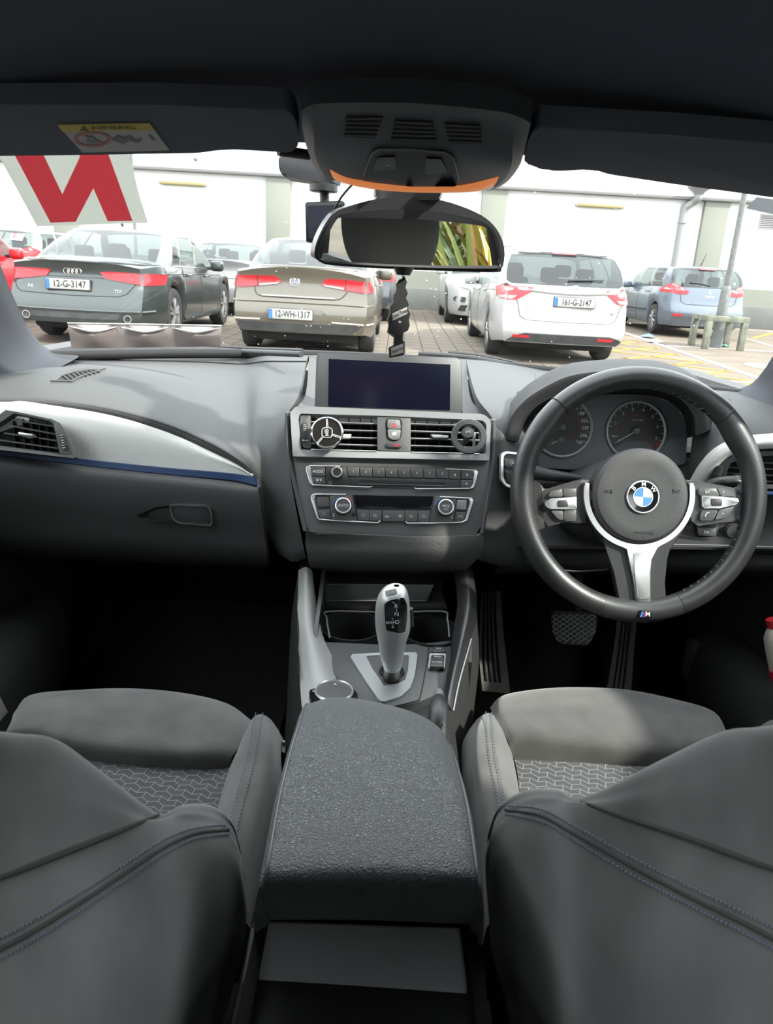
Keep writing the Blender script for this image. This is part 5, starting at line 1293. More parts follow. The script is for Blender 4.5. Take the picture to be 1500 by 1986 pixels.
plate('chrome_corner', SP.pts(Zr([(57,62),(92,58),(96,80),(92,95),(122,210),(105,212),(85,190),(55,90)]), .0034), SP.n, .003, chrome, rd, .0008)
trimline(rd, [(105,210),(300,218),(580,230),(592,222)], .0010); trimline(rd, [(935,236),(950,242),(1385,238),(1412,226)], .0010)
plate('chrome_corner', SP.pts(Zr([(1405,95),(1440,92),(1450,105),(1422,215),(1400,235),(1388,228),(1412,190),(1420,120)]), .0034), SP.n, .003, chrome, rd, .0008)
trimline(rd, [(1185,80),(1300,86),(1440,94)], .0011)
# ---- climate panel
cl = thing('climate_panel', 'climate control panel with AUTO and MAX A/C dials', 'climate control', SP.pt(760, 985))
co = rpoly(Zr([(95,290),(130,284),(760,300),(1400,312),(1412,335),(1365,500),(1335,516),(760,510),(180,494),(150,480)]), [4,4,1,4,4,5,5,1,5,5])
plate('faceplate', SP.pts(co, .0015), SP.n, .012, blk, cl, .001)
btn(cl, [(150,310),(243,312),(246,388),(152,386)], .0035, satin); b = btn(cl, [(155,414),(250,412),(260,482),(172,478)]); 
tube('glyph', [SP.pt(*q, .0038) for q in Zr([(190,436),(222,436),(218,450),(196,450),(190,436)])], .0003, glyph, b, 4)
btn(cl, [(1282,330),(1358,332),(1350,412),(1270,408)], .0035, sgrey); b = btn(cl, [(1268,430),(1352,432),(1330,508),(1255,506)]); lbl(b, 'A/C', 1305, 466, 4.6)
for dx, s1_, s2_, warm in ((0,'AUTO',None,1),(822,'MAX','A/C',0)):
    kb = btn(cl, [(248+dx*.0+(0 if dx == 0 else 850),292+(0 if dx == 0 else 12)),(430+(0 if dx == 0 else 842),294+(0 if dx == 0 else 16)),(468+(0 if dx == 0 else 778),500+(0 if dx == 0 else 10)),(268+(0 if dx == 0 else 790),492+(0 if dx == 0 else 16))], .003, satin, 'dial_base')
    q = Zr([(358,385)])[0] if dx == 0 else Zr([(1182,397)])[0]
    kc = SP.pt(*q, .003)
    kk = lathe('dial', [(17*rr,0),(17*rr,.006),(15.5*rr,.010),(13*rr,.011),(1e-4,.011)], kc, SP.n, blk, cl, 32)
    lathe('dial_ring', [(15.6*rr,.0095),(15.2*rr,.0118),(13.4*rr,.0124),(12.2*rr,.0112)], kc, SP.n, chrome, kk, 32, cap=False)
    lathe('dial_cap', [(12.2*rr,.010),(12*rr,.0116),(1e-4,.0116)], kc, SP.n, satin, kk, 28)
    if s2_:
        text('lettering', s1_, kc+SP.n*.0119+SP.v*2*rr, SP.u, SP.v, 4.6*rr, glyph, kk); text('lettering', s2_, kc+SP.n*.0119-SP.v*4.5*rr, SP.u, SP.v, 4.0*rr, glyph, kk)
    else: text('lettering', s1_, kc+SP.n*.0119, SP.u, SP.v, 5*rr, glyph, kk)
    for a0, a1, col in ((115,165,(.02,.12,.45)),) + (((20,70,(.5,.03,.03)),) if warm else ()):
        tube('warm_cold_mark', [kc+SP.n*.0003+(SP.u*math.cos(q)+SP.v*math.sin(q))*19*rr for q in [math.radians(lerp(a0, a1, i/8)) for i in range(9)]], .0008, mat('mark %d' % a0, col, .5), kb, 6)
    for i in range(4):
        qq = Zr([(272+(0 if dx == 0 else 956), 444+i*7+(0 if dx == 0 else 18)), (290+(0 if dx == 0 else 956), 444+i*7+(0 if dx == 0 else 18))]); tube('seat_heat_mark', [SP.pt(*qq[0], .0033), SP.pt(*qq[1], .0033)], .0003, glyph, kb, 4)
lathe('sensor_hole', [(4.2*rr,-.002),(4.2*rr,.0006),(1e-4,.0006)], SP.pt(*Zr([(442,453)])[0], .003), SP.n, dark, cl, 16)
plate('display_window', SP.pts(Zr([(436,288),(1088,302),(1070,402),(468,390)]), .0035), SP.n, .004, gloss, cl, .001)
for k, q in enumerate(([(470,412),(565,416),(566,498),(480,495)], [(570,416),(668,420),(668,503),(572,499)], [(678,418),(856,420),(852,506),(678,504)], [(864,420),(962,420),(956,508),(858,506)], [(968,420),(1060,420),(1050,512),(962,508)])):
    b = btn(cl, q); cx_ = sum(p[0] for p in q)/4; cy_ = sum(p[1] for p in q)/4
    P = [SP.pt(*v, .0038) for v in Zr([(cx_-14,cy_-10),(cx_+14,cy_-9),(cx_+12,cy_+8),(cx_-10,cy_+8),(cx_-14,cy_-10)])]
    if k != 2: tube('glyph', P, .0003, glyph, b, 4)
    else:
        lbl(b, 'OFF', 712, 468, 3.4); c_ = SP.pt(*Zr([(818,462)])[0], .0038)
        for a in range(4): tube('glyph', [c_, c_+(SP.u*math.cos(a*1.57)+SP.v*math.sin(a*1.57))*3.4*rr], .0007, glyph, b, 4)
    if k in (1, 3, 4): tube('glyph', [SP.pt(*v, .0038) for v in Zr([(cx_-6,cy_-2),(cx_+2,cy_+4),(cx_+8,cy_-4)])], .0003, glyph, b, 4)
trimline(cl, [(380,288),(130,286),(105,296)], .0012)
plate('chrome_corner', SP.pts(Zr([(97,296),(135,290),(130,312),(118,320),(165,488),(148,480),(95,320)]), .0034), SP.n, .003, chrome, cl, .0008)
trimline(cl, [(160,488),(300,500),(640,516),(658,502)], .0010); trimline(cl, [(862,506),(875,520),(1060,520),(1320,512),(1345,500)], .0010)
plate('chrome_corner', SP.pts(Zr([(1372,322),(1408,324),(1412,340),(1362,498),(1330,512),(1322,506),(1350,480),(1388,350)]), .0034), SP.n, .003, chrome, cl, .0008)
trimline(cl, [(1140,306),(1400,320)], .0011)
# ---- screen
DP = Plane(PY(612,738,1.262), PY(897,750,1.285), PY(754,690,1.290))
t = thing('display_screen', 'wide free-standing infotainment display, switched off', 'screen', DP.pt(754, 795))
fo = rpoly([(614,690),(620,684),(760,689),(888,693),(895,700),(898,812),(610,804)], [4,4,1,6,5,2,2], 4); fi = [(638,696),(874,707),(873,796),(637,788)]
plate('bezel', DP.pts(fo), DP.n, .016, mat('screen bezel black', (.026,.027,.028), .45), t, .003, 3)
plate('panel', DP.pts(rpoly(fi, 1), .0006), DP.n, .0012, mat('navy black glass', (.003,.0035,.009), .16, spec=.35), t)
tube('stand', [DP.pt(754,800,-.02), V((0,1.30,.88))], .03, blk, t, 12)
# ================================================================== INSTRUMENTS AND STEERING
icl = thing('instrument_cluster', 'instrument cluster with speedometer and rev counter under a soft hood', 'instruments', PY(1165,850,1.25))
C_ = [(972,842),(980,800),(1008,760),(1045,732),(1095,708),(1160,699),(1220,697),(1290,704),(1345,728),(1385,770),(1402,830)]
L_ = [(984,850),(993,808),(1020,775),(1058,750),(1105,729),(1165,720),(1220,718),(1285,725),(1332,746),(1362,785),(1372,835)]
I_n = [(1003,856),(1012,820),(1035,793),(1068,773),(1110,757),(1165,750),(1220,748),(1275,754),(1318,772),(1345,805),(1350,845)]
D_ = [(1015,862),(1022,830),(1042,803),(1074,783),(1112,770),(1165,765),(1220,764),(1270,768),(1308,784),(1328,812),(1332,850)]
hr0 = []
for i, (x, y) in enumerate(C_):
    p = PY(x, y, 1.27); hr0.append(V((p.x, 1.42-.12*abs(i-5)/5, min(p.z, .955)-.02)))
surf('hood', [hr0, [PY(x, y, 1.285+.06*(1-abs(i-5)/5))+V((0,0,-.008)) for i, (x, y) in enumerate(C_)], [PY(x, y, 1.26) for x, y in C_], [PY(x, y, 1.165) for x, y in L_], [PY(x, y+2, 1.150) for x, y in L_], [PY(x, y, 1.155) for x, y in I_n]], mat('stitched black hood leatherette', (.034,.035,.037), .72, spec=.22, bump=.0010, bscale=600, bstr=.5), icl, 5, 4, smooth=60)
surf('hood_lining', [[PY(x, y, 1.155) for x, y in I_n], [PY(x, y, 1.245) for x, y in D_], [PY(x, y, 1.262) for x, y in D_]], dark, icl, 5, 3, smooth=60)
CP = Plane(PY(1091,829,1.238), PY(1234,829+7.6,1.238), PY(1160,770,1.252))
fc = mat('instrument face grey', (.115,.118,.125), .5)
plate('face', CP.pts(rpoly([(1005,905),(1012,835),(1040,795),(1085,770),(1165,763),(1260,765),(1312,785),(1335,830),(1330,900),(1200,915)], 8)), CP.n, .004, fc, icl)
num = mat('gauge numerals', (.62,.62,.62), .5); gface = mat('gauge face black', (.034,.034,.037), .5); redm = mat('gauge red arc', (.50,.02,.03), .5)
def gauge(cx, cy, r, label, nums, ticks, needle, red):
    k = CP.sc(cx, cy); c = CP.pt(cx, cy, .001)
    P = lambda a, q: c+(CP.u*math.cos(math.radians(a))+CP.v*math.sin(math.radians(a)))*q*k
    d = lathe('gauge_dial', [(r*k,-.001),(r*k,.0),(1e-4,.0)], c, CP.n, gface, icl, 48)
    lathe('gauge_ring', [((r+.5)*k,-.001),((r+1.5)*k,.003),((r-.5)*k,.0045),((r-3)*k,.002),((r-3)*k,0)], c, CP.n, mat('gauge ring silver', (.55,.55,.55), .4, .2), d, 56, cap=False)
    for a in ticks: tube('tick', [P(a, r-4)+CP.n*.0008, P(a, r-9)+CP.n*.0008], .0006, num, d, 4)
    for (a, s_, q) in nums: text('numeral', s_, P(a, q)+CP.n*.0009, CP.u, CP.v, 6.6*k, num, d, squash=.95)
    tube('red_arc', [P(a, r*.53)+CP.n*.0006 for a in range(red[0], red[1], 6)], .0005, redm, d, 4)
    tube('needle', [P(needle+180, 6)+CP.n*.0035, P(needle, r*.82)+CP.n*.003], [.0011, .0006], num, d, 6)
    lathe('needle_hub', [(8.5*k,.001),(8*k,.004),(6*k,.0055),(1e-4,.006)], c, CP.n, mat('needle hub', (.10,.10,.105), .35), d, 24)
    return d, P
d, P = gauge(1091, 829, 57, 'speed', [(a, s_, 44) for a, s_ in ((62,'160'),(40,'180'),(20,'200'),(2,'220'),(-18,'240'),(-38,'260'),(85,'140'),(107,'120'),(129,'100'),(150,'80'),(172,'60'),(194,'40'),(215,'20'))], [x for x in range(-40, 222, 11)], 208, (-50, 60))
lathe('fuel_dial', [(24*CP.sc(1091,829),0),(24*CP.sc(1091,829),.0008),(1e-4,.0008)], CP.pt(1086,853,.001), CP.n, gface, d, 24)
tube('fuel_needle', [CP.pt(1095,849,.003), CP.pt(1070,861,.003)], .0006, num, d, 5)
lathe('needle_hub', [(.0052,.001),(.005,.003),(1e-4,.0035)], CP.pt(1087,853,.001), CP.n, MATS['needle hub'], d, 18)
plate('gauge_window', CP.pts([(1052,862),(1060,852),(1100,850),(1130,864),(1124,876),(1108,884),(1080,884),(1062,876)], .0025), CP.n, .001, mat('display grey', (.05,.05,.052), .4), d)
d, P = gauge(1234, 836, 57, 'revs', [(a, s_, 42) for a, s_ in ((163,'1'),(130,'2'),(103,'3'),(75,'4'),(44,'5'),(14,'6'),(-18,'7'))], [172,163,147,130,116,103,89,75,60,44,29,14,-2,-18], 212, (-30, 196))
for i, a in enumerate((-26,-31,-36)): tube('red_tick', [P(a, 53)+CP.n*.0009, P(a, 46)+CP.n*.0009], .0011, redm, d, 4)
text('gauge_print', '1/min x 1000', P(88, 21)+CP.n*.0009, CP.u, CP.v, 3*CP.sc(1234,836), num, d)
text('gauge_print', 'READY', P(197, 42)+CP.n*.0009, CP.u, CP.v, 3*CP.sc(1234,836), num, d)
text('gauge_print', 'OFF', P(212, 36)+CP.n*.0012, CP.u, CP.v, 3*CP.sc(1234,836), num, d)
plate('gauge_window', CP.pts([(1190,872),(1214,856),(1254,856),(1272,874),(1262,888),(1234,894),(1206,888)], .0022), CP.n, .001, MATS['display grey'], d)
# start button block
sb = thing('start_switch', 'start switch block with chrome surround left of the steering wheel', 'switch', PY(985,910,1.13))
sp_ = Plane(PY(975,910,1.115), PY(1005,912,1.125), PY(990,880,1.128))
so2 = rpoly([(972,882),(980,875),(1020,879),(1020,950),(985,945),(972,930)], 6); si2 = rpoly([(977,885),(983,879),(1016,883),(1016,945),(987,940),(977,928)], 5)
obj('chrome_surround', ring_bm(sp_.pts(so2, .003), sp_.pts(si2, .003), sp_.n, .006), chrome, sb, 35)
plate('switch_plate', sp_.pts(si2, .0), sp_.n, .02, blk, sb)
plate('start_button', sp_.pts(rpoly([(979,889),(1014,892),(1014,908),(980,906)], 3), .004), sp_.n, .005, satin, sb, .001)
plate('lever_switch', sp_.pts(rpoly([(982,912),(1014,914),(1012,940),(986,938)], 4), .008), sp_.n, .01, blk, sb, .003)
ptext('lettering', '(A)', sp_, 995, 898, 6, glyph, sb, .0045)
# steering column and stalks
WPn = V((0, -math.cos(math.radians(19)), math.sin(math.radians(19))))
wc = PY(1238, 958, 1.03)
WP = Plane(wc, wc+V((1,0,0)), wc+WPn.cross(V((1,0,0))))
WK = WP.sc(1238, 958)
colm = thing('steering_column', 'black steering column shroud with two stalks', 'steering column', wc+V((0,.1,-.05)))
cr_ = []
for q, rx, rz, dz in ((.03,.052,.050,0),(.06,.075,.062,-.004),(.11,.085,.066,-.01),(.20,.085,.070,-.015)):
    c = wc-WPn*q+V((0,0,dz)); cr_.append([c+V((1,0,0))*rx*math.cos(a)+WP.v*rz*math.sin(a) for a in [2*math.pi*i/14 for i in range(14)]])
surf('shroud', cr_, lowp, colm, 3, 4, cu=True)
for pts, nm in ((((1130,930,1.10),(1070,922,1.09),(1035,915,1.085),(1018,908,1.085)), 'stalk'), (((1350,950,1.10),(1390,938,1.085),(1425,936,1.08),(1450,938,1.078)), 'stalk')):
    s_ = tube(nm, spline(PYs(pts), 5), lambda q: .007+.006*q, blk, colm, 12)
    tube('stalk_ring', [PY(*pts[2]), PY(pts[2][0]+(4 if pts[2][0] > 1200 else -4), pts[2][1], pts[2][2])], .0115, satin, s_, 12)
tube('stalk_mark', [PY(1428,932,1.068), PY(1440,933,1.067)], .0012, glyph, colm, 4)
tube('lower_trim_arc', spline(PYs([(1080,1104,1.12),(1120,1108,1.11),(1180,1104,1.105)]), 5), .0014, mat('dull chrome', (.22,.22,.23), .3, .8), dash, 6)
# light switch panel
lp = Plane(PY(1355,1030,1.135), PY(1400,1033,1.13), PY(1370,990,1.145))
ls = thing('light_switches', 'black light switch cluster right of the steering column', 'switch', lp.pt(1385,1030))
plate('switch_plate', lp.pts(rpoly([(1350,1000),(1395,1000),(1394,1045),(1388,1052),(1352,1042)], 4), .004), lp.n, .02, blk, ls, .001)
for y0 in (1003, 1023): 
    b = plate('switch', lp.pts(rpoly([(1354,y0),(1390,y0+1),(1390,y0+17),(1355,y0+15)], 2), .008), lp.n, .006, satin, ls, .001)
    ptext('glyph', 'D0', lp, 1371, y0+9, 5, glyph, b, .0084)
lathe('rotary_knob', [(.014,0),(.014,.008),(.010,.012),(1e-4,.012)], lp.pt(1419,1032,.004), lp.n, blk, ls, 20)
# ------------------------------------------------------------------ steering wheel
sw = thing('steering_wheel', 'black leather sports steering wheel with silver spoke', 'steering wheel', wc)
lea = mat('worn black wheel leather', (.026,.026,.027), .36, spec=.55, bump=.0007, bscale=700, bstr=.35, var=.15, vscale=40)
def WPt(a, r, h=0.0):   # polar on the wheel plane, degrees from +x, r in photo pixels
    return wc+(WP.u*math.cos(math.radians(a))+WP.v*math.sin(math.radians(a)))*r*WK+WP.n*h
# the wheel is turned a little with the picture's roll
def rimseg(a0, a1, n=40, name='rim_leather'):
    bm = bmesh.new(); rings = []
    for i in range(n+1):
        a = lerp(a0, a1, i/n)
        # thumb rests swell at ten and two
        b = sum(math.exp(-((((a-c+180) % 360)-180)/9.0)**2) for c in (33, 147))
        r0 = 21.8; inner = 6*b
        cen = WPt(a, 226.5-inner*.5); e = (WPt(a, 230)-WPt(a, 220)).normalized()
        rr_ = r0*WK; ring_ = []
        for k in range(14):
            q = 2*math.pi*k/14
            ri = (rr_+inner*.5*WK)
            ring_.append(bm.verts.new(cen+e*ri*math.cos(q)+WP.n*(rr_*1.02)*math.sin(q)))
        rings.append(ring_)
    for A_, B_ in zip(rings, rings[1:]):
        for k in range(14): bm.faces.new((A_[k], A_[(k+1)%14], B_[(k+1)%14], B_[k]))
    bm.faces.new(rings[0][::-1]); bm.faces.new(rings[-1])
    bmesh.ops.recalc_face_normals(bm, faces=bm.faces)
    return obj(name, bm, lea, sw, 50)
segs = [(45.2, 134.6), (135.4, 254.5), (-66.5, 44.6)]
for a0, a1 in segs: rimseg(a0, a1, int(abs(a1-a0)/2.5))
for a in (44.9, 135.0):
    tube('rim_seam', [WPt(a, 226.5)+((WPt(a, 230)-WPt(a, 220)).normalized()*math.cos(q)+WP.n*math.sin(q))*21.2*WK for q in [2*math.pi*i/20 for i in range(20)]], .0012, dark, sw, 6, True)
# inside stitching
stt = mat('grey stitching', (.16,.16,.165), .8)
for a0, a1 in ((52, 128), (-62, -15), (196, 240)):
    for i in range(int((a1-a0)/2.2)):
        a = a0+i*2.2
        tube('stitch', [WPt(a, 205.6, .006), WPt(a+1.1, 205.2, -.004)], .0006, stt, sw, 4) if i % 2 == 0 else None
# lower rim block of the bottom spoke
rimseg(254.6, 293.3, 18, 'rim_base').data.materials[0] = mat('satin black spoke plastic', (.035,.035,.036), .38)
spk = MATS['satin black spoke plastic']
def wpts(L, h): return [WP.pt(x, y, h) for x, y in L]
Zw = lambda L: [(940+x*.37333, 660+y*.37333) for x, y in L]
# hub pad
hubm = mat('grained airbag cover', (.042,.042,.043), .55, bump=.0007, bscale=800, bstr=.4)
hc = WP.pt(1241, 962)
hr_ = 92*WK
lathe('airbag_cover', [(hr_*1.0,-.03),(hr_*1.02,-.005),(hr_*1.0,.004),(hr_*.93,.010),(hr_*.70,.0125),(hr_*.66,.0118),(hr_*.40,.0150),(hr_*.36,.0145),(1e-4,.0145)], hc, WP.n, hubm, sw, 56, 25)
text('airbag_print', 'AIRBAG', WP.pt(1249,1032,.0118), WP.u, WP.v, 8*WK, mat('embossed black', (.016,.016,.017), .6), sw)
for x, sg in ((1180,1),(1313,-1)):
    tube('horn_mark', [WP.pt(x-7*sg,951,.0125), WP.pt(x+4*sg,952,.0125), WP.pt(x+7*sg,949,.0125), WP.pt(x+7*sg,957,.0125), WP.pt(x+4*sg,955,.0125), WP.pt(x-5*sg,955,.0125)], .0004, MATS['embossed black'], sw, 4)
# round badge
bc = WP.pt(1247, 964, .0152); R_ = 31*WK
bd = lathe('round_badge', [(R_,-.002),(R_,.0012),(R_*.95,.002),(R_*.92,.0016),(1e-4,.0016)], bc, WP.n, mat('badge black enamel', (.010,.010,.012), .15, coat=.8), sw, 48)
lathe('badge_rim', [(R_*1.0,.0),(R_*1.02,.0018),(R_*.97,.0026),(R_*.93,.0018)], bc, WP.n, chrome, bd, 48, cap=False)
lathe('badge_rim', [(R_*.62,.0014),(R_*.61,.0024),(R_*.57,.0024),(R_*.56,.0014)], bc, WP.n, chrome, bd, 40, cap=False)
bl = mat('badge blue enamel', (.012,.16,.46), .15, coat=.8); bw = mat('badge white enamel', (.62,.63,.63), .15, coat=.8)
for k in range(4):
    a0 = 90*k; pts = [bc+WP.n*.0021]+[bc+WP.n*.0021+(WP.u*math.cos(math.radians(a0+i*9))+WP.v*math.sin(math.radians(a0+i*9)))*R_*.57 for i in range(11)]
    plate('badge_quarter', pts, WP.n, .0006, bw if k % 2 == 0 else bl, bd)
for s_, a in (('B',140),('M',90),('W',40)):
    u_ = WP.u*math.cos(math.radians(a-90))+WP.v*math.sin(math.radians(a-90)); v_ = WP.v*math.cos(math.radians(a-90))-WP.u*math.sin(math.radians(a-90))
    text('badge_letter', s_, bc+v_*R_*.78+WP.n*.0021, u_, v_, R_*.27, bw, bd)
# silver Y of the lower spoke
def arcpx(cx, cy, r, a0, a1, n): return [(cx+r*math.cos(math.radians(lerp(a0, a1, i/n))), cy-r*math.sin(math.radians(lerp(a0, a1, i/n)))) for i in range(n+1)]
blk_l = [(1150,1000),(1160,1035),(1185,1070),(1192,1110),(1200,1150),(1207,1185),(1212,1205),(1252,1208),(1292,1205),(1294,1185),(1290,1130),(1288,1080),(1300,1065),(1325,1035),(1340,1000),(1320,960),(1170,960)]
plate('lower_spoke', wpts(blk_l, .0), WP.n, .016, spk, sw, .005, 3)
sv_ = mat('satin silver spoke trim', (.62,.62,.62), .28, .85)
out_ = arcpx(1241, 958, 108, 168, 258, 16)+[(1222,1090),(1229,1120),(1234,1163),(1240,1168),(1258,1168),(1263,1163),(1262,1110),(1262,1085)]+arcpx(1241, 958, 108, 288, 372, 16)
inn_ = arcpx(1241, 958, 98, 12, -90, 16)[0:]+arcpx(1241, 958, 98, 270, 168, 16)[1:]
plate('silver_spoke', wpts(out_+inn_, .006), WP.n, .010, sv_, sw, .0015)
plate('spoke_insert', wpts(rpoly([(1230,1072),(1262,1070),(1260,1100),(1261,1160),(1238,1162),(1232,1110)], 4), .0075), WP.n, .003, mat('bright brushed insert', (.75,.75,.75), .35, .8), sw, .001)
mb_ = plate('sport_badge', wpts(rpoly([(1239,1184),(1264,1184),(1264,1199),(1239,1198)], 2), 22.6*WK+.0005), WP.n, .002, gloss, sw, .0005)
for k, cc in enumerate(((.05,.25,.55),(.03,.05,.25),(.5,.02,.04))):
    x = 1242+k*3; plate('badge_stripe', wpts([(x,1197),(x+2.4,1197),(x+6.4,1186),(x+4,1186)], 22.6*WK+.0011), WP.n, .0004, mat('stripe %d' % k, cc, .3), mb_)
ptext('badge_letter', 'M', WP, 1257, 1191.5, 9, bw, mb_, 22.6*WK+.001)
# side spokes and switches
ls_ = Zw([(265,775),(330,770),(485,748),(500,720),(555,722),(540,800),(545,960),(490,950),(420,945),(330,945),(295,952),(255,905),(250,830)])
plate('left_spoke', wpts(ls_, -.001), WP.n, .022, spk, sw, .006, 3)
rs_ = Zw([(1350,765),(1290,765),(1110,748),(1060,722),(1040,730),(1060,860),(1060,960),(1110,948),(1200,950),(1300,940),(1345,930),(1385,880),(1385,810)])
plate('right_spoke', wpts(rs_, -.001), WP.n, .022, spk, sw, .006, 3)
plate('spoke_leather', wpts(Zw([(205,690),(250,745),(285,772),(332,771),(332,947),(300,952),(280,985),(250,1050),(200,1060)]), -.001), WP.n, .020, lea, sw, .007, 3)
plate('spoke_leather', wpts(Zw([(1405,680),(1370,735),(1340,764),(1288,766),(1296,940),(1340,936),(1365,965),(1390,1030),(1420,1030)]), -.001), WP.n, .020, lea, sw, .007, 3)
def pad_(L, h, m, nm='switch', r=3, par=None): return plate(nm, wpts(rpoly(Zw(L), r), h), WP.n, .006, m, par or sw, .0012)
pad_([(330,812),(345,785),(405,770),(408,812)], .004, satin); pad_([(410,770),(478,768),(478,812),(412,812)], .004, satin)
pad_([(345,885),(408,885),(412,935),(385,930)], .004, satin); pad_([(412,884),(478,880),(478,940),(416,938)], .004, satin)
bar = pad_([(313,842),(345,822),(480,812),(480,878),(345,876),(318,865)], .0055, sv_); pad_([(385,832),(430,830),(436,865),(386,868)], .0085, blk, 'roller', 2, bar)
pad_([(1112,770),(1205,768),(1225,808),(1118,808)], .004, satin); b_ = pad_([(1210,768),(1260,772),(1310,812),(1230,810)], .004, satin)
b2_ = pad_([(1130,885),(1215,882),(1190,935),(1120,936)], .004, satin); b3_ = pad_([(1220,880),(1300,862),(1270,915),(1198,934)], .004, satin)
bar = pad_([(1130,808),(1230,812),(1322,822),(1322,848),(1225,872),(1135,872)], .0055, sv_); pad_([(1182,822),(1235,824),(1235,862),(1184,862)], .0085, blk, 'roller', 2, bar)
q = Zw([(1243,790)])[0]; ptext('glyph', '+', WP, q[0], q[1], 6, glyph, b_, .0044)
q = Zw([(1240,898)])[0]; ptext('glyph', '-', WP, q[0], q[1], 8, glyph, b3_, .0044)
tube('phone_mark', [WP.pt(*v, .0045) for v in Zw([(1148,918),(1150,905),(1158,897),(1168,896)])], .0009, glyph, b2_, 6)
q = Zw([(1160,788)])[0]; ptext('glyph', 'k<', WP, q[0], q[1], 6, glyph, sw, .0044)
# ================================================================== CENTRE CONSOLE
kon = thing('centre_console', 'centre console with silver left sill and gloss black right sill', 'console', (0,.9,.27))
lo_ = PYs([(579,1106,1.10),(577,1180,1.03),(579,1260,.955),(583,1340,.875),(590,1400,.82)])
lm_ = PYs([(594,1106,1.095),(598,1190,1.022),(606,1255,.955),(625,1325,.885),(640,1375,.84)])
li_ = PYs([(606,1106,1.10),(618,1195,1.025),(634,1252,.968),(672,1318,.905),(692,1356,.862)])
surf('silver_sill', [lo_, [p+V((0,0,.006)) for p in lm_], li_], mat('woven grey aluminium sill', (.27,.27,.265), .42, .2, bump=.0005, bscale=900, bstr=.4), kon, 5, 4, off=(0,0,-.012), smooth=60)
ro_ = PYs([(918,1108,1.10),(926,1180,1.03),(913,1240,.97),(890,1322,.885),(878,1380,.83)])
rm_ = PYs([(900,1108,1.095),(908,1170,1.035),(896,1240,.965),(880,1310,.895),(868,1370,.84)])
ri_ = PYs([(882,1108,1.10),(888,1164,1.045),(877,1238,.975),(873,1280,.93),(860,1345,.865)])
surf('black_sill', [ro_, [p+V((0,0,.006)) for p in rm_], ri_], mat('gloss black sill', (.022,.022,.024), .25, spec=.6), kon, 5, 4, off=(0,0,-.012), smooth=60)
tube('sill_edge', spline([p+V((.001,0,.001)) for p in ro_[2:]], 5), .0012, sgrey, kon, 6)
for L, sd in ((lo_, -1), (ro_, 1)):
    L = [V((L[0].x, 1.45, L[0].z-.05)), V((L[0].x, 1.25, L[0].z-.02))]+L+[V((L[-1].x, .55, .60)), V((L[-1].x, .35, .60))]
    surf('side_panel', [L, [V((p.x+sd*.012, p.y, p.z-.12)) for p in L], [V((sd*.150, p.y, .27)) for p in L]], carpet, kon, 1, 4, off=(-sd*.01,0,0))
box('console_core', (-.10,.36,.30), (.10,.76,.585), lowp, kon, .01)
KP = Plane(V((-.075,.965,.600)), V((.115,.965,.600)), V((0,.80,.588)))
Zc = lambda L: [(540+x*.28, 1080+y*.28) for x, y in L]
plate('top_plate', KP.pts(Zc([(310,585),(500,598),(760,610),(1000,608),(1205,575),(1200,720),(1175,860),(1150,930),(985,1000),(790,1045),(560,1040),(480,940),(350,760),(330,690)])), KP.n, .02, mat('satin grey console plastic', (.060,.062,.064), .45), kon, .002)
tube('plate_joint', [KP.pt(*q, .0004) for q in Zc([(1045,605),(1035,700),(1000,900),(978,992)])], .0007, dark, kon, 5)
tube('plate_joint', [KP.pt(*q, .0004) for q in Zc([(978,992),(880,1018),(780,1040)])], .0008, dark, kon, 5)
# cup holder well
cupm = mat('black cup holder plastic', (.020,.020,.021), .35)
B0 = PYs([(600,1106,1.16),(765,1110,1.16),(900,1110,1.16)])
surf('well_back', [B0, PYs([(628,1133,1.13),(765,1136,1.13),(858,1136,1.13)]), PYs([(632,1175,1.11),(765,1178,1.11),(868,1178,1.11)]), PYs([(634,1215,1.10),(765,1222,1.10),(872,1215,1.10)]), [V((-.085,1.0,.515)),V((.02,1.0,.515)),V((.125,1.0,.515))], [V((-.085,.955,.515)),V((.02,.955,.515)),V((.125,.955,.515))]], cupm, kon, 4, 3)
for x, sd in ((-.092,-1),(.130,1)): surf('well_side', [[V((x,1.16,.70)),V((x,1.0,.63)),V((x,.95,.60))],[V((x,1.16,.51)),V((x,1.0,.51)),V((x,.95,.51))]], cupm, kon, 3, 3, off=(sd*.006,0,0))
tp = Plane(PY(628,1133,1.115), PY(842,1136,1.115), PY(735,1165,1.105))
tr = plate('tray_lid', tp.pts(rpoly([(627,1132),(842,1134),(828,1166),(633,1166)], 2)), tp.n, .008, satin, kon, .002)
tube('lid_highlight', [tp.pt(629,1133,.0005), tp.pt(840,1135,.0005)], .0010, sgrey, tr, 6); tube('lid_highlight', [tp.pt(634,1165,.0005), tp.pt(827,1165,.0005)], .0010, sgrey, tr, 6)  # pale tubes drawn as highlights along the lid edges
for x in (-.045, .08):
    c = V((x, 1.035, .52))
    lathe('cup_ring', [(.046,0),(.048,.06),(.050,.085),(.047,.085),(.044,.06),(.042,0)], c, (0,0,1), cupm, kon, 36, cap=False)
tube('well_rim', spline(PYs([(640,1238,.985),(634,1200,1.02),(640,1186,1.035),(760,1188,1.035),(858,1186,1.035),(868,1200,1.02),(872,1236,.99)]), 5), .0016, satin, kon, 8)
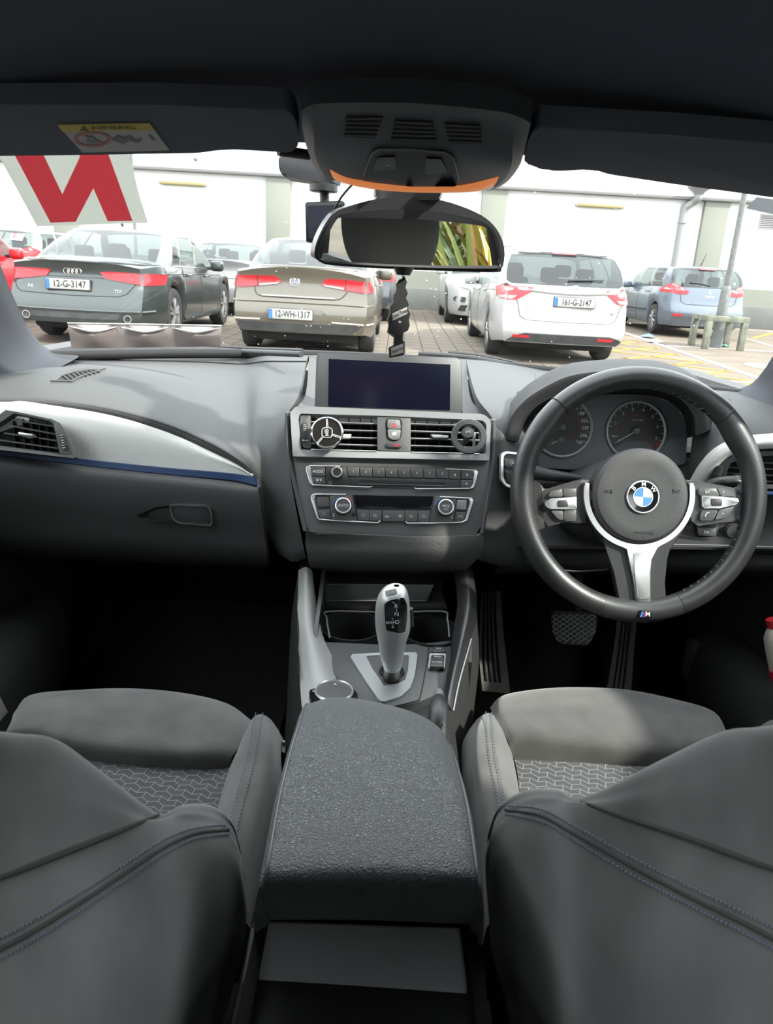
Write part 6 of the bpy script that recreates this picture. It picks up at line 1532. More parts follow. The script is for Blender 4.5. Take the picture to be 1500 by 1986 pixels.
# gear gaiter plate
go = Zc([(500,690),(515,672),(700,664),(955,660),(965,680),(945,820),(915,905),(850,965),(740,1000),(715,998),(690,980),(600,850)]); gi = Zc([(610,690),(622,684),(700,680),(900,680),(906,690),(900,780),(880,850),(830,878),(740,892),(730,890),(705,850),(650,770)])
obj('gear_surround', ring_bm(KP.pts(go, .003), KP.pts(gi, .0025), KP.n, .006), mat('satin silver gear surround', (.50,.52,.53), .34, .6), kon, 30)
plate('gear_base', KP.pts(gi, .001), KP.n, .004, satin, kon)
# mode switches
b = plate('switch', KP.pts(rpoly(Zc([(1068,620),(1158,620),(1158,655),(1066,658)]), 2), .006), KP.n, .006, blk, kon, .001); q = Zc([(1112,636)])[0]; ptext('lettering', 'OFF', KP, q[0], q[1], 4, glyph, b, .0064)
obj('switch_frame', ring_bm(KP.pts(rpoly(Zc([(1050,668),(1162,668),(1155,770),(1038,768)]), 3), .005), KP.pts(rpoly(Zc([(1062,680),(1150,680),(1145,758),(1052,756)]), 2), .005), KP.n, .004), chrome, kon, 30)
b = plate('switch', KP.pts(rpoly(Zc([(1060,678),(1152,678),(1147,760),(1050,758)]), 2), .008), KP.n, .008, blk, kon, .002)
q = Zc([(1104,694)])[0]; ptext('lettering', 'SPORT', KP, q[0], q[1], 3.4, glyph, b, .0084); q = Zc([(1098,730)])[0]; ptext('lettering', 'ECO PRO', KP, q[0], q[1], 3.2, glyph, b, .0084)
# gear selector
gs = thing('gear_selector', 'silver automatic gear selector with black position panel', 'gear lever', KP.pt(758, 1303))
prof = [(1318,742,778,.900,.012),(1302,744,777,.897,.014),(1292,744,779,.893,.015),(1270,738,783,.888,.017),(1245,734,788,.884,.019),(1218,729,796,.880,.022),(1190,728,796,.878,.023),(1165,731,794,.876,.022),(1148,740,790,.875,.018),(1139,752,784,.876,.010),(1136,764,775,.877,.003)]
gr_ = []
for y, x0, x1, Y, dep in prof:
    a, b = PY(x0, y, Y), PY(x1, y, Y); c = (a+b)/2; hw = (b-a).length/2; e = (b-a).normalized()
    gr_.append([c+e*hw*math.cos(q)+V((0,1,.15))*dep*math.sin(q)*(1.0) for q in [2*math.pi*i/16 for i in range(16)]])
silk = mat('satin silver knob', (.52,.52,.52), .40, .45)
surf('knob_body', gr_[2:], silk, gs, 3, 4, cu=True)
surf('gaiter_collar', gr_[:3], mat('bronze black collar', (.05,.042,.038), .35, .3), gs, 3, 4, cu=True)
lathe('gaiter', [(.0185,.0),(.0175,.003),(.0155,.004),(.013,.012)], KP.pt(760,1304,.0005), KP.n, dark, gs, 28)
gv, gf = loft(gr_[2:], 3, 4, True)
GT = BVHTree.FromPolygons([tuple(v) for v in gv], gf)
def ongear(x, y, off):
    d = ray(x, y).normalized(); h = GT.ray_cast(CAM, d); p = h[0] if h[0] else PY(x, y, .876)
    return p-d*off
gp = decal_grid(rpoly(Zc([(735,325),(770,302),(870,280),(892,330),(893,420),(880,522),(840,530),(748,510),(738,420)]), 4), lambda x, y: ongear(x, y, .001), 7, gloss, 'position_panel', gs, .001)
uG, vG = _r, (_u*.9+V((0,-.3,0))).normalized()
for s_, x, y, h in (('R',817,342,.0055),('N',820,398,.0055),('D',824,452,.0055),('M/S',768,456,.0036),('+',794,487,.005),('-',792,426,.005)):
    q = Zc([(x, y)])[0]; text('position_letter', s_, ongear(*q, .0030), uG, vG, h, mat('panel lettering', (.8,.8,.78), .5), gp)
tube('position_line', [ongear(*q, .0028) for q in Zc([(820,360),(822,384)])], .0004, MATS['panel lettering'], gp, 4)
tube('position_line', [ongear(*q, .0028) for q in Zc([(796,440),(795,474)])], .0004, MATS['panel lettering'], gp, 4)
tube('position_line', [ongear(*q, .0028) for q in Zc([(797,455),(812,454)])], .0004, MATS['panel lettering'], gp, 4)
pb = decal_grid(rpoly(Zc([(738,236),(815,218),(826,252),(745,272)]), 2), lambda x, y: ongear(x, y, .001), 6, satin, 'park_button', gs, .001)
text('position_letter', 'P', ongear(*Zc([(778,240)])[0], .003), uG, vG, .004, glyph, pb)
tube('unlock_button', [PY(796,1180,.878), PY(797,1215,.88)], .004, blk, gs, 8)
# rotary controller
rcn = thing('rotary_controller', 'rotary menu controller with silver ring in front of the armrest', 'controller', PZ(646,1350,.60))
c = PZ(648, 1350, .592)
plate('button_plate', [PZ(x, y, .600) for x, y in rpoly([(600,1340),(605,1335),(680,1331),(694,1345),(696,1375),(600,1375)], 4)], (0,0,1), .008, gloss, rcn, .001)
lathe('dial', [(.0255,0),(.0255,.006),(.024,.009),(1e-4,.0095)], c, (0,0,1), satin, rcn, 36)
lathe('dial_ring', [(.0257,.004),(.0262,.008),(.0245,.0105),(.0235,.009)], c, (0,0,1), chrome, rcn, 36, cap=False)
text('lettering', 'MENU', PZ(617, 1343, .6008), V((.9,-.3,0)).normalized(), V((.3,.9,0)).normalized(), .004, glyph, rcn)
plate('arrow', [c+V((x, y, .0100)) for x, y in ((-.0025,.012),(.0025,.012),(0,.016))], (0,0,1), .0004, glyph, rcn)
# handbrake
hb = thing('handbrake', 'black leather handbrake lever with silver button beside the armrest', 'handbrake', PZ(850,1400,.63))
tube('grip', spline([PZ(852,1358,.640), PZ(851,1375,.645), PZ(851,1400,.642), PZ(852,1440,.625), PZ(853,1470,.60)], 5), [.0085,.0095,.0105,.0115,.012]+[.0125]*16, mat('black grip leather', (.03,.03,.031), .45, bump=.0008, bscale=500, bstr=.4), hb, 14)
tube('button', [PZ(851,1344,.636), PZ(851.5,1358,.640)], .0062, sgrey, hb, 14)
tube('grip_stitch', spline([PZ(858,1362,.645), PZ(861,1385,.650), PZ(861,1410,.648)], 4), .0006, stt, hb, 5)
plate('grip_slot', [PZ(x, y, .605) for x, y in ((800,1380),(838,1362),(838,1400),(815,1400))], (0,0,1), .003, dark, hb)
# armrest
ar_ = thing('armrest', 'padded black leather centre armrest', 'armrest', PZ(720,1560,.60))
leath = mat('pebbled black leather', (.135,.140,.147), .42, spec=.5, bump=.0022, bscale=400, bstr=.65, btype='voronoi')
AR = [([(596,1357),(650,1352),(720,1364),(800,1385),(850,1409),(873,1436)], .652),
      ([(590,1366),(650,1360),(720,1371),(800,1392),(850,1417),(879,1450)], .672),
      ([(584,1386),(648,1380),(720,1388),(800,1406),(852,1430),(883,1466)], .682),
      ([(566,1445),(640,1440),(720,1446),(800,1455),(862,1472),(893,1500)], .688),
      ([(545,1530),(630,1528),(720,1530),(810,1535),(882,1545),(907,1560)], .690),
      ([(526,1635),(622,1635),(720,1638),(818,1642),(897,1645),(921,1650)], .690),
      ([(516,1690),(618,1694),(720,1698),(822,1702),(902,1702),(926,1700)], .684),
      ([(511,1730),(616,1738),(720,1744),(822,1748),(902,1746),(927,1738)], .662),
      ([(514,1756),(618,1767),(720,1774),(820,1778),(898,1776),(923,1766)], .635),
      ([(524,1774),(620,1784),(720,1790),(820,1794),(890,1792),(912,1784)], .612)]
dome = (-.006,0,.003,.003,0,-.006)
arr = [[PZ(x, y, z)+V((0,0,dm)) for (x, y), dm in zip(L, dome)] for L, z in AR]
surf('pad', arr, leath, ar_, 5, 5, smooth=70)
for col_, sd in ((0, -1), (5, 1)):
    E_l = [r_[col_] for r_ in arr]
    tube('piping', spline([p+V((sd*.0006,0,.0004)) for p in E_l], 5), .0013, mat('black piping', (.10,.105,.112), .45), ar_, 6)
    surf('side_skirt', [E_l, [p+V((sd*.007,0,-.016)) for p in E_l], [V((p.x+sd*.010, max(p.y,.478), max(.585, min(.60, p.z-.03)))) for p in E_l]], leath, ar_, 5, 3, smooth=70)
surf('front_skirt', [arr[0], [p+V((0,.003,-.03)) for p in arr[0]], [p+V((0,-.002,-.06)) for p in arr[0]]], leath, ar_, 5, 3, smooth=70)
# rear lid of the console
rl = thing('console_tray', 'dark grey rear console flap below the armrest', 'flap', PZ(700,1900,.56))
flm = mat('brightened satin grey flap', (.58,.59,.59), .35, spec=.6)  # grey raised well above the real plastic, in place of missing rear light
TL, TR, BR, BL = PZ(510,1782,.600), PZ(893,1796,.600), PZ(912,1934,.585), PZ(497,1906,.585)
pn = Plane(BL, BR, (TL+TR)/2)
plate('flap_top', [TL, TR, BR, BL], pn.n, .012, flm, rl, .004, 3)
surf('flap_lip', [[BL+V((-.004,-.001,.0)), BL.lerp(BR,.5)+V((0,-.003,0)), BR+V((.003,-.001,0))], [BL+V((-.005,-.010,-.010)), BL.lerp(BR,.5)+V((0,-.012,-.010)), BR+V((.004,-.010,-.010))], [BL+V((-.004,-.006,-.022)), BL.lerp(BR,.5)+V((0,-.008,-.022)), BR+V((.003,-.006,-.022))]], mat('brown black flap lip', (.030,.027,.026), .3, spec=.6), rl, 5, 4, off=(0,.02,.002))
for x0, x1 in ((470,492),(921,934)):
    surf('silver_edge', [[PZ(x0+18 if x0 < 700 else x0-4, 1800, .60), PZ(x1 if x0 < 700 else x1-4, 1800, .60)], [PZ(x0, 1905, .585), PZ(x1-2, 1905, .585)]] if x0 < 700 else [[PZ(915,1805,.60), PZ(925,1805,.60)], [PZ(925,1935,.585), PZ(938,1935,.585)]], mat('pale silver edge', (.30,.31,.31), .4, .3), rl, 2, 2, off=(0,0,-.02))
surf('rear_face', [[PZ(455,1905,.57), PZ(700,1930,.57), PZ(950,1940,.57)], [V((-.115,.40,.52)), V((0,.395,.52)), V((.115,.40,.52))], [V((-.115,.40,.30)), V((0,.395,.30)), V((.115,.40,.30))]], mat('rough dark trim', (.05,.047,.045), .8, bump=.002, bscale=250, bstr=.6), rl, 4, 4)
# ================================================================== PEDALS AND FOOTWELL
pdm = mat('worn rubber pedal', (.26,.26,.25), .5, .2)
bp_ = thing('brake_pedal', 'ribbed brake pedal with diamond tread', 'pedal', PY(1113,1220,1.28))
bpl = Plane(PY(1070,1220,1.275), PY(1160,1225,1.275), PY(1113,1190,1.295))
plate('pad', bpl.pts(rpoly([(1068,1190),(1075,1185),(1155,1187),(1161,1196),(1155,1228),(1142,1252),(1082,1248),(1072,1225)], 5)), bpl.n, .012, blk, bp_, .002)
for k in range(-5, 9):
    for sg in (1, -1):
        pts = []
        for i in range(13):
            x = 1072+i*7; y = 1187+k*9.4+sg*(i*4.7)+(0 if sg > 0 else 28)
            w_ = 1 if 1189 < y < 1248 and (x > 1070+max(0, y-1225)*.5) and (x < 1159-max(0, y-1222)*.6) else 0
            if w_: pts.append(bpl.pt(x, y, .0012))
        if len(pts) > 1: tube('tread_rib', [pts[0], pts[-1]], .0014, pdm, bp_, 5)
tube('pedal_arm', [bpl.pt(1120,1195,-.012), V((bpl.pt(1120,1195).x, 1.36, .75))], .01, blk, bp_, 8)
ac = thing('accelerator_pedal', 'long dusty accelerator pedal beneath the steering wheel', 'pedal', PY(1200,1330,1.2))
surf('pad', [PYs([(1198,1195,1.36),(1237,1197,1.36)]), PYs([(1192,1250,1.31),(1231,1253,1.31)]), PYs([(1184,1300,1.265),(1228,1302,1.265)]), PYs([(1176,1345,1.225),(1224,1346,1.225)])], mat('dusty rubber', (.12,.11,.10), .8, var=.3, vscale=60), ac, 4, 4, off=(0,.012,-.012))
for f_ in (.3, .5, .7): tube('rib', [PY(lerp(1198,1237,f_),1197,1.355), PY(lerp(1192,1231,f_),1252,1.306), PY(lerp(1184,1228,f_),1301,1.262), PY(lerp(1176,1224,f_),1343,1.224)], .0016, blk, ac, 6)
fr_ = thing('footrest', 'grooved grey footrest left of the pedals', 'footrest', PY(960,1335,1.2))
frm = mat('scuffed grey footrest plastic', (.19,.18,.165), .6, var=.25, vscale=30)
F = [[(934,1148,1.42),(972,1146,1.42)],[(932,1205,1.36),(975,1205,1.36)],[(930,1270,1.285),(982,1272,1.285)],[(934,1320,1.225),(988,1325,1.225)],[(936,1340,1.205),(990,1345,1.205)]]
surf('plate', [PYs(r_) for r_ in F], frm, fr_, 4, 4, off=(0,.02,-.02))
for f_ in (.16, .34, .52, .70): tube('groove', [PY(lerp(r_[0][0], r_[1][0], f_*.95+.02), lerp(r_[0][1], r_[1][1], f_), r_[0][2]-.0015) for r_ in F[:4]], .0022, blk, fr_, 6)
for sd, q, lb in ((1, [(985,1250),(1165,1250),(1180,1420),(980,1420)], 'dark floor mat under the pedals'), (-1, [(150,1230),(330,1230),(500,1420),(60,1420)], 'dark floor mat in the passenger footwell')):
    cxm = .40*sd
    R = [[V((cxm+x, Y, z)) for x in (-.22,-.1,.1,.22)] for Y, z in ((.75,.278),(1.0,.278),(1.28,.283),(1.40,.345),(1.50,.40))]
    m_ = tag(surf('floor_mat', R, matm, None, 3, 3, off=(0,-.003,.008)), lb, 'floor mat', 'floor mats')
# foot-well side clutter: bottle in the door bin
bt = thing('drink_bottle', 'bottle with red cap and white label in the driver door bin', 'bottle', PY(1497,1260,.98))
c = PY(1514,1272,.99); ax = (PY(1502,1212,1.0)-c).normalized()
lathe('body', [(.001,-.04),(.018,-.035),(.019,.0),(.018,.03),(.012,.042),(.008,.046)], c, ax, mat('white bottle label', (.45,.40,.35), .5), bt, 18)
lathe('cap', [(.010,.046),(.0105,.058),(.001,.060)], c, ax, mat('red cap plastic', (.45,.015,.03), .4), bt, 16)
lathe('red_band', [(.0182,-.036),(.0198,-.028),(.0198,-.020)], c, ax, MATS['red cap plastic'], bt, 18)
bl_ = thing('bonnet_lever', 'black bonnet release lever on the driver footwell side', 'lever', PY(1370,1310,1.2))
lv = PY(1372, 1305, 1.22)
plate('lever', [lv+V((x, 0, z)) for x, z in ((-.010,-.016),(.012,-.014),(.014,.010),(-.010,.010))], (0,-1,0), .02, blk, bl_, .003)
text('lever_mark', 'o-', lv+V((0,-.0012,0)), V((1,0,0)), V((0,0,1)), .008, glyph, bl_)
plate('lever_bracket', [lv+V((x, .02, z)) for x, z in ((-.03,-.03),(.04,-.03),(.04,.05),(-.03,.05))], (0,-1,0), .02, lowp, bl_, .004)
# ================================================================== SEATS
sue = mat('dark grey suede', (.070,.066,.064), .95, sheen=.35, var=.36, vscale=16)
sue2 = mat('dark grey suede backrest', (.066,.065,.063), .95, sheen=.35, var=.34, vscale=13)
def insert_mat():
    m = mat('quilted hexagon seat cloth', (.055,.055,.056), .9); nt = m.node_tree; b = nt.nodes['Principled BSDF']
    tc = nt.nodes.new('ShaderNodeTexCoord'); mp_ = nt.nodes.new('ShaderNodeMapping'); mp_.inputs['Scale'].default_value = (1, 1, 0); mp_.inputs['Rotation'].default_value = (0, 0, .25)
    br = nt.nodes.new('ShaderNodeTexBrick'); br.inputs['Scale'].default_value = 30; br.inputs['Mortar Size'].default_value = .018; br.inputs['Mortar Smooth'].default_value = .25
    br.inputs['Brick Width'].default_value = .62; br.inputs['Row Height'].default_value = .27; br.offset = .5
    br.inputs['Color1'].default_value = (.050,.050,.051,1); br.inputs['Color2'].default_value = (.062,.062,.063,1); br.inputs['Mortar'].default_value = (.20,.20,.21,1)
    nt.links.new(tc.outputs['Object'], mp_.inputs['Vector']); sx = nt.nodes.new('ShaderNodeSeparateXYZ'); nt.links.new(mp_.outputs['Vector'], sx.inputs[0])
    pp = nt.nodes.new('ShaderNodeMath'); pp.operation = 'PINGPONG'; pp.inputs[1].default_value = .62/30/2; nt.links.new(sx.outputs['X'], pp.inputs[0])
    ma = nt.nodes.new('ShaderNodeMath'); ma.operation = 'MULTIPLY_ADD'; ma.inputs[1].default_value = .42; nt.links.new(pp.outputs[0], ma.inputs[0]); nt.links.new(sx.outputs['Y'], ma.inputs[2])
    cx_ = nt.nodes.new('ShaderNodeCombineXYZ'); nt.links.new(sx.outputs['X'], cx_.inputs[0]); nt.links.new(ma.outputs[0], cx_.inputs[1]); nt.links.new(cx_.outputs[0], br.inputs['Vector'])
    nt.links.new(br.outputs['Color'], b.inputs['Base Color'])
    bp = nt.nodes.new('ShaderNodeBump'); bp.inputs['Strength'].default_value = .6; bp.inputs['Distance'].default_value = .003; bp.invert = True
    nt.links.new(br.outputs['Fac'], bp.inputs['Height']); nt.links.new(bp.outputs['Normal'], b.inputs['Normal'])
    return m
insm = insert_mat()
blst = mat('blue grey stitching', (.13,.155,.215), .8)
def stitches(path, par, r=.0007, L=.0045, gap=.0030, off=V((0,0,.0008))):
    """a row of single thread stitches along a seam, joined as one part"""
    P = spline(path, 14 if len(path) < 12 else 4); bm = bmesh.new(); acc = 0; i = 0; n_ = 0
    pts = [P[0]]
    step = .0015; cur = P[0].copy(); out = [cur.copy()]
    for a, b in zip(P, P[1:]):
        d = (b-a).length; t = 0
        while acc+d-t >= step:
            t += step-acc; acc = 0; out.append(a.lerp(b, t/d if d else 0))
        acc += d-t
    k = 0; ls, gs_ = max(2, int(L/step)), max(1, int(gap/step))
    while k+ls < len(out):
        tube_bm([out[k]+off, out[k+ls//2]+off*1.3, out[k+ls]+off], r, 5, bm=bm); k += ls+gs_; n_ += 1
    o = obj('stitching', bm, blst, par, 40); o['kind'] = 'stuff'; return o
def seat(name, label, sd, thigh, insert, bol, back, outer):
    s = thing(name, label, 'car seat', (sd*.40,.6,.27), 'front seats')
    R = []
    for L, z in thigh: R.append([PZ(x, y, z) for x, y in L])
    n_ = len(R[0]); dm = [-.010]+[0]*(n_-2)+[-.010]
    R = [[p+V((0,0,d)) for p, d in zip(r_, dm)] for r_ in R]
    front = [p+V((0,.012,-.03)) for p in R[0]]
    surf('thigh_support', [[p+V((0,-.01,-.10)) for p in R[0]], front]+R+[[p+V((0,-.004,-.03)) for p in R[-1]]], sue, s, 4, 4, smooth=70)
    # ends of the thigh support
    surf('seat_insert', [[PZ(x, y, z) for x, y in L] for L, z in insert], insm, s, 5, 5, off=(0,0,-.02), smooth=70)
    surf('side_bolster', [[PZ(*p) for p in r_] for r_ in bol], sue, s, 4, 5, smooth=70)
    box('seat_base', (sd*.40-.215,.50,.34), (sd*.40+.215,.86,.50), lowp, s, .03)
    # outer cushion bolster, mostly out of sight
    surf('side_bolster', [[V((sd*x, Y, z)) for x, z in ((.50,.535),(.515,.575),(.535,.59),(.56,.575),(.575,.49))] for Y in (.50,.65,.80,.86)], sue, s, 4, 4, smooth=70)
    return s
# ---- passenger (left)
thL = [([(26,1372),(58,1348),(150,1338),(250,1335),(350,1343),(440,1364),(494,1390)], .548),
       ([(20,1386),(60,1370),(150,1362),(250,1360),(350,1367),(435,1385),(485,1402)], .562),
       ([(12,1402),(60,1400),(148,1402),(245,1408),(345,1418),(425,1428),(468,1432)], .565),
       ([(4,1417),(60,1424),(145,1439),(240,1451),(340,1459),(410,1461),(449,1458)], .558)]
inL = [([(-60,1440),(120,1448),(250,1462),(350,1467),(449,1469)], .538), ([(-60,1500),(120,1505),(240,1512),(340,1518),(440,1520)], .536), ([(-60,1580),(100,1585),(220,1590),(320,1595),(430,1590)], .534), ([(-60,1680),(80,1690),(200,1695),(300,1700),(410,1690)], .532)]
boL = [[(488,1396,.545),(495,1389,.558),(507,1385,.565),(524,1394,.558),(540,1415,.52)],
       [(462,1442,.540),(478,1425,.570),(500,1420,.584),(532,1428,.576),(553,1447,.50)],
       [(445,1490,.538),(462,1482,.574),(490,1480,.592),(530,1488,.580),(550,1510,.50)],
       [(424,1560,.536),(444,1555,.578),(470,1555,.597),(515,1570,.585),(534,1600,.50)],
       [(400,1650,.535),(420,1648,.580),(447,1650,.600),(497,1672,.587),(514,1705,.50)],
       [(380,1760,.534),(400,1760,.580),(425,1765,.600),(478,1790,.587),(494,1825,.50)]]
sL = seat('front_seat', 'left front passenger seat in dark grey suede with quilted insert', -1, thL, inL, boL, None, None)
ri = [PZ(*r_[2])+V((0,0,.001)) for r_ in boL]
stitches([p+V((.002,0,0)) for p in ri[:6]], sL); stitches([p+V((-.0075,.001,-.001)) for p in ri[:6]], sL)
def backrest(s, sd, G, crease, seam1, seam2, top):
    """G: rows of (x, y, Y) on the visible inner half of the backrest, front edge to lower back"""
    R = [[PY(*p) for p in r_] for r_ in G]
    surf('backrest_bolster', R, sue2, s, 5, 6, smooth=70)
    gv_, gf_ = loft(R, 5, 6); T_ = BVHTree.FromPolygons([tuple(v) for v in gv_], gf_)
    def on(x, y, off=.001):
        d = ray(x, y).normalized(); h = T_.ray_cast(CAM, d)
        return (h[0]-d*off) if h[0] else None
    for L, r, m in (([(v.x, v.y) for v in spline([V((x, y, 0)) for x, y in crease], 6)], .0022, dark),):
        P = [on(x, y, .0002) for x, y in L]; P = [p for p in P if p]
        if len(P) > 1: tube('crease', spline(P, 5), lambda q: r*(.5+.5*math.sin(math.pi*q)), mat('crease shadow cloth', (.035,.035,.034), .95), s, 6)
    dens = lambda L: [(v.x, v.y) for v in spline([V((x, y, 0)) for x, y in L], 6)]
    crease, seam1, seam2 = dens(crease), dens(seam1), dens(seam2)
    for L in (seam1, seam2):
        P = [on(x, y) for x, y in L]; P = [p for p in P if p]
        if len(P) > 1: stitches(P, s, .0006, .0035, .0025, V((0,-.0003,.0005)))
    if seam1:
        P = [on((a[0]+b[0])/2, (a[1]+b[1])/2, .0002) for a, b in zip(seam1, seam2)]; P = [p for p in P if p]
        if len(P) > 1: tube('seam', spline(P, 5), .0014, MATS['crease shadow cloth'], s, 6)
    # the rest of the backrest and the headrest, out of the picture to the side
    x0 = sd*.30; Rb = []
    for z, Y, hw, th in ((.50,.47,.19,.10),(.62,.43,.20,.11),(.76,.38,.20,.10),(.88,.33,.19,.09),(.97,.285,.15,.07),(1.0,.27,.10,.04)):
        c = V((sd*.40, Y, z)); Rb.append([c+V((hw*math.cos(q), th*.5*math.sin(q)*(1 if math.sin(q) < 0 else 1.2), 0)) for q in [2*math.pi*i/16 for i in range(16)]])
    surf('backrest', Rb, sue2, s, 3, 4, cu=True, smooth=70)
    hcx = V((sd*.425, .245, 1.115)); Rh = []
    for z, w_, th in ((-.085,.05,.03),(-.075,.085,.045),(-.03,.105,.055),(.03,.110,.055),(.07,.098,.048),(.085,.05,.025)):
        Rh.append([hcx+V((w_*max(-1, min(1, 1.25*math.cos(q))), th*max(-1, min(1, 1.25*math.sin(q)))-.15*z, z)) for q in [2*math.pi*i/20 for i in range(20)]])
    h_ = surf('headrest', Rh, mat('grey headrest cloth', (.080,.080,.076), .9), s, 2, 4, cu=True, smooth=70)
    for x in (-.06, .06): tube('headrest_post', [V((sd*.425+x, .26, .97)), V((sd*.425+x, .25, 1.05))], .006, chrome, h_, 10)
GL = [[(-160,1432,.36),(-60,1436,.385),(40,1450,.42),(130,1480,.46),(220,1548,.50),(310,1612,.545),(360,1605,.585),(410,1610,.60),(436,1630,.59),(448,1670,.57)],
      [(-160,1410,.32),(-60,1416,.335),(30,1424,.36),(112,1436,.395),(210,1506,.44),(308,1578,.485),(355,1562,.535),(408,1563,.555),(446,1592,.55),(463,1640,.535)],
      [(-160,1500,.29),(-60,1510,.31),(30,1520,.335),(110,1530,.365),(205,1556,.415),(300,1590,.465),(355,1575,.51),(412,1580,.535),(452,1608,.54),(468,1660,.53)],
      [(-160,1750,.23),(-60,1722,.27),(30,1690,.305),(110,1655,.345),(205,1618,.40),(300,1595,.455),(355,1592,.50),(415,1596,.525),(456,1628,.532),(473,1690,.52)],
      [(-160,1880,.20),(-60,1860,.235),(30,1815,.275),(110,1765,.315),(205,1705,.375),(300,1650,.435),(360,1622,.485),(420,1615,.515),(460,1650,.524),(477,1730,.51)],
      [(-160,2000,.18),(-60,1985,.21),(30,1945,.245),(110,1890,.285),(205,1810,.35),(300,1735,.415),(365,1690,.465),(425,1670,.495),(462,1700,.508),(478,1780,.495)],
      [(-160,2150,.16),(-60,2130,.19),(40,2080,.225),(130,2010,.27),(220,1930,.33),(310,1860,.39),(370,1810,.44),(428,1780,.475),(456,1800,.49),(470,1850,.48)],
      [(-160,2350,.14),(-60,2330,.17),(50,2270,.21),(145,2190,.26),(230,2110,.32),(310,2030,.375),(360,1960,.425),(405,1920,.455),(425,1930,.47),(440,1950,.465)],
      [(-160,2600,.13),(-50,2580,.16),(60,2500,.20),(150,2400,.25),(230,2300,.31),(300,2220,.36),(340,2150,.41),(370,2100,.44),(385,2100,.46),(405,2110,.46)]]
crL = [(-40,1718),(60,1680),(160,1640),(240,1608),(308,1580)]
s1L = [(-30,1835),(60,1790),(160,1730),(250,1672),(320,1628),(380,1606),(440,1600)]
s2L = [(-30,1875),(60,1828),(160,1765),(250,1704),(320,1656),(380,1627),(448,1618)]
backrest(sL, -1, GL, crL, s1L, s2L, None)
# ---- driver (right)
thR = [([(952,1362),(978,1348),(1060,1335),(1140,1333),(1220,1338),(1310,1356),(1385,1380),(1415,1412)], .548),
       ([(960,1380),(985,1372),(1060,1360),(1140,1358),(1220,1364),(1305,1380),(1378,1398),(1412,1425)], .562),
       ([(975,1405),(998,1402),(1060,1398),(1140,1400),(1220,1408),(1300,1418),(1370,1426),(1408,1438)], .565),
       ([(990,1432),(1005,1431),(1062,1434),(1140,1440),(1215,1447),(1295,1452),(1362,1450),(1402,1450)], .558)]
inR = [([(998,1474),(1080,1477),(1150,1480),(1230,1486),(1420,1490)], .535), ([(1004,1500),(1090,1505),(1170,1510),(1250,1516),(1420,1520)], .534), ([(1010,1560),(1100,1570),(1190,1580),(1270,1585),(1420,1590)], .532), ([(1020,1680),(1120,1690),(1210,1695),(1300,1700),(1420,1700)], .530)]
boR = [[(962,1390,.545),(955,1385,.558),(945,1383,.565),(928,1393,.558),(910,1415,.52)],
       [(984,1430,.540),(970,1415,.570),(947,1412,.584),(918,1422,.576),(897,1445,.50)],
       [(997,1478,.538),(980,1470,.574),(953,1470,.592),(915,1482,.580),(897,1505,.50)],
       [(1008,1540,.536),(990,1535,.578),(966,1540,.597),(925,1560,.585),(908,1590,.50)],
       [(1020,1640,.535),(1002,1640,.580),(980,1645,.600),(940,1670,.587),(926,1705,.50)],
       [(1035,1760,.534),(1015,1760,.580),(992,1765,.600),(950,1790,.587),(938,1825,.50)]]
sR = seat('front_seat', 'right front driver seat in dark grey suede with extended thigh support', 1, thR, inR, boR, None, None)
surf('bellows_panel', [[PZ(x, y, .535) for x, y in ((992,1434),(1080,1440),(1180,1448),(1300,1455),(1410,1458))], [PZ(x, y, .528) for x, y in ((995,1452),(1080,1458),(1180,1466),(1300,1473),(1410,1476))], [PZ(x, y, .530) for x, y in ((998,1474),(1080,1478),(1180,1485),(1300,1492),(1410,1494))]], mat('brown grey bellows cloth', (.052,.047,.044), .85), sR, 4, 3)
stitches([PZ(x, y, .533)+V((0,0,.002)) for x, y in ((998,1438),(1080,1444),(1180,1452),(1290,1459))], sR)
ri = [PZ(*r_[2])+V((0,0,.001)) for r_ in boR]
stitches([p+V((-.002,0,0)) for p in ri[:6]], sR); stitches([p+V((.006,.001,-.001)) for p in ri[:6]], sR)
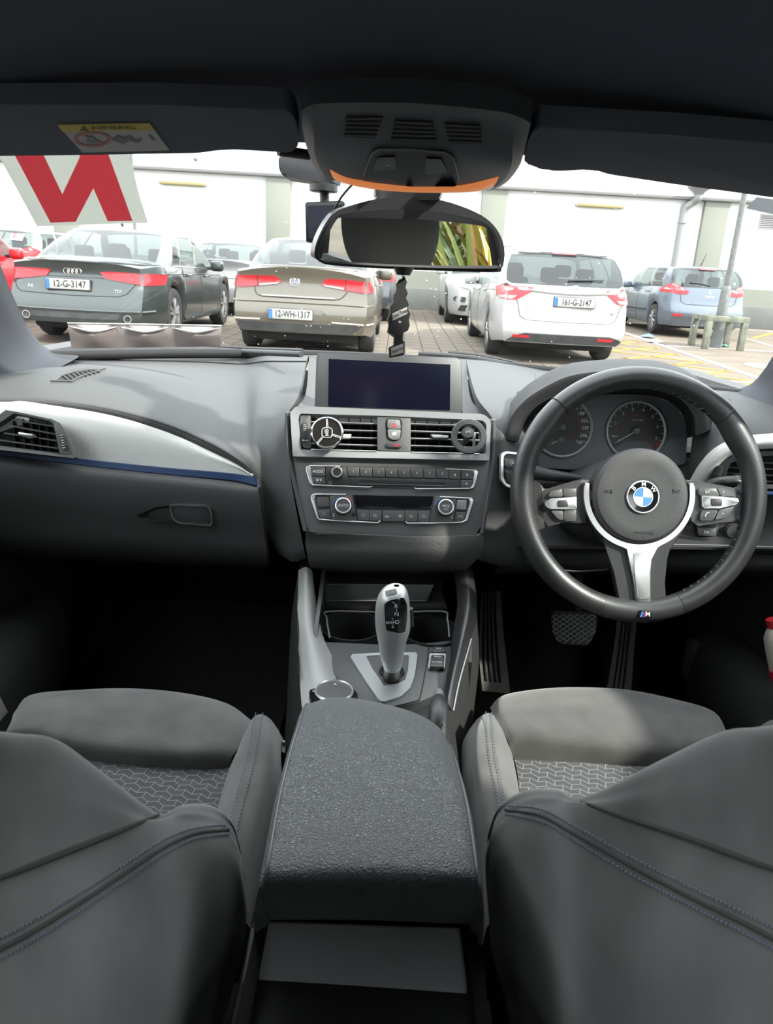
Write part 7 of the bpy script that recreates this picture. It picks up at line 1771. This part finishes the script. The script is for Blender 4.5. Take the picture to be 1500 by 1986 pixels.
GR = [[(1660,1418,.36),(1560,1424,.385),(1455,1438,.42),(1370,1468,.46),(1270,1530,.50),(1160,1590,.545),(1100,1575,.585),(1035,1575,.60),(990,1590,.59),(965,1640,.57)],
      [(1660,1396,.32),(1560,1404,.335),(1470,1412,.36),(1395,1421,.395),(1270,1480,.44),(1132,1549,.485),(1085,1531,.535),(1022,1534,.555),(972,1562,.55),(950,1612,.535)],
      [(1660,1490,.29),(1560,1498,.31),(1470,1506,.335),(1390,1512,.365),(1270,1530,.415),(1128,1556,.465),(1080,1545,.51),(1020,1548,.535),(966,1580,.54),(945,1635,.53)],
      [(1660,1735,.23),(1560,1708,.27),(1470,1676,.305),(1385,1640,.345),(1265,1598,.40),(1125,1562,.455),(1078,1560,.50),(1018,1565,.525),(963,1600,.532),(942,1665,.52)],
      [(1660,1870,.20),(1560,1842,.235),(1470,1798,.275),(1380,1752,.315),(1262,1690,.375),(1130,1622,.435),(1072,1592,.485),(1015,1585,.515),(962,1625,.524),(943,1710,.51)],
      [(1660,1990,.18),(1560,1970,.21),(1470,1925,.245),(1378,1875,.285),(1258,1795,.35),(1130,1712,.415),(1070,1668,.465),(1010,1650,.495),(964,1690,.508),(948,1770,.495)],
      [(1660,2140,.16),(1560,2115,.19),(1465,2065,.225),(1370,2000,.27),(1250,1920,.33),(1130,1840,.39),(1068,1790,.44),(1008,1770,.475),(972,1800,.49),(955,1850,.48)],
      [(1660,2340,.14),(1560,2320,.17),(1455,2260,.21),(1355,2180,.26),(1240,2100,.32),(1130,2020,.375),(1075,1950,.425),(1025,1920,.455),(1002,1935,.47),(985,1960,.465)],
      [(1660,2600,.13),(1550,2580,.16),(1445,2500,.20),(1350,2400,.25),(1240,2300,.31),(1140,2220,.36),(1095,2150,.41),(1060,2100,.44),(1040,2105,.46),(1015,2120,.46)]]
crR = [(1560,1706),(1450,1668),(1330,1624),(1220,1588),(1128,1555)]
s1R = [(1540,1820),(1440,1770),(1320,1712),(1210,1655),(1110,1600),(1050,1570),(985,1563)]
s2R = [(1540,1862),(1440,1808),(1320,1748),(1210,1688),(1110,1628),(1050,1594),(975,1578)]
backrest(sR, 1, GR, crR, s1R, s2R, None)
# seat back pull-handles / buckle
bk = thing('belt_buckle', 'black seat belt buckle beside the driver seat', 'buckle', PZ(560,1450,.5))
plate('body', [PZ(x, y, .545) for x, y in ((546,1436),(556,1438),(554,1460),(546,1458))], (0,0,1), .05, blk, bk, .002)
bk['label'] = 'black seat belt buckle beside the passenger seat and armrest'
tube('release_button', [PZ(549,1440,.548), PZ(553,1441,.548)], .003, sgrey, bk, 8)
# rear bench behind the camera, seen only in the mirror
rb = thing('rear_bench', 'dark grey rear bench seat behind the front seats', 'car seat', (0,-.75,.27))
surf('bench_cushion', [[V((x, Y, z)) for x in (-.6,-.3,0,.3,.6)] for Y, z in ((-.30,.36),(-.28,.50),(-.5,.52),(-.75,.50))], sue2, rb, 3, 3)
surf('bench_back', [[V((x, Y, z)) for x in (-.6,-.3,0,.3,.6)] for Y, z in ((-.74,.50),(-.82,.7),(-.92,.94),(-1.0,.94),(-1.02,.5))], sue2, rb, 3, 3)
for x in (-.38, 0, .38): box('headrest', (x-.14,-1.02,.95), (x+.14,-.90,1.16), MATS['grey headrest cloth'], rb, .05, 3)
# ================================================================== PLANTS BEHIND THE CAR (seen in the mirror)
leafm = [mat('flax leaf green', (.16,.20,.03), .5), mat('flax leaf yellow', (.36,.27,.035), .5), mat('flax leaf dry', (.30,.17,.06), .7), mat('flax leaf dark', (.06,.10,.02), .5)]
def blade(bm, base, d, L, w_, droop):
    n_ = 8; side = d.cross(V((0,0,1))).normalized(); pa, pb = None, None
    for i in range(n_+1):
        t = i/n_; p = base+V((0,0,1))*L*t*(1-.25*droop*t)+d*L*(.18*t+droop*t*t*.6)+V((0,0,-droop*L*.4*t**3))
        ww = w_*(1-t**3)*(.7+.6*t*(1-t))
        a, b, c = bm.verts.new(p-side*ww), bm.verts.new(p+side*ww), bm.verts.new(p+d*ww*.25-V((0,0,ww*.1)))
        if pa: bm.faces.new((pa[0], pa[2], c, a)); bm.faces.new((pa[2], pa[1], b, c))
        pa = (a, b, c)
rnd = random.Random(3)
for k, (cx_, cy_) in enumerate(((1.9,-1.0),(2.5,-1.7),(2.2,-2.5),(3.0,-2.6),(2.9,-.9),(3.3,-1.8))):
    t = thing('flax_plant', ('tall flax plant with yellow-green blades seen in the mirror', )[0], 'plant', (cx_, cy_, 0), 'flax plants behind the car')
    bms = [bmesh.new() for _ in leafm]
    for i in range(46):
        a = rnd.uniform(0, 6.28); d = V((math.cos(a), math.sin(a), 0)); m_ = rnd.choices(range(4), (5, 5, 3, 2))[0]
        blade(bms[m_], V((cx_, cy_, -.02))+d*rnd.uniform(0,.18), d, rnd.uniform(1.1, 2.3), rnd.uniform(.02,.045), rnd.uniform(.05,.7))
    for b_, m_ in zip(bms, leafm): obj('leaf_cluster', b_, m_, t, 0)
hedge = struct(obj('wall_hedge', mesh('wall_hedge', [(5.6,-9,-.02),(5.6,3,-.02),(5.6,3,2.6),(5.6,-9,2.6),(6,-9,-.02),(6,3,-.02),(6,3,2.6),(6,-9,2.6)], [(0,1,2,3),(5,4,7,6),(3,2,6,7)]), mat('hedge green', (.10,.13,.03), .9, var=.7, vscale=9, bump=.05, bscale=14, bstr=1), None), 'green hedge beyond the plants')
